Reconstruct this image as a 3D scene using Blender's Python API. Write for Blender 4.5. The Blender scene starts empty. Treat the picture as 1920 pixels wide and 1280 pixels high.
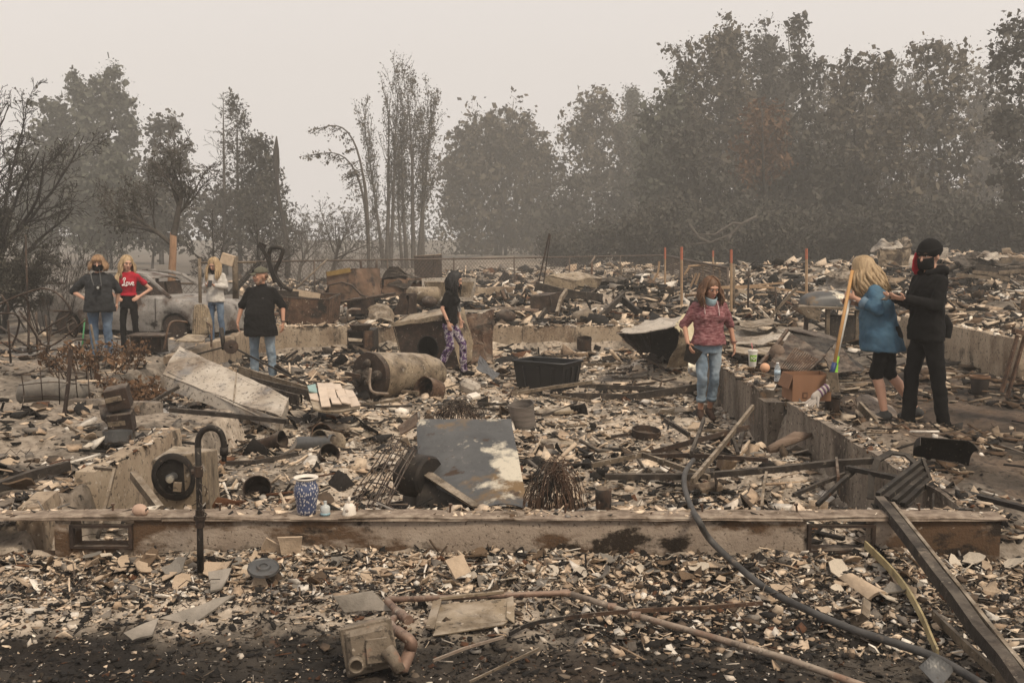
import bpy, math, random
import numpy as np
from mathutils import Vector, Matrix, Euler
random.seed(11)
rng = np.random.default_rng(11)
sc = bpy.context.scene
COL = sc.collection
R = math.radians
PI = math.pi

# ------------------------------------------------------------------ camera, sky, sun, exposure
F, PITCH, CAMZ = 1867.0, R(5.963), 1.83
cd = bpy.data.cameras.new("camera")
cam = bpy.data.objects.new("camera", cd); COL.objects.link(cam)
cam.location = (0, 0, CAMZ); cam.rotation_euler = (R(90) - PITCH, 0, 0)
cd.sensor_width = 36; cd.lens = 36 * F / 1920; cd.clip_start = 0.05; cd.clip_end = 3000
cd.dof.use_dof = False
sc.camera = cam

SUN_EL, SUN_AZ = R(54), R(140)          # azimuth clockwise from the view direction (+Y)
w = bpy.data.worlds.new("World"); sc.world = w; w.use_nodes = True
nt = w.node_tree; nt.nodes.clear()
wo = nt.nodes.new("ShaderNodeOutputWorld"); bg = nt.nodes.new("ShaderNodeBackground")
sky = nt.nodes.new("ShaderNodeTexSky"); sky.sky_type = 'NISHITA'; sky.sun_disc = False
sky.sun_elevation = SUN_EL; sky.sun_rotation = SUN_AZ; sky.dust_density = 8; sky.air_density = 1.5
mx = nt.nodes.new("ShaderNodeMixRGB"); mx.inputs[0].default_value = 0.93
mx.inputs[2].default_value = (8.95, 8.35, 7.95, 1)       # even smoke overcast, pale beige
nt.links.new(sky.outputs[0], mx.inputs[1]); nt.links.new(mx.outputs[0], bg.inputs[0])
bg.inputs[1].default_value = 0.1
nt.links.new(bg.outputs[0], wo.inputs[0])

sl = bpy.data.lights.new("sun", 'SUN'); so = bpy.data.objects.new("sun", sl); COL.objects.link(so)
sl.energy = 3.2; sl.angle = R(17); sl.color = (1.0, 0.86, 0.68)
sdir = Vector((math.sin(SUN_AZ) * math.cos(SUN_EL), math.cos(SUN_AZ) * math.cos(SUN_EL), math.sin(SUN_EL)))
so.rotation_euler = sdir.to_track_quat('Z', 'Y').to_euler()
so.location = (0, 0, 60)

sc.view_settings.view_transform = 'Standard'; sc.view_settings.look = 'None'
sc.view_settings.exposure = 0.0; sc.view_settings.gamma = 1; sc.view_settings.use_curve_mapping = False
sc.render.engine = 'CYCLES'
sc.cycles.use_denoising = True
sc.cycles.max_bounces = 5; sc.cycles.diffuse_bounces = 3; sc.cycles.volume_bounces = 0
sc.cycles.transparent_max_bounces = 8

# ------------------------------------------------------------------ helpers
def ray(px, py):
    cx, cy = (px - 960) / F, (640 - py) / F
    return Vector((cx, math.cos(PITCH) + cy * math.sin(PITCH), -math.sin(PITCH) + cy * math.cos(PITCH)))
def P(px, py, z=None, y=None):
    d = ray(px, py)
    t = (z - CAMZ) / d.z if z is not None else y / d.y
    return Vector((0, 0, CAMZ)) + d * t

def _hash(i, j, k, seed):
    h = (i.astype(np.int64) * 374761393 + j.astype(np.int64) * 668265263 + k.astype(np.int64) * 2147483647 + seed * 974711) & 0xFFFFFFFF
    h = ((h ^ (h >> 13)) * 1274126177) & 0xFFFFFFFF
    return ((h ^ (h >> 16)) & 0xFFFF) / 32767.5 - 1.0
def vnoise(p, seed=0):
    p = np.asarray(p, float); f = np.floor(p); i = f.astype(np.int64); t = p - f; t = t * t * (3 - 2 * t)
    out = 0
    for a in (0, 1):
        for b in (0, 1):
            for c in (0, 1):
                wgt = (t[:, 0] if a else 1 - t[:, 0]) * (t[:, 1] if b else 1 - t[:, 1]) * (t[:, 2] if c else 1 - t[:, 2])
                out = out + wgt * _hash(i[:, 0] + a, i[:, 1] + b, i[:, 2] + c, seed)
    return out
def fbm(p, octs=4, seed=0, gain=.5):
    p = np.asarray(p, float); s = 0; a = 1.
    for o in range(octs):
        s = s + a * vnoise(p * 2 ** o + 17.3 * o, seed + o); a *= gain
    return s
def xy0(x, y): return np.stack([x, y, np.zeros_like(x)], -1)
def sst(a, b, x): t = np.clip((x - a) / (b - a), 0, 1); return t * t * (3 - 2 * t)

def link(name, me, parent=None, loc=None):
    o = bpy.data.objects.new(name, me); COL.objects.link(o)
    if parent is not None: o.parent = parent
    if loc is not None: o.location = loc
    return o
def tag(o, label=None, cat=None, group=None, kind=None):
    if label: o['label'] = label
    if cat: o['category'] = cat
    if group: o['group'] = group
    if kind: o['kind'] = kind
    return o
def thing(name, label, cat, loc=(0, 0, 0), rz=0, group=None, rot=None):
    o = bpy.data.objects.new(name, None); COL.objects.link(o)
    o.empty_display_size = .1
    o.location = loc; o.rotation_euler = rot if rot else (0, 0, rz)
    return tag(o, label, cat, group)
def copy_thing(root, loc, rz=None, scale=None, label=None, group=None):
    c = root.copy(); COL.objects.link(c); c.location = loc
    if rz is not None: c.rotation_euler = (0, 0, rz)
    if scale: c.scale = (scale,) * 3 if not hasattr(scale, '__len__') else scale
    if label: c['label'] = label
    if group: c['group'] = group
    for ch in list(root.children):
        d = ch.copy(); COL.objects.link(d); d.parent = c
        for g in list(ch.children):
            e = g.copy(); COL.objects.link(e); e.parent = d
    return c

# ---- mesh builder
def rotm(rot): return np.array(Euler(rot).to_matrix())
class MB:
    def __init__(s): s.v = []; s.f = []; s.n = 0
    def add(s, v, f):
        v = np.asarray(v, float); s.v.append(v); s.f += [tuple(int(i) + s.n for i in q) for q in f]; s.n += len(v); return s
    def box(s, c, d, rot=(0, 0, 0), jit=0, taper=1.0):
        v = np.array([[x, y, z] for z in (-.5, .5) for y in (-.5, .5) for x in (-.5, .5)], float)
        v[4:, :2] *= taper
        if jit: v += rng.uniform(-jit, jit, v.shape)
        v = (v * np.array(d)) @ rotm(rot).T + np.array(c)
        return s.add(v, [(0, 2, 3, 1), (4, 5, 7, 6), (0, 1, 5, 4), (2, 6, 7, 3), (0, 4, 6, 2), (1, 3, 7, 5)])
    def tube(s, pts, r, n=8, cap=True, closed=False, flat=None, up=None):
        pts = [Vector(p) for p in pts]; m = len(pts)
        rr = r if hasattr(r, '__len__') else [r] * m
        V = []; prev = None
        for i, p in enumerate(pts):
            if closed: t = pts[(i + 1) % m] - pts[i - 1]
            else: t = pts[min(i + 1, m - 1)] - pts[max(i - 1, 0)]
            if t.length < 1e-9: t = Vector((0, 0, 1))
            t.normalize()
            if prev is None:
                a = Vector(up) if up else (Vector((0, 0, 1)) if abs(t.z) < .9 else Vector((1, 0, 0)))
            else: a = prev
            u = a - t * a.dot(t)
            if u.length < 1e-6: u = t.orthogonal()
            u.normalize(); prev = u; vv = t.cross(u)
            ru, rv = (rr[i], rr[i]) if flat is None else (rr[i], rr[i] * flat)
            for k in range(n):
                an = 2 * PI * (k + .5) / n
                V.append(p + u * (math.cos(an) * ru) + vv * (math.sin(an) * rv))
        f = []
        for i in range(m if closed else m - 1):
            j = (i + 1) % m
            for k in range(n):
                f.append((i * n + k, i * n + (k + 1) % n, j * n + (k + 1) % n, j * n + k))
        if cap and not closed:
            f.append(tuple(range(n - 1, -1, -1))); f.append(tuple((m - 1) * n + k for k in range(n)))
        return s.add([tuple(v) for v in V], f)
    def bar(s, a, b, w, h, up=(0, 0, 1)):
        a, b = Vector(a), Vector(b); t = (b - a).normalized(); u = Vector(up); u = u - t * u.dot(t)
        if u.length < 1e-5: u = t.orthogonal()
        u.normalize(); v = t.cross(u); V = []
        for p in (a, b):
            for (i, j) in ((-1, -1), (1, -1), (1, 1), (-1, 1)): V.append(tuple(p + v * (i * w / 2) + u * (j * h / 2)))
        return s.add(V, [(3, 2, 1, 0), (4, 5, 6, 7), (0, 1, 5, 4), (1, 2, 6, 5), (2, 3, 7, 6), (3, 0, 4, 7)])
    def lathe(s, prof, n=20, c=(0, 0, 0), rot=(0, 0, 0), sx=1, sy=1):
        V = []; f = []; m = len(prof)
        for (r, z) in prof:
            for k in range(n):
                a = 2 * PI * k / n; V.append((r * math.cos(a) * sx, r * math.sin(a) * sy, z))
        for i in range(m - 1):
            for k in range(n): f.append((i * n + k, i * n + (k + 1) % n, (i + 1) * n + (k + 1) % n, (i + 1) * n + k))
        if prof[0][0] > 1e-6: f.append(tuple(range(n - 1, -1, -1)))
        if prof[-1][0] > 1e-6: f.append(tuple((m - 1) * n + k for k in range(n)))
        return s.add(np.array(V) @ rotm(rot).T + np.array(c), f)
    def ball(s, c, r, n=12, m=8, rot=(0, 0, 0)):
        r = r if hasattr(r, '__len__') else (r, r, r); V = []; f = []
        for i in range(m + 1):
            th = PI * i / m
            for k in range(n): V.append((math.sin(th) * math.cos(2 * PI * k / n) * r[0], math.sin(th) * math.sin(2 * PI * k / n) * r[1], math.cos(th) * r[2]))
        for i in range(m):
            for k in range(n): f.append((i * n + k, (i + 1) * n + k, (i + 1) * n + (k + 1) % n, i * n + (k + 1) % n))
        return s.add(np.array(V) @ rotm(rot).T + np.array(c), f)
    def caps(s, a, b, ra, rb, n=10, flat=1.0, up=None):        # tapered capsule
        a, b = Vector(a), Vector(b); t = b - a; L = max(t.length, 1e-6); t = t / L
        pts = []; rr = []
        for q in (1., .7, .35): pts.append(a - t * ra * math.sin(q * PI / 2)); rr.append(max(ra * math.cos(q * PI / 2), ra * .08))
        for q in (0, .5, 1): pts.append(a + t * L * q); rr.append(ra + (rb - ra) * q)
        for q in (.35, .7, 1.): pts.append(b + t * rb * math.sin(q * PI / 2)); rr.append(max(rb * math.cos(q * PI / 2), rb * .08))
        return s.tube(pts, rr, n, flat=flat, up=up)
    def sheet(s, fn, nu, nv, th):                               # a bent sheet with real thickness; fn(u,v)->xyz arrays
        u, v = np.meshgrid(np.linspace(0, 1, nu + 1), np.linspace(0, 1, nv + 1), indexing='ij')
        p = np.asarray(fn(u.ravel(), v.ravel()), float)
        if p.shape[0] == 3 and p.shape[1] != 3: p = p.T
        g = p.reshape(nu + 1, nv + 1, 3)
        nrm = np.cross(np.gradient(g, axis=0), np.gradient(g, axis=1)); nrm /= (np.linalg.norm(nrm, axis=2, keepdims=True) + 1e-9)
        q = (g - nrm * th).reshape(-1, 3); N = (nu + 1) * (nv + 1)
        idx = lambda i, j: i * (nv + 1) + j
        f = []
        for i in range(nu):
            for j in range(nv):
                a, b, c, d = idx(i, j), idx(i + 1, j), idx(i + 1, j + 1), idx(i, j + 1)
                f.append((a, b, c, d)); f.append((a + N, d + N, c + N, b + N))
        for i in range(nu):
            f.append((idx(i, 0), idx(i, 0) + N, idx(i + 1, 0) + N, idx(i + 1, 0)))
            f.append((idx(i, nv), idx(i + 1, nv), idx(i + 1, nv) + N, idx(i, nv) + N))
        for j in range(nv):
            f.append((idx(0, j), idx(0, j + 1), idx(0, j + 1) + N, idx(0, j) + N))
            f.append((idx(nu, j), idx(nu, j) + N, idx(nu, j + 1) + N, idx(nu, j + 1)))
        return s.add(np.concatenate([p, q]), f)
    def quad(s, a, b, c, d, th=.004, wob=0, n=8, seed=1, droop=0):   # sheet through four corners
        a, b, c, d = (np.array(tuple(k), float) for k in (a, b, c, d))
        def fn(u, v):
            p = a * ((1 - u) * (1 - v))[:, None] + b * (u * (1 - v))[:, None] + c * (u * v)[:, None] + d * ((1 - u) * v)[:, None]
            if wob: p = p + wob * np.stack([fbm(p * 3.1, 3, seed), fbm(p * 3.1, 3, seed + 9), fbm(p * 3.1, 3, seed + 19)], 1)
            if droop: p[:, 2] -= droop * (u * (1 - u) * 4)
            return p
        return s.sheet(fn, n, n, th)
    def prism(s, poly, h, rot=(0, 0, 0), c=(0, 0, 0)):
        n = len(poly); V = [(x, y, 0) for x, y in poly] + [(x, y, h) for x, y in poly]
        f = [tuple(range(n - 1, -1, -1)), tuple(range(n, 2 * n))] + [(i, (i + 1) % n, (i + 1) % n + n, i + n) for i in range(n)]
        return s.add(np.array(V) @ rotm(rot).T + np.array(c), f)
    def rough(s, amp, scale=6, seed=3):                         # dent and warp what has been added so far
        p = np.concatenate(s.v); q = p * scale
        p = p + amp * np.stack([fbm(q, 3, seed), fbm(q, 3, seed + 7), fbm(q, 3, seed + 13)], 1); s.v = [p]; return s
    def mesh(s, name, m, smooth=False):
        me = bpy.data.meshes.new(name); me.from_pydata(np.concatenate(s.v).tolist(), [], s.f); me.update()
        if smooth: me.polygons.foreach_set('use_smooth', [True] * len(me.polygons))
        if m: me.materials.append(m)
        return me
    def build(s, name, m, parent=None, smooth=False, bevel=0, loc=None, sub=0, angle=None):
        me = s.mesh(name, m, smooth)
        o = link(name, me, parent, loc)
        if smooth and angle:
            me.set_sharp_from_angle(angle=R(angle))
        if bevel:
            b = o.modifiers.new('bevel', 'BEVEL'); b.width = bevel; b.segments = 1; b.limit_method = 'ANGLE'; b.angle_limit = R(40)
        if sub:
            b = o.modifiers.new('sub', 'SUBSURF'); b.levels = b.render_levels = sub
        return o

def tri_mesh(name, V, T, m, tint=None, smooth=False):
    me = bpy.data.meshes.new(name)
    V = np.asarray(V, np.float32); T = np.asarray(T, np.int32)
    me.vertices.add(len(V)); me.vertices.foreach_set('co', V.ravel())
    me.loops.add(T.size); me.loops.foreach_set('vertex_index', T.ravel())
    me.polygons.add(len(T)); me.polygons.foreach_set('loop_start', np.arange(len(T), dtype=np.int32) * T.shape[1])
    me.polygons.foreach_set('loop_total', np.full(len(T), T.shape[1], np.int32))
    if smooth: me.polygons.foreach_set('use_smooth', np.ones(len(T), bool))
    me.update(calc_edges=True)
    if tint is not None:
        at = me.attributes.new('tint', 'FLOAT_COLOR', 'POINT')
        c = np.ones((len(V), 4), np.float32); c[:, :3] = tint
        at.data.foreach_set('color', c.ravel())
    me.materials.append(m)
    return me

# ---- materials
def mat(name, ramp, scale=6., rough=.9, bump=.25, metal=0., stretch=(1, 1, 1), over=(), detail=8, tint=None, bscale=None, rvar=.1, spec=.3, tintmix=1.0, speck=0., dust=0.):
    """ramp: [(pos,(r,g,b))..] mixed by noise; over: list of (color, scale, threshold, softness, stretch) blotches."""
    m = bpy.data.materials.new(name); m.use_nodes = True; n = m.node_tree.nodes; l = m.node_tree.links
    b = n["Principled BSDF"]; b.inputs["Roughness"].default_value = rough; b.inputs["Metallic"].default_value = metal
    b.inputs["Specular IOR Level"].default_value = spec
    tc = n.new("ShaderNodeTexCoord")
    def noise(sca, st, det=detail, off=0):
        mp = n.new("ShaderNodeMapping"); mp.inputs["Scale"].default_value = st; mp.inputs["Location"].default_value = (off, off * .7, off * 1.3)
        l.new(tc.outputs["Object"], mp.inputs[0])
        t = n.new("ShaderNodeTexNoise"); t.inputs["Scale"].default_value = sca; t.inputs["Detail"].default_value = det; t.inputs["Roughness"].default_value = .62
        l.new(mp.outputs[0], t.inputs["Vector"]); return t.outputs["Fac"]
    base = noise(scale, stretch)
    cr = n.new("ShaderNodeValToRGB"); e = cr.color_ramp.elements
    while len(e) < len(ramp): e.new(.5)
    for k, (p, c) in enumerate(ramp): e[k].position = p; e[k].color = (*c, 1)
    l.new(base, cr.inputs[0]); col = cr.outputs[0]
    if tint:
        at = n.new("ShaderNodeAttribute"); at.attribute_name = tint
        mu = n.new("ShaderNodeMixRGB"); mu.blend_type = 'MULTIPLY'; mu.inputs[0].default_value = tintmix
        l.new(at.outputs["Color"], mu.inputs[1]); l.new(col, mu.inputs[2]); col = mu.outputs[0]
    for k, ov in enumerate(over):
        c, sca, th, so_, *st = ov
        f = noise(sca, st[0] if st else (1, 1, 1), 6, 3.7 * (k + 1))
        mr = n.new("ShaderNodeMapRange"); mr.inputs[1].default_value = th - so_; mr.inputs[2].default_value = th + so_
        l.new(f, mr.inputs[0])
        mi = n.new("ShaderNodeMixRGB"); l.new(mr.outputs[0], mi.inputs[0]); l.new(col, mi.inputs[1]); mi.inputs[2].default_value = (*c, 1); col = mi.outputs[0]
    if speck:                                           # fine soot specks and pale flaked spots
        for c, th, off, wd in (((.02, .016, .013), .60, 21.3, .025), ((.50, .43, .35), .655, 33.1, .02)):
            f = noise(26, (1, 1, 1), 4, off); mr = n.new("ShaderNodeMapRange"); mr.inputs[1].default_value = th - wd; mr.inputs[2].default_value = th + wd; mr.inputs[4].default_value = speck; l.new(f, mr.inputs[0])
            mi = n.new("ShaderNodeMixRGB"); l.new(mr.outputs[0], mi.inputs[0]); l.new(col, mi.inputs[1]); mi.inputs[2].default_value = (*c, 1); col = mi.outputs[0]
    if dust:                                            # ash settled on upward faces, in patches
        ge = n.new("ShaderNodeNewGeometry"); sx = n.new("ShaderNodeSeparateXYZ"); l.new(ge.outputs["Normal"], sx.inputs[0]); up = n.new("ShaderNodeMapRange"); up.inputs[1].default_value = .35; up.inputs[2].default_value = .9; l.new(sx.outputs["Z"], up.inputs[0])
        f = noise(7, (1, 1, 1), 8, 41.7); mr = n.new("ShaderNodeMapRange"); mr.inputs[1].default_value = .42; mr.inputs[2].default_value = .60; mr.inputs[4].default_value = dust; l.new(f, mr.inputs[0])
        mm = n.new("ShaderNodeMath"); mm.operation = 'MULTIPLY'; l.new(up.outputs[0], mm.inputs[0]); l.new(mr.outputs[0], mm.inputs[1])
        mi = n.new("ShaderNodeMixRGB"); l.new(mm.outputs[0], mi.inputs[0]); l.new(col, mi.inputs[1]); mi.inputs[2].default_value = (.42, .36, .29, 1); col = mi.outputs[0]
    l.new(col, b.inputs["Base Color"])
    if bump:
        f = noise(bscale or scale * 4, stretch, 6, 9.1)
        bp = n.new("ShaderNodeBump"); bp.inputs["Strength"].default_value = bump; bp.inputs["Distance"].default_value = .02
        l.new(f, bp.inputs["Height"]); l.new(bp.outputs[0], b.inputs["Normal"])
    return m
def plain(name, c, rough=.6, metal=0., var=.12, scale=20, bump=.05, spec=.4):
    return mat(name, [(.3, tuple(k * (1 - var) for k in c)), (.7, tuple(min(1, k * (1 + var)) for k in c))], scale, rough, bump, metal, spec=spec)

ASH, TAN, CHAR, RUST, BROWN, GREY = (.62, .53, .43), (.42, .33, .24), (.022, .019, .017), (.16, .065, .028), (.11, .072, .045), (.25, .23, .21)
M = {}
M['concrete'] = mat('scorched_concrete', [(.25, (.16, .13, .105)), (.55, (.24, .20, .16)), (.8, (.33, .28, .23))], 3.2, .92, .35, stretch=(1.6, 1.6, .5), over=[((.06, .045, .034), 1.3, .54, .08, (1.5, 1.5, .45)), ((.025, .02, .017), 2.1, .60, .06, (1.5, 1.5, .5)), ((.16, .10, .06), 5., .64, .05)], bscale=30, speck=0.70, dust=0.00)
M['front_concrete'] = mat('sooty_concrete', [(.25, (.20, .155, .12)), (.55, (.29, .235, .185)), (.8, (.38, .32, .26))], 5, .92, .45, over=[((.085, .05, .028), 1.5, .51, .035, (1, 1, 2.2)), ((.022, .015, .010), 2.2, .575, .025, (1, 1, 1.6)), ((.06, .043, .03), 52., .62, .04), ((.40, .34, .27), 16., .70, .03)], bscale=60)
M['pale_concrete'] = mat('pale_concrete', [(.25, (.25, .19, .135)), (.55, (.34, .27, .195)), (.8, (.42, .35, .27))], 2.5, .92, .3, over=[((.15, .105, .07), 1.4, .56, .08, (1.5, 1.5, .6)), ((.05, .04, .03), 2.6, .63, .05, (1.5, 1.5, .6)), ((.04, .03, .024), 12., .68, .03)], bscale=30, speck=0.60, dust=0.00)
M['rubble'] = mat('burnt_rubble', [(.25, (.45, .42, .40)), (.5, (.9, .9, .9)), (.75, (1.15, 1.15, 1.15))], 16, .93, .5, tint='tint', over=[((.03, .025, .021), 7., .64, .04)], bscale=50)
M['rust'] = mat('rusty_steel', [(.25, (.032, .023, .018)), (.5, (.095, .055, .036)), (.8, (.19, .125, .085))], 9, .85, .3, .25, over=[((.02, .017, .015), 4., .58, .06)], speck=0.50, dust=0.35)
M['dark_rust'] = mat('burnt_dark_steel', [(.25, (.018, .014, .012)), (.55, (.05, .034, .026)), (.85, (.13, .075, .045))], 8, .75, .25, .3, speck=0.40, dust=0.28)
M['black_iron'] = mat('black_iron', [(.3, (.012, .011, .010)), (.7, (.035, .028, .023))], 12, .7, .2, .3, over=[((.10, .05, .03), 14., .68, .04)], speck=0.22, dust=0.10)
M['char_wood'] = mat('charred_wood', [(.25, (.012, .010, .009)), (.55, (.04, .032, .026)), (.85, (.13, .10, .075))], 7, .9, .5, stretch=(1, 1, 1), over=[((.2, .16, .12), 10., .67, .05)], bscale=24, speck=0.25, dust=0.16)
M['grey_wood'] = mat('weathered_wood', [(.25, (.05, .04, .03)), (.55, (.15, .115, .08)), (.85, (.27, .21, .15))], 9, .9, .4, bscale=36, speck=0.60, dust=0.50)
M['tan_sheet'] = mat('heat_stained_sheet', [(.25, (.15, .11, .075)), (.55, (.26, .205, .14)), (.85, (.40, .335, .25))], 3, .75, .2, .15, over=[((.05, .035, .025), 2.4, .56, .08), ((.025, .02, .017), 5., .66, .05), ((.46, .42, .36), 6., .69, .05)], speck=0.70, dust=0.60)
M['white_sheet'] = mat('scorched_white_enamel', [(.25, (.27, .23, .185)), (.55, (.40, .355, .30)), (.85, (.52, .475, .415))], 2.5, .6, .15, 0, over=[((.13, .095, .065), 1.6, .56, .09), ((.16, .15, .145), 2.6, .60, .06), ((.03, .025, .02), 11., .74, .03)], speck=0.80, dust=0.30)
M['galv'] = mat('scorched_galvanised_steel', [(.25, (.065, .065, .065)), (.55, (.105, .105, .104)), (.85, (.16, .155, .15))], 3.5, .5, .12, .45, over=[((.20, .13, .065), 1.7, .60, .04), ((.60, .54, .43), 2.1, .585, .03), ((.06, .036, .022), 4.2, .64, .03)], speck=0.15, dust=0.0)
# ------------------------------------------------------------------ ground
BUMPS = [  # x, y, rx, ry, height: heaps of rubble
    (-1.9, 6.5, 1.2, .75, .30), (.0, 6.5, 1.6, .7, .28), (1.7, 6.5, 1.1, .75, .30), (2.35, 8.6, .35, .6, .26), (-2.2, 10.8, .9, .9, .16), (-1.2, 9.2, 1.3, .9, .10), (.9, 8.8, 1.2, .8, .08), (-3.4, 12.3, 1.3, 1.2, .30),
    (-1.0, 13.0, 1.6, 1.0, .12), (1.2, 12.3, 1.0, .8, .06), (.4, 16.5, 1.5, 1.0, .12), (-2.9, 17.2, 1.5, .9, .10), (2.3, 15.2, .8, 1.2, .28),
    (0, 22.3, 5.5, 1.6, .10), (-2.0, 24.5, 3.0, 1.6, .16), (3.0, 23.6, 2.2, 1.5, .50), (.2, 27.5, 3, 1.6, .12), (1.5, 40, 6, 3, .2), (-4, 46, 6, 3, .12),
    (9.4, 15.4, 2.4, 2.2, .05), (12, 22, 4, 3, .5), (15, 29, 6, 3, .95), (17, 38, 7, 4, 1.25), (9, 33, 3.2, 2.2, .75), (11.5, 27, 2.5, 2, .35), (9, 46, 10, 4, .6),
    (3.3, 8.6, .5, 1.2, .10), (3.1, 11.4, .5, 1.4, .16), (-4.4, 9.5, 1.0, .9, .14), (-4.5, 13.6, .9, .9, .22), (-6.3, 15.3, 1.6, 1.0, .12), (-8.3, 13.6, 1.5, 1.2, .2)]
def box_mask(x, y, x0, x1, y0, y1, s=.10):
    return sst(x0 - s, x0 + s, x) * (1 - sst(x1 - s, x1 + s, x)) * sst(y0 - s, y0 + s, y) * (1 - sst(y1 - s, y1 + s, y))
def interior(x, y):
    a = box_mask(x, y, -2.83, 2.72, 5.64, 11.0, .06)
    b = box_mask(x, y, -5.2, 2.72, 10.2, 19.5, .12)
    return np.maximum(a, b)
def height(x, y, fine=True):
    x = np.asarray(x, float); y = np.asarray(y, float)
    z = -.20 * sst(8.5, 13.5, y) * (1 - sst(-5.2, -2.6, x))
    z = np.where(y > 19.4, z + .06 * sst(-6, -4, x), z)
    z = z - .25 * sst(26, 60, y)
    z = z + .30 * box_mask(x, y, 6.75, 40, 12.75, 20, .2)
    z = z - .36 * interior(x, y) * (1 - sst(-4.6, -2.6, -x - 0) * 0)
    for (bx, by, rx, ry, h) in BUMPS:
        z = z + h * np.exp(-((x - bx) / rx) ** 2 - ((y - by) / ry) ** 2)
    berm = np.exp(-((y - 5.50) / .28) ** 2) * box_mask(x, y, -9, 3.6, 4.2, 5.63, .05)
    z = z - .055 * box_mask(x, y, -9, 3.3, 5.0, 5.66, .16)
    z = z + .022 * berm * (1 + .8 * vnoise(xy0(x * 2.3, y), 5))
    if fine:
        amp = np.where((y > 5.7) & (y < 60), 1.0, .55)
        z = z + amp * .05 * fbm(xy0(x * 1.3, y * 1.3), 3, 21) * sst(2, 5, y)
        z = z + amp * .022 * fbm(xy0(x * 7, y * 7), 3, 31) * (1 - sst(30, 60, y))
        z = z + .012 * fbm(xy0(x * 22, y * 22), 2, 41) * (1 - sst(10, 22, y))
    return z
def hz(x, y): return float(height(np.array([x]), np.array([y]), False)[0])
def Gd(px, py, dz=0.0):                           # pixel ray to the (smooth) ground
    d = ray(px, py); lo = 3.0
    for k in range(900):
        t = lo + k * .06 * (1 + k * .004)
        q = d * t
        if CAMZ + q.z <= hz(q.x, q.y) + dz: return Vector((q.x, q.y, CAMZ + q.z))
    return P(px, py, z=0)

yr = np.concatenate([np.linspace(-60, 1, 8), np.linspace(1.8, 3.7, 8), 3.9 * (60 / 3.9) ** np.linspace(0, 1, 410), np.linspace(63, 140, 24), np.geomspace(150, 900, 12)])
uu = np.linspace(-1, 1, 350); uu = .8 * uu + .2 * uu ** 5
Y, U = np.meshgrid(yr, uu, indexing='ij')
X = U * (3.2 + .62 * np.maximum(Y, 2)) + np.where(Y < 2, U * 8 * 0, 0)
X = np.where(Y > 63, X * (1 + (Y - 63) / 300), X)
xs, ys = X.ravel(), Y.ravel()
zs = height(xs, ys)
nr, nc = Y.shape
ii, jj = np.meshgrid(np.arange(nr - 1), np.arange(nc - 1), indexing='ij'); q0 = (ii * nc + jj).ravel()
quads = np.stack([q0, q0 + 1, q0 + nc + 1, q0 + nc], 1)
# what the ground is made of, place by place: ash, char, soil, asphalt
n1 = fbm(xy0(xs * .8, ys * .8), 4, 51); n2 = fbm(xy0(xs * 2.6, ys * 2.6), 4, 61); n3 = fbm(xy0(xs * .35, ys * .35), 3, 71)
ins = interior(xs, ys)
ash = np.clip(.74 + .42 * n1 + .45 * n2, 0, 1)
front = (ys < 5.6)
burnt = (1 - sst(4.40, 4.78, ys + .16 * n1 + .16 * n2 + .03 * np.abs(xs + .8))) * (1 - .45 * sst(.6, 2.2, xs + .4 * n1))
ash = np.where(front, (1 - burnt) * np.clip(.60 + .45 * n2, 0, 1) + burnt * np.clip(.0 + .08 * n2, 0, .05), ash)
ash = np.where((xs < -2.9) & (ys > 5.7), ash * .62, ash)
right = (xs > 2.8) & (ys < 30)
ash = np.where(right & (ys > 5.6), np.clip(.30 + .3 * n2 + .2 * n1, 0, 1), ash)
ash = np.where(xs > 3.4, ash * (.45 + .55 * sst(9, 16, ys)), ash)
soil = np.clip(.18 + .5 * n3 + .25 * n1, 0, 1) * np.where(ins > .5, .35, 1)
soil = np.where(front, np.clip(-.12 + .6 * n1, 0, .5) * burnt, soil)
soil = np.where((xs > 3.2) & (ys > 7) & (ys < 14), np.clip(.75 + .3 * n2, 0, 1), soil)
asph = ((xs < -4.9) & (ys > 16.2) & (ys < 24)).astype(float) * sst(.0, .25, .25 + n1 * .6)
asph = np.maximum(asph, sst(-7.2, -9, xs) * sst(24, 28, ys) * .8)
far = sst(45, 80, ys)
ca, cc, cs_, cp = np.array(ASH), np.array((.014, .0115, .0095)), np.array((.105, .063, .038)), np.array((.17, .16, .15))
tint = cc * (1 - ash)[:, None] + ca * ash[:, None] * .85
tint = tint * (1 - .6 * soil)[:, None] + cs_ * (.6 * soil * (.3 + .7 * np.clip(.5 + n2, 0, 1)))[:, None]
tint = tint * (1 - asph)[:, None] + cp * asph[:, None]
tint = tint * (1 - .6 * far)[:, None] + np.array((.16, .13, .10)) * (.6 * far)[:, None]
M['ground'] = mat('ash_ground', [(.28, (.38, .355, .33)), (.48, (.80, .78, .76)), (.72, (1.2, 1.2, 1.2))], 12, .96, .6, tint='tint', over=[((.016, .013, .011), 17., .61, .05), ((.50, .43, .35), 29., .72, .02), ((.15, .075, .04), 3.1, .72, .05)], bscale=42)
g = link('ground', tri_mesh('ground', np.stack([xs, ys, zs], 1), quads, M['ground'], tint, True)); tag(g, kind='structure')

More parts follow.
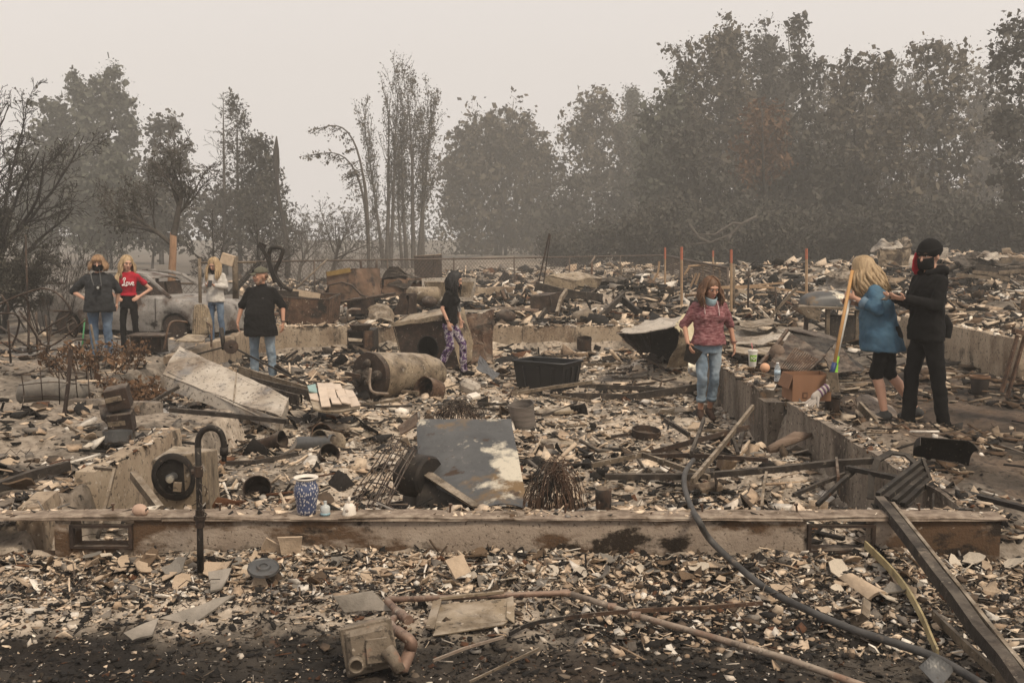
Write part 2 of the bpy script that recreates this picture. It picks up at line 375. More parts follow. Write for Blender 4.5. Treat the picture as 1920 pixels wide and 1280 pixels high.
# ------------------------------------------------------------------ foundation walls
def chipped_wall(mb, p0, p1, th, z0, z1, seed=1, chip=.02, step=.09, lean=0):
    """wall run between two ground points with an uneven broken top edge; th towards the left of p0->p1"""
    p0, p1 = np.array(p0, float), np.array(p1, float); L = np.linalg.norm(p1 - p0); d = (p1 - p0) / L; nrm = np.array([-d[1], d[0]])
    n = max(2, int(L / step)); s = np.linspace(0, L, n + 1)
    zz = fbm(np.stack([s * 3, s * 0 + seed, s * 0], 1), 3, seed)
    zt = z1 + chip * np.minimum(zz, .25)
    rows = []
    fr = [0, .25, .5, .75, .93, 1.0]
    V = []
    for k in range(n + 1):
        b = p0 + d * s[k]
        col = []
        for side in (0, 1):
            for f in fr:
                o = nrm * (th * side)
                bul = .008 * float(vnoise(np.array([[s[k] * 6, f * 4, seed + side * 5.0]]), 3)[0]) - (.012 if f == 1.0 else 0)
                oo = o + nrm * (bul if side else -bul)
                col.append((b[0] + oo[0], b[1] + oo[1], z0 + (zt[k] - z0) * f))
        V += col
    m = 2 * len(fr); a = len(fr); f = []
    for k in range(n):
        o, q = k * m, (k + 1) * m
        for j in range(a - 1):
            f.append((o + j, q + j, q + j + 1, o + j + 1)); f.append((o + a + j, o + a + j + 1, q + a + j + 1, q + a + j))
        f.append((o + a - 1, q + a - 1, q + m - 1, o + m - 1))
    for o, rev in ((0, False), (n * m, True)):
        for j in range(a - 1):
            qd = (o + j, o + j + 1, o + a + j + 1, o + a + j); f.append(qd[::-1] if rev else qd)
    mb.add(V, f); return mb
WT = .245                                         # top of the foundation wall
t = thing('foundation_wall', 'long low sooty concrete foundation wall with two vent openings in front of the ruin', 'foundation wall', (0, 5.6, 0))
def fw(x0, x1, z0, z1, seed):
    m = MB(); chipped_wall(m, (x0, -.04), (x1, -.04), .15, z0, z1, seed, .004); return m
wmb = MB()
for (x0, x1, z0, z1, sd) in ((-7.5, -3.12, -.4, .222, 1), (-3.12, -2.62, -.4, .0, 2), (-2.62, -2.53, -.4, .222, 3), (-2.53, -2.17, -.4, .06, 4), (-2.17, 1.69, -.4, .222, 5), (1.69, 2.08, -.4, .035, 6), (2.08, 2.80, -.4, .222, 7)):
    chipped_wall(wmb, (x0, -.04), (x1, -.04), .15, z0, z1, sd, .004)
wmb.build('wall', M['front_concrete'], t, smooth=True, angle=35)
M['sill'] = mat('ash_topped_sill', [(.25, (.08, .058, .042)), (.5, (.22, .17, .13)), (.8, (.42, .355, .28))], 14, .92, .4, over=[((.08, .055, .035), 5., .6, .06)], bscale=50)
cap = MB()
for (x0, x1, sd) in ((-7.5, -2.0, 3), (-1.998, 1.66, 4), (1.662, 2.83, 5)):
    chipped_wall(cap, (x0, -.056), (x1, -.056), .165, .222, WT, sd, .010)
cap.build('sill', M['sill'], t, smooth=True, angle=35)
vf = MB()
for (x0, x1, z0) in ((-2.53, -2.17, .06), (1.69, 2.08, .035)):
    vf.box((x0 + .012, -.045, (z0 + .2) / 2), (.02, .03, .2 - z0)); vf.box((x1 - .012, -.045, (z0 + .2) / 2), (.02, .03, .2 - z0)); vf.box(((x0 + x1) / 2, -.045, .19), (x1 - x0 - .045, .03, .018)); vf.box(((x0 + x1) / 2, -.045, z0 + .008), (x1 - x0 - .045, .03, .014))
vf.build('vent_frame', M['dark_rust'], t)
for k in range(9):
    bx_ = -3.0 + .68 * k + random.uniform(-.1, .1); MB().lathe([(.006, 0), (.006, .045), (.012, .045), (.012, .056), (0, .056)], 6, (bx_, .07, WT - .01), (random.uniform(-.2, .2), random.uniform(-.2, .2), 0)).build('anchor_bolt', M['rust'], t)

def wallthing(label, runs, th, m, chip=.02, name='foundation_wall', seed=20):
    c = np.mean([np.array(r[0]) for r in runs], 0); z0 = 0
    t = thing(name, label, 'foundation wall', (c[0], c[1], 0)); mb = MB()
    for k, (p0, p1, za, zb) in enumerate(runs):
        chipped_wall(mb, np.array(p0) - c, np.array(p1) - c, th, za, zb, seed + k, chip)
    mb.build('wall', m, t, smooth=True, angle=35); return t
wallthing('dark streaked concrete stem wall with a broken end below the cardboard box', [((2.68, 5.80), (2.68, 9.58), -.6, WT)], -.16, M['concrete'], seed=30)
wallthing('grey cracked concrete stem wall under the paper cup and water bottle', [((2.60, 10.0), (2.60, 10.35), -.6, .17), ((2.60, 10.352), (2.62, 13.6), -.6, WT)], -.16, M['concrete'], .03, seed=40)
wallthing('pale concrete wall stub joining the front wall beside the black burner box', [((-2.80, 5.80), (-2.86, 6.18), -.6, .23), ((-2.82, 6.62), (-2.77, 8.2), -.6, WT)], .15, M['pale_concrete'], .02, seed=50)
wallthing('long tan concrete wall across the back of the ruined house', [((-5.1, 19.45), (-2.15, 19.45), -.6, .10), ((-2.14, 19.45), (.2, 19.45), -.6, .09), ((.21, 19.45), (3.5, 19.45), -.6, .11)], .18, M['pale_concrete'], .02, seed=60)
wallthing('short concrete wall stub running behind the man in the cap', [((-5.2, 15.2), (-5.15, 19.4), -.6, .02)], .16, M['pale_concrete'], .03, seed=70)
wallthing('low concrete wall piece under the small burnt cabinet', [((-4.7, 10.4), (-3.7, 10.2), -.4, .12)], .15, M['concrete'], .03, seed=75)
wallthing('neighbouring tan concrete foundation wall behind the person in black', [((6.62, 12.6), (6.62, 16.5), -.3, .53), ((6.62, 12.6), (6.78, 12.6), -.3, .53), ((6.79, 12.6), (12, 12.6), -.3, .50)], -.16 * -1, M['pale_concrete'], .02, seed=80)
def wall_px(label, a, b, y, m, th=.2, zb=None, seed=90):   # wall across the view: a,b top-left / bottom-right pixel corners
    p, q = P(*a, y=y), P(*b, y=y)
    return wallthing(label, [((p.x, y), (q.x, y), q.z - .3, p.z)], th, m, .03, seed=seed)
wall_px('low tan wall block behind the hooded person, above the near foundation', (1772, 572), (1880, 592), 19.5, M['pale_concrete'], seed=91)
wall_px('dark sooty wall under the far rubble heap on the right', (1785, 526), (1895, 555), 27, M['concrete'], seed=92)
wall_px('brown boarded foundation wall behind the stakes and the domed grill', (1385, 544), (1535, 578), 28, M['pale_concrete'], seed=93)
wall_px('long straight tan wall in front of the dark wood', (1300, 508), (1475, 534), 46, M['pale_concrete'], seed=94)
wall_px('tan wall block between tub surround and black debris heap', (888, 538), (962, 562), 27, M['pale_concrete'], seed=95)
# ------------------------------------------------------------------ rubble
def shard_template(k, bend):
    n = int(rng.integers(5, 8)); an = np.sort(rng.uniform(0, 2 * PI, n)); an = np.linspace(0, 2 * PI, n, endpoint=False) + rng.uniform(-.35, .35, n)
    r = rng.uniform(.55, 1.1, n); x, y = np.cos(an) * r * rng.uniform(.8, 1.5), np.sin(an) * r
    c = np.array([[0, 0]]); xy = np.concatenate([c, np.stack([x, y], 1)])
    zb = bend * xy[:, 0] ** 2 + rng.uniform(-.06, .06, n + 1)
    th = rng.uniform(.10, .22)
    top = np.column_stack([xy, zb + th / 2]); bot = np.column_stack([xy * .94, zb - th / 2])
    N = n + 1; T = []
    for i in range(n):
        a, b = 1 + i, 1 + (i + 1) % n
        T += [(0, a, b), (N, N + b, N + a), (a, N + a, N + b), (a, N + b, b)]
    return np.concatenate([top, bot]), np.array(T)
def rock_template():
    p = (1 + 5 ** .5) / 2
    v = np.array([(-1, p, 0), (1, p, 0), (-1, -p, 0), (1, -p, 0), (0, -1, p), (0, 1, p), (0, -1, -p), (0, 1, -p), (p, 0, -1), (p, 0, 1), (-p, 0, -1), (-p, 0, 1)], float) / 1.9
    t = np.array([(0, 11, 5), (0, 5, 1), (0, 1, 7), (0, 7, 10), (0, 10, 11), (1, 5, 9), (5, 11, 4), (11, 10, 2), (10, 7, 6), (7, 1, 8), (3, 9, 4), (3, 4, 2), (3, 2, 6), (3, 6, 8), (3, 8, 9), (4, 9, 5), (2, 4, 11), (6, 2, 10), (8, 6, 7), (9, 8, 1)])
    v = v * rng.uniform(.6, 1.25, (12, 1)) * np.array([1.2, 1, .7]) + rng.uniform(-.12, .12, (12, 3))
    return v, t
def stick_template():
    n = 4; L = [-1, -.3, .4, 1]; V = []
    for k, x in enumerate(L):
        oy, oz = rng.uniform(-.05, .05, 2); w = rng.uniform(.05, .09)
        V += [(x, oy - w, oz - w * .6), (x, oy + w, oz - w * .6), (x, oy + w, oz + w * .6), (x, oy - w, oz + w * .6)]
    T = []
    for k in range(3):
        for j in range(4):
            a, b, c, d = k * 4 + j, k * 4 + (j + 1) % 4, (k + 1) * 4 + (j + 1) % 4, (k + 1) * 4 + j
            T += [(a, b, c), (a, c, d)]
    T += [(0, 2, 1), (0, 3, 2), (12, 13, 14), (12, 14, 15)]
    return np.array(V, float), np.array(T)
def sheet_template():                                   # curled scrap of sheet
    nu, nv = 4, 2; V = []; k1, k2 = rng.uniform(-.8, .8), rng.uniform(-.5, .5)
    for i in range(nu + 1):
        for j in range(nv + 1):
            u, v = i / nu * 2 - 1, j / nv * 1.2 - .6
            V.append((u + rng.uniform(-.1, .1), v + rng.uniform(-.1, .1), k1 * u * u * .6 + k2 * u * v + rng.uniform(-.05, .05)))
    V = np.array(V); B = V - np.array([0, 0, .05]); N = len(V); T = []
    for i in range(nu):
        for j in range(nv):
            a, b, c, d = i * 3 + j, (i + 1) * 3 + j, (i + 1) * 3 + j + 1, i * 3 + j + 1
            T += [(a, b, c), (a, c, d), (N + a, N + c, N + b), (N + a, N + d, N + c)]
    rim = [0, 3, 6, 9, 12, 13, 14, 11, 8, 5, 2, 1]
    for k in range(len(rim)):
        a, b = rim[k], rim[(k + 1) % len(rim)]; T += [(a, N + a, N + b), (a, N + b, b)]
    return np.concatenate([V, B]), np.array(T)
SHARDS = [shard_template(k, b) for k, b in enumerate((0, .05, .12, .2, .3, 0, .1, .4, -.2, .25))]
ROCKS = [rock_template() for k in range(8)]
STICKS = [stick_template() for k in range(5)]
SCRAPS = [sheet_template() for k in range(6)]
def flat_piece(bend):                                   # cheap shard: top and edge only, it lies on the ground
    n = int(rng.integers(4, 7)); an = np.linspace(0, 2 * PI, n, endpoint=False) + rng.uniform(-.4, .4, n); q = rng.uniform(.5, 1.15, n)
    xy = np.stack([np.cos(an) * q * rng.uniform(.8, 1.6), np.sin(an) * q], 1); z = bend * xy[:, 0] ** 2 + rng.uniform(-.1, .1, n); th = rng.uniform(.12, .3)
    T = [(0, i, i + 1) for i in range(1, n - 1)]
    for i in range(n): j = (i + 1) % n; T += [(i, n + i, n + j), (i, n + j, j)]
    return np.concatenate([np.column_stack([xy, z + th / 2]), np.column_stack([xy * .95, z - th / 2])]), np.array(T)
def lump():
    v = np.array([(1.1, 0, 0), (0, 1, 0), (-1.1, 0, 0), (0, -1, 0), (0, 0, .7), (0, 0, -.7)], float) * rng.uniform(.6, 1.25, (6, 1)) + rng.uniform(-.3, .3, (6, 3))
    return v, np.array([(0, 1, 4), (1, 2, 4), (2, 3, 4), (3, 0, 4), (1, 0, 5), (2, 1, 5), (3, 2, 5), (0, 3, 5)])
def splinter():
    V = []; 
    for x in (-1, 1): w = rng.uniform(.05, .1); oy, oz = rng.uniform(-.05, .05, 2); V += [(x, oy - w, oz), (x, oy + w, oz), (x, oy, oz + w * 1.6)]
    return np.array(V), np.array([(0, 1, 4), (0, 4, 3), (1, 2, 5), (1, 5, 4), (2, 0, 3), (2, 3, 5), (0, 2, 1), (3, 4, 5)])
def flake():
    k = rng.uniform(-.6, .6); V = [(-1, -.6, k), (0, -.7, 0), (1, -.5, k * .7), (1, .6, k), (0, .6, .05), (-1, .7, k * .8)]; V = np.array(V) + rng.uniform(-.15, .15, (6, 3)); W = V - (0, 0, .07)
    T = [(0, 1, 4), (0, 4, 5), (1, 2, 3), (1, 3, 4)] + [(6 + a, 6 + c, 6 + b) for a, b, c in ((0, 1, 4), (0, 4, 5), (1, 2, 3), (1, 3, 4))]
    for i in range(6): j = (i + 1) % 6; T += [(i, i + 6, j + 6), (i, j + 6, j)]
    return np.concatenate([V, W]), np.array(T)
LOW = [[flat_piece(b) for b in (0, .1, .2, .35, 0, .15, -.2, .3, .05, .25)], [lump() for k in range(10)], [splinter() for k in range(5)], [flake() for k in range(7)]]
PAL = {'pale': [((.70, .56, .42), 5), ((.56, .44, .325), 5), ((.76, .68, .57), 3.5), ((.32, .24, .17), 3.4), ((.22, .20, .18), 3.4), ((.020, .017, .014), 4.5), ((.085, .052, .03), 2.2)],
       'mix': [((.63, .50, .37), 4), ((.38, .28, .195), 3.5), ((.19, .165, .14), 3), ((.08, .056, .038), 3.5), ((.016, .013, .011), 7), ((.12, .055, .028), .8), ((.70, .64, .56), 2)],
       'dark': [((.012, .010, .0085), 11), ((.035, .026, .018), 3), ((.16, .125, .095), 1.0), ((.55, .48, .40), .9), ((.08, .036, .018), .8)],
       'soil': [((.02, .016, .013), 4), ((.10, .063, .038), 4), ((.26, .195, .135), 3), ((.50, .41, .31), 2)]}
def scatter(name, n, sampler, size, pal, mixw=(5, 4, 1.5, 1.5), tilt=.34, sink=.25, extra=0.0, sig=.52, fine=False):
    """n pieces; sampler(n)->x,y ; size(y)->array ; one mesh of real pieces"""
    x, y = sampler(n); n = len(x)
    z = height(x, y); s = size(y) * np.clip(np.exp(rng.normal(0, sig, n)), .3, 2.3)
    cols = np.array([c for c, _ in PAL[pal]]); wts = np.array([w_ for _, w_ in PAL[pal]], float); wts /= wts.sum()
    # clumped choice: nearby pieces tend to alike colours
    ci = rng.choice(len(cols), n, p=wts); c = cols[ci] * rng.uniform(.75, 1.2, (n, 1))
    kinds = [SHARDS, ROCKS, STICKS, SCRAPS] if fine else LOW; kw = np.array(mixw, float); kw /= kw.sum(); kk = rng.choice(4, n, p=kw)
    az = rng.uniform(0, 2 * PI, n); tl = np.abs(rng.normal(0, tilt, n)); ta = rng.uniform(0, 2 * PI, n)
    ca, sa = np.cos(az), np.sin(az); O = np.zeros(n); I = np.ones(n)
    Rz = np.stack([np.stack([ca, -sa, O], -1), np.stack([sa, ca, O], -1), np.stack([O, O, I], -1)], 1)
    ax, ay = np.cos(ta), np.sin(ta); cT, sT = np.cos(tl), np.sin(tl); oc = 1 - cT
    Rt = np.stack([np.stack([cT + ax * ax * oc, ax * ay * oc, ay * sT], -1), np.stack([ax * ay * oc, cT + ay * ay * oc, -ax * sT], -1), np.stack([-ay * sT, ax * sT, cT], -1)], 1)
    RR = Rt @ Rz
    VV, TT, CC = [], [], []; off = 0
    for ki, lib in enumerate(kinds):
        ti = rng.integers(0, len(lib), n)
        for j, (tv, tt) in enumerate(lib):
            sel = np.where((kk == ki) & (ti == j))[0]
            if not len(sel): continue
            ssz = s[sel] * (1.7 if ki == 2 else .62 if ki == 1 else 1.0)
            v = np.einsum('nab,vb->nva', RR[sel], tv) * ssz[:, None, None]
            v += np.stack([x[sel], y[sel], z[sel] + ssz * (sink + extra)], -1)[:, None, :]
            m = len(tv)
            VV.append(v.reshape(-1, 3)); CC.append(np.repeat(c[sel], m, 0))
            TT.append((tt[None] + (off + np.arange(len(sel)) * m)[:, None, None]).reshape(-1, 3)); off += m * len(sel)
    me = tri_mesh(name, np.concatenate(VV), np.concatenate(TT), M['rubble'], np.concatenate(CC))
    return tag(link(name, me), kind='stuff')
def log_y(y0, y1, xf, cond=None):
    def f(n):
        y = np.exp(rng.uniform(math.log(y0), math.log(y1), n)); x = rng.uniform(-1, 1, n) * (.56 * y + 1.0) if xf is None else rng.uniform(xf[0], xf[1], n)
        if cond is not None: k = cond(x, y); x, y = x[k], y[k]
        return x, y
    return f
clear = lambda x, y: (np.abs(y - 5.64) > .10) & (np.abs(x - 2.70) > .11) & ~((np.abs(x + 2.80) < .12) & (y < 8.3)) & (np.abs(y - 19.5) > .14)
ins_c = lambda x, y: (interior(x, y) > .6) & clear(x, y)
patch = lambda x, y, s, th: fbm(xy0(x * s, y * s), 3, 77) > th
NR = 1.0
scatter('rubble', int(50000 * NR), log_y(6.0, 19.3, None, ins_c), lambda y: .0065 + .00155 * y, 'pale', (3.6, 6, 1.6, 1.6))
scatter('rubble', int(9000 * NR), log_y(5.75, 19.3, None, lambda x, y: ins_c(x, y) & patch(x, y, .9, .05)), lambda y: .018 + .0026 * y, 'mix', (4, 3, 1.6, 2.4), .5)
scatter('rubble', int(13000 * NR), log_y(5.75, 19.3, None, lambda x, y: ins_c(x, y) & patch(x + 9, y, .7, .0)), lambda y: .012 + .0026 * y, 'dark', (3, 5, 2.5, 1))
scatter('torn_scraps', int(2600 * NR), log_y(5.9, 19.3, None, ins_c), lambda y: .026 + .0046 * y, 'mix', (1.5, .6, 2.5, 5), .6, .05, fine=True)
scatter('torn_scraps', int(700 * NR), lambda n: (rng.uniform(-4.2, 3.3, n), 5.5 - np.abs(rng.normal(0, .4, n))), lambda y: .028 + 0 * y, 'mix', (1.5, .6, 3, 5), .6, .05, fine=True)
berm_c = lambda x, y: (x < 3.4) & clear(x, y)
scatter('rubble', int(23000 * NR), lambda n: (rng.uniform(-3.7, 3.3, n), 5.54 - np.abs(rng.normal(0, .42, n))), lambda y: .0098 + 0 * y, 'pale', (5, 5, 1.5, 1.5), .4)
scatter('rubble', int(5500 * NR), lambda n: (rng.uniform(-4.2, 3.3, n), 5.55 - np.abs(rng.normal(0, .42, n))), lambda y: .019 + 0 * y, 'mix', (6, 3, 2, 2), .6, fine=True)
scatter('ash_flecks', int(7500 * NR), lambda n: (rng.uniform(-2.9, 2.9, n), rng.uniform(3.85, 5.3, n)), lambda y: .0040 + 0 * y, 'mix', (5, 5, 3, 1), .4)
scatter('char_crumbs', int(11000 * NR), lambda n: (rng.uniform(-2.9, 2.9, n), rng.uniform(3.85, 5.2, n)), lambda y: .0100 + 0 * y, 'dark', (3, 6, 3, 1), .4)
scatter('rubble', int(5000 * NR), lambda n: (rng.uniform(.3, 3.4, n), rng.uniform(4.2, 5.5, n)), lambda y: .016 + 0 * y, 'mix', (5, 4, 2.2, 2), .4)
scatter('rubble', int(20000 * NR), log_y(5.6, 30, None, lambda x, y: (x > 2.85) & clear(x, y) & patch(x, y, .6, -.35)), lambda y: .013 + .0030 * y, 'soil', (4, 5, 2.5, 1))
scatter('rubble', int(7000 * NR), log_y(5.6, 20, None, lambda x, y: (x > 2.85) & clear(x, y) & patch(x + 4, y, .8, .1)), lambda y: .012 + .0026 * y, 'mix', (4, 5, 2.5, 1))
scatter('rubble', int(9000 * NR), log_y(12.9, 34, None, lambda x, y: (x > 6.8)), lambda y: .02 + .0027 * y, 'pale', (5, 4, 1.5, 2), .6)
scatter('rubble', int(8500 * NR), log_y(5.8, 22, None, lambda x, y: (x < -2.9) & (interior(x, y) < .5) & clear(x, y) & patch(x, y, .6, -.3)), lambda y: .016 + .0026 * y, 'mix', (5, 4, 2.5, 1.5))
scatter('rubble', int(12000 * NR), log_y(19.7, 50, None, lambda x, y: (x > -.30 * y + 1) & (x < 30)), lambda y: .02 + .0026 * y, 'mix', (5, 4, 2, 2.5), .6)
scatter('rubble', int(7000 * NR), log_y(19.8, 34, None, lambda x, y: (x > -.26 * y + 1) & (x < 12) & patch(x, y, .3, -.25)), lambda y: .03 + .0026 * y, 'dark', (3, 3, 3, 3), .6)
scatter('rubble', int(3000 * NR), log_y(19.7, 29, None, lambda x, y: (x > -4.8) & (x < 6)), lambda y: .03 + .0024 * y, 'pale', (5, 4, 1, 2.5), .6)
# broken slabs along the wall: each one its own object
M['shard'] = [mat('shard_' + k, [(.25, tuple(c * .7 for c in col)), (.55, col), (.8, tuple(min(1, c * 1.2) for c in col))], 14, .93, .35, over=[((.05, .04, .034), 6., .68, .05)], bscale=50) for k, col in (('cream', (.44, .34, .245)), ('grey', (.20, .18, .155)), ('brown', (.14, .095, .06)), ('white', (.54, .47, .38)))]
def big_shard_mesh(k):
    n = int(rng.integers(7, 11)); an = np.linspace(0, 2 * PI, n, endpoint=False) + rng.uniform(-.25, .25, n); r = rng.uniform(.6, 1.1, n); el = rng.uniform(.9, 1.7)
    rings = []; bend, tw, th = rng.uniform(-.1, .42), rng.uniform(-.15, .15), rng.uniform(.07, .13)
    for q in (1., .55):
        rings.append(np.stack([np.cos(an) * r * q * el, np.sin(an) * r * q], 1) + (rng.uniform(-.04, .04, (n, 2))))
    xy = np.concatenate(rings + [np.zeros((1, 2))]); z = bend * xy[:, 0] ** 2 + tw * xy[:, 0] * xy[:, 1] + rng.uniform(-.03, .03, len(xy))
    N = len(xy); V = np.concatenate([np.column_stack([xy, z + th / 2]), np.column_stack([xy * .97, z - th / 2])]); f = []
    for i in range(n):
        j = (i + 1) % n
        f += [(i, j, n + j, n + i), (n + i, n + j, 2 * n), (N + j, N + i, N + n + i, N + n + j), (N + n + j, N + n + i, N + 2 * n), (i, N + i, N + j, j)]
    mb = MB(); mb.add(V, f); return mb
SHM = [[big_shard_mesh(k).mesh('debris_shard', M['shard'][c]) for k in range(6)] for c in range(4)]
regs = [  # count, sampler of x,y, size, colour weights, label, group
    (70, lambda: (rng.uniform(-2.95, -.9), 5.50 - abs(rng.normal(0, .22))), .042, (6, 2, 2, 3), 'broken pale slab in the heap below the left half of the front wall', 'broken slabs left of the metal panel'),
    (60, lambda: (rng.uniform(-.9, 1.1), 5.50 - abs(rng.normal(0, .25))), .036, (6, 2, 3, 2), 'broken tan slab in the heap below the middle of the front wall', 'broken slabs at the middle of the wall'),
    (70, lambda: (rng.uniform(1.1, 3.2), 5.48 - abs(rng.normal(0, .42))), .042, (4, 3, 2, 5), 'broken pale slab piece strewn round the dark beam and black hose', 'broken slabs round the dark beam'),
    (70, lambda: (rng.uniform(-2.4, 2.4), rng.uniform(8.0, 12.5)), .055, (4, 3, 2, 4), 'broken slab lying on the ash floor inside the foundation walls', 'broken slabs inside the ruin'),
    (30, lambda: (rng.uniform(-5.2, -3.0), rng.uniform(6.2, 11.5)), .06, (4, 4, 2, 3), 'broken grey slab in the rubble left of the short wall stub', 'broken slabs beyond the left wall stub')]
for (n, smp, sz, wt, lab, grp) in regs:
    wt = np.array(wt, float) / sum(wt)
    for k in range(n):
        x, y = smp(); c = int(rng.choice(4, p=wt)); s = sz * math.exp(rng.normal(0, .35))
        o = link('debris_shard', SHM[c][int(rng.integers(6))]); o.location = (x, y, hz(x, y) + s * .30 + .012); o.scale = (s, s, s)
        o.rotation_euler = (rng.normal(0, .40), rng.normal(0, .40), rng.uniform(0, 6.28)); tag(o, lab, 'slab', grp, 'thing')

# rubble caught on the wall tops
def on_wall(x0, x1, y0, y1, zt, n, sz, pal='mix'):
    xx = rng.uniform(x0, x1, n); yy = rng.uniform(y0, y1, n); zh = height(xx, yy)
    global height_
    f0 = globals()['height']; globals()['height'] = lambda a, b, fine=True: np.full(len(np.atleast_1d(a)), zt)
    scatter('wall_top_rubble', n, lambda k: (xx, yy), lambda y: sz + 0 * y, pal, (5, 5, 1.5, 1), .4, .15); globals()['height'] = f0
on_wall(-5, 2.75, 5.58, 5.70, WT - .012, 1000, .010, 'pale')
on_wall(-5, 2.75, 5.66, 5.80, WT - .03, 900, .022, 'pale')
on_wall(2.69, 2.83, 5.8, 9.5, WT - .01, 900, .020)
on_wall(2.60, 2.77, 10.4, 13.5, WT - .01, 800, .026)
on_wall(2.85, 3.15, 6, 14, WT - .16, 1400, .030)
on_wall(-2.94, -2.80, 6.7, 8.2, WT - .01, 350, .016)
on_wall(-3.15, -2.93, 5.8, 8.4, WT - .10, 700, .024)
on_wall(-5, 3.4, 19.47, 19.66, .085, 900, .045, 'pale')
on_wall(6.5, 6.7, 12.8, 16.4, .52, 300, .03, 'pale')

# thin burnt wire strewn over the rubble
mb = MB()
for k in range(240):
    y = math.exp(random.uniform(math.log(4.6), math.log(17))); x = random.uniform(-.5, .5) * y
    if abs(y - 5.64) < .3: continue
    L = random.uniform(.10, .34); a = random.uniform(0, 6.28); z = hz(x, y) + .02; pts = []
    for j in range(6): a += random.gauss(0, .55); x += L / 5 * math.cos(a); y += L / 5 * math.sin(a); pts.append((x, y, z + random.uniform(0, .06)))
    mb.tube(pts, .0016 + .00022 * y, 3, cap=False)
tag(mb.build('loose_wire', M['dark_rust']), kind='stuff')
# ------------------------------------------------------------------ trees
M['bark_dark'] = mat('charred_bark', [(.3, (.022, .019, .017)), (.7, (.055, .046, .038))], 9, .95, .4)
M['bark_grey'] = mat('grey_bark', [(.3, (.05, .043, .036)), (.7, (.11, .095, .08))], 9, .95, .4)
M['bark_orange'] = mat('peeled_orange_bark', [(.3, (.18, .105, .06)), (.55, (.31, .185, .11)), (.7, (.06, .04, .03))], 9, .9, .4, stretch=(1, 1, .35))
def leafmat(name, a, b): return mat(name, [(.3, a), (.7, b)], 1.2, .9, 0)
M['leaf_brown'] = leafmat('scorched_brown_leaves', (.055, .047, .034), (.12, .10, .07))
M['leaf_rust'] = leafmat('scorched_rusty_leaves', (.085, .045, .024), (.15, .085, .045))
M['leaf_green'] = leafmat('smoky_green_leaves', (.047, .050, .038), (.10, .098, .072))
M['leaf_dark'] = leafmat('dark_scorched_leaves', (.036, .034, .027), (.078, .07, .054))
def rnd_unit():
    v = Vector((random.gauss(0, 1), random.gauss(0, 1), random.gauss(0, 1))); return v.normalized()
class Tree:
    def __init__(s): s.seg = []; s.tips = []
    def branch(s, p, d, L, r, lev, prm):
        lv = prm['levels'][lev]; n = lv.get('seg', 5); last = lev == len(prm['levels']) - 1
        p = Vector(p); d = Vector(d).normalized(); pts = [(p.copy(), r)]; dirs = [d.copy()]
        for k in range(n):
            d = (d + rnd_unit() * lv.get('wob', .12) + Vector((0, 0, lv.get('trop', 0))) + Vector(prm.get('lean', (0, 0, 0))) * (1 if lev == 0 else .3)).normalized()
            p = p + d * (L / n); rr = r * (1 - (k + 1) / n * lv.get('taper', .8))
            pts.append((p.copy(), rr)); dirs.append(d.copy())
        for k in range(n): s.seg.append((pts[k][0], pts[k + 1][0], pts[k][1], pts[k + 1][1], lev))
        if last or lv.get('leafy'):
            for k in range(1, n + 1): s.tips.append((pts[k][0], dirs[k]))
        if last: return
        nx = prm['levels'][lev + 1]; nb = nx['n']; nb = nb if isinstance(nb, int) else random.randint(*nb)
        t0 = lv.get('start', .3)
        for b in range(nb):
            t = t0 + (1 - t0) * (b + random.random()) / nb
            k = min(int(t * n), n - 1); f = t * n - k
            q = pts[k][0].lerp(pts[k + 1][0], f); rr = pts[k][1] * (1 - f) + pts[k + 1][1] * f
            ax = dirs[k].orthogonal().normalized(); ax.rotate(Matrix.Rotation(random.uniform(0, 2 * PI), 3, dirs[k]))
            ang = R(nx.get('ang', 50)) * random.uniform(.75, 1.25)
            dd = dirs[k].copy(); dd.rotate(Matrix.Rotation(ang, 3, ax))
            shape = prm.get('shape')
            fl = shape(t) if (shape and lev == 0) else (1 - .45 * t)
            s.branch(q, dd, L * nx['len'] * fl * random.uniform(.75, 1.2), max(rr * nx.get('rad', .55), prm.get('rmin', .006)), lev + 1, prm)
    def arrays(s):
        P0 = np.array([tuple(q[0]) for q in s.seg]); P1 = np.array([tuple(q[1]) for q in s.seg]); R0 = np.array([q[2] for q in s.seg]); R1 = np.array([q[3] for q in s.seg]); lv = np.array([q[4] for q in s.seg])
        return P0, P1, R0, R1, lv
def seg_tubes(P0, P1, R0, R1, n):
    D = P1 - P0; D /= (np.linalg.norm(D, axis=1, keepdims=True) + 1e-9)
    A = np.where(np.abs(D[:, 2:3]) < .9, np.array([[0, 0, 1.]]), np.array([[1., 0, 0]])); U = np.cross(D, A); U /= np.linalg.norm(U, axis=1, keepdims=True); W = np.cross(D, U)
    an = np.arange(n) * 2 * PI / n; cs, sn = np.cos(an), np.sin(an)
    ring = U[:, None] * cs[None, :, None] + W[:, None] * sn[None, :, None]
    V = np.concatenate([P0[:, None] + ring * R0[:, None, None], P1[:, None] + ring * R1[:, None, None]], 1)
    k = np.arange(n); q = np.stack([k, (k + 1) % n, n + (k + 1) % n, n + k], 1)
    Q = q[None] + (np.arange(len(P0)) * 2 * n)[:, None, None]
    return V.reshape(-1, 3), Q.reshape(-1, 4)
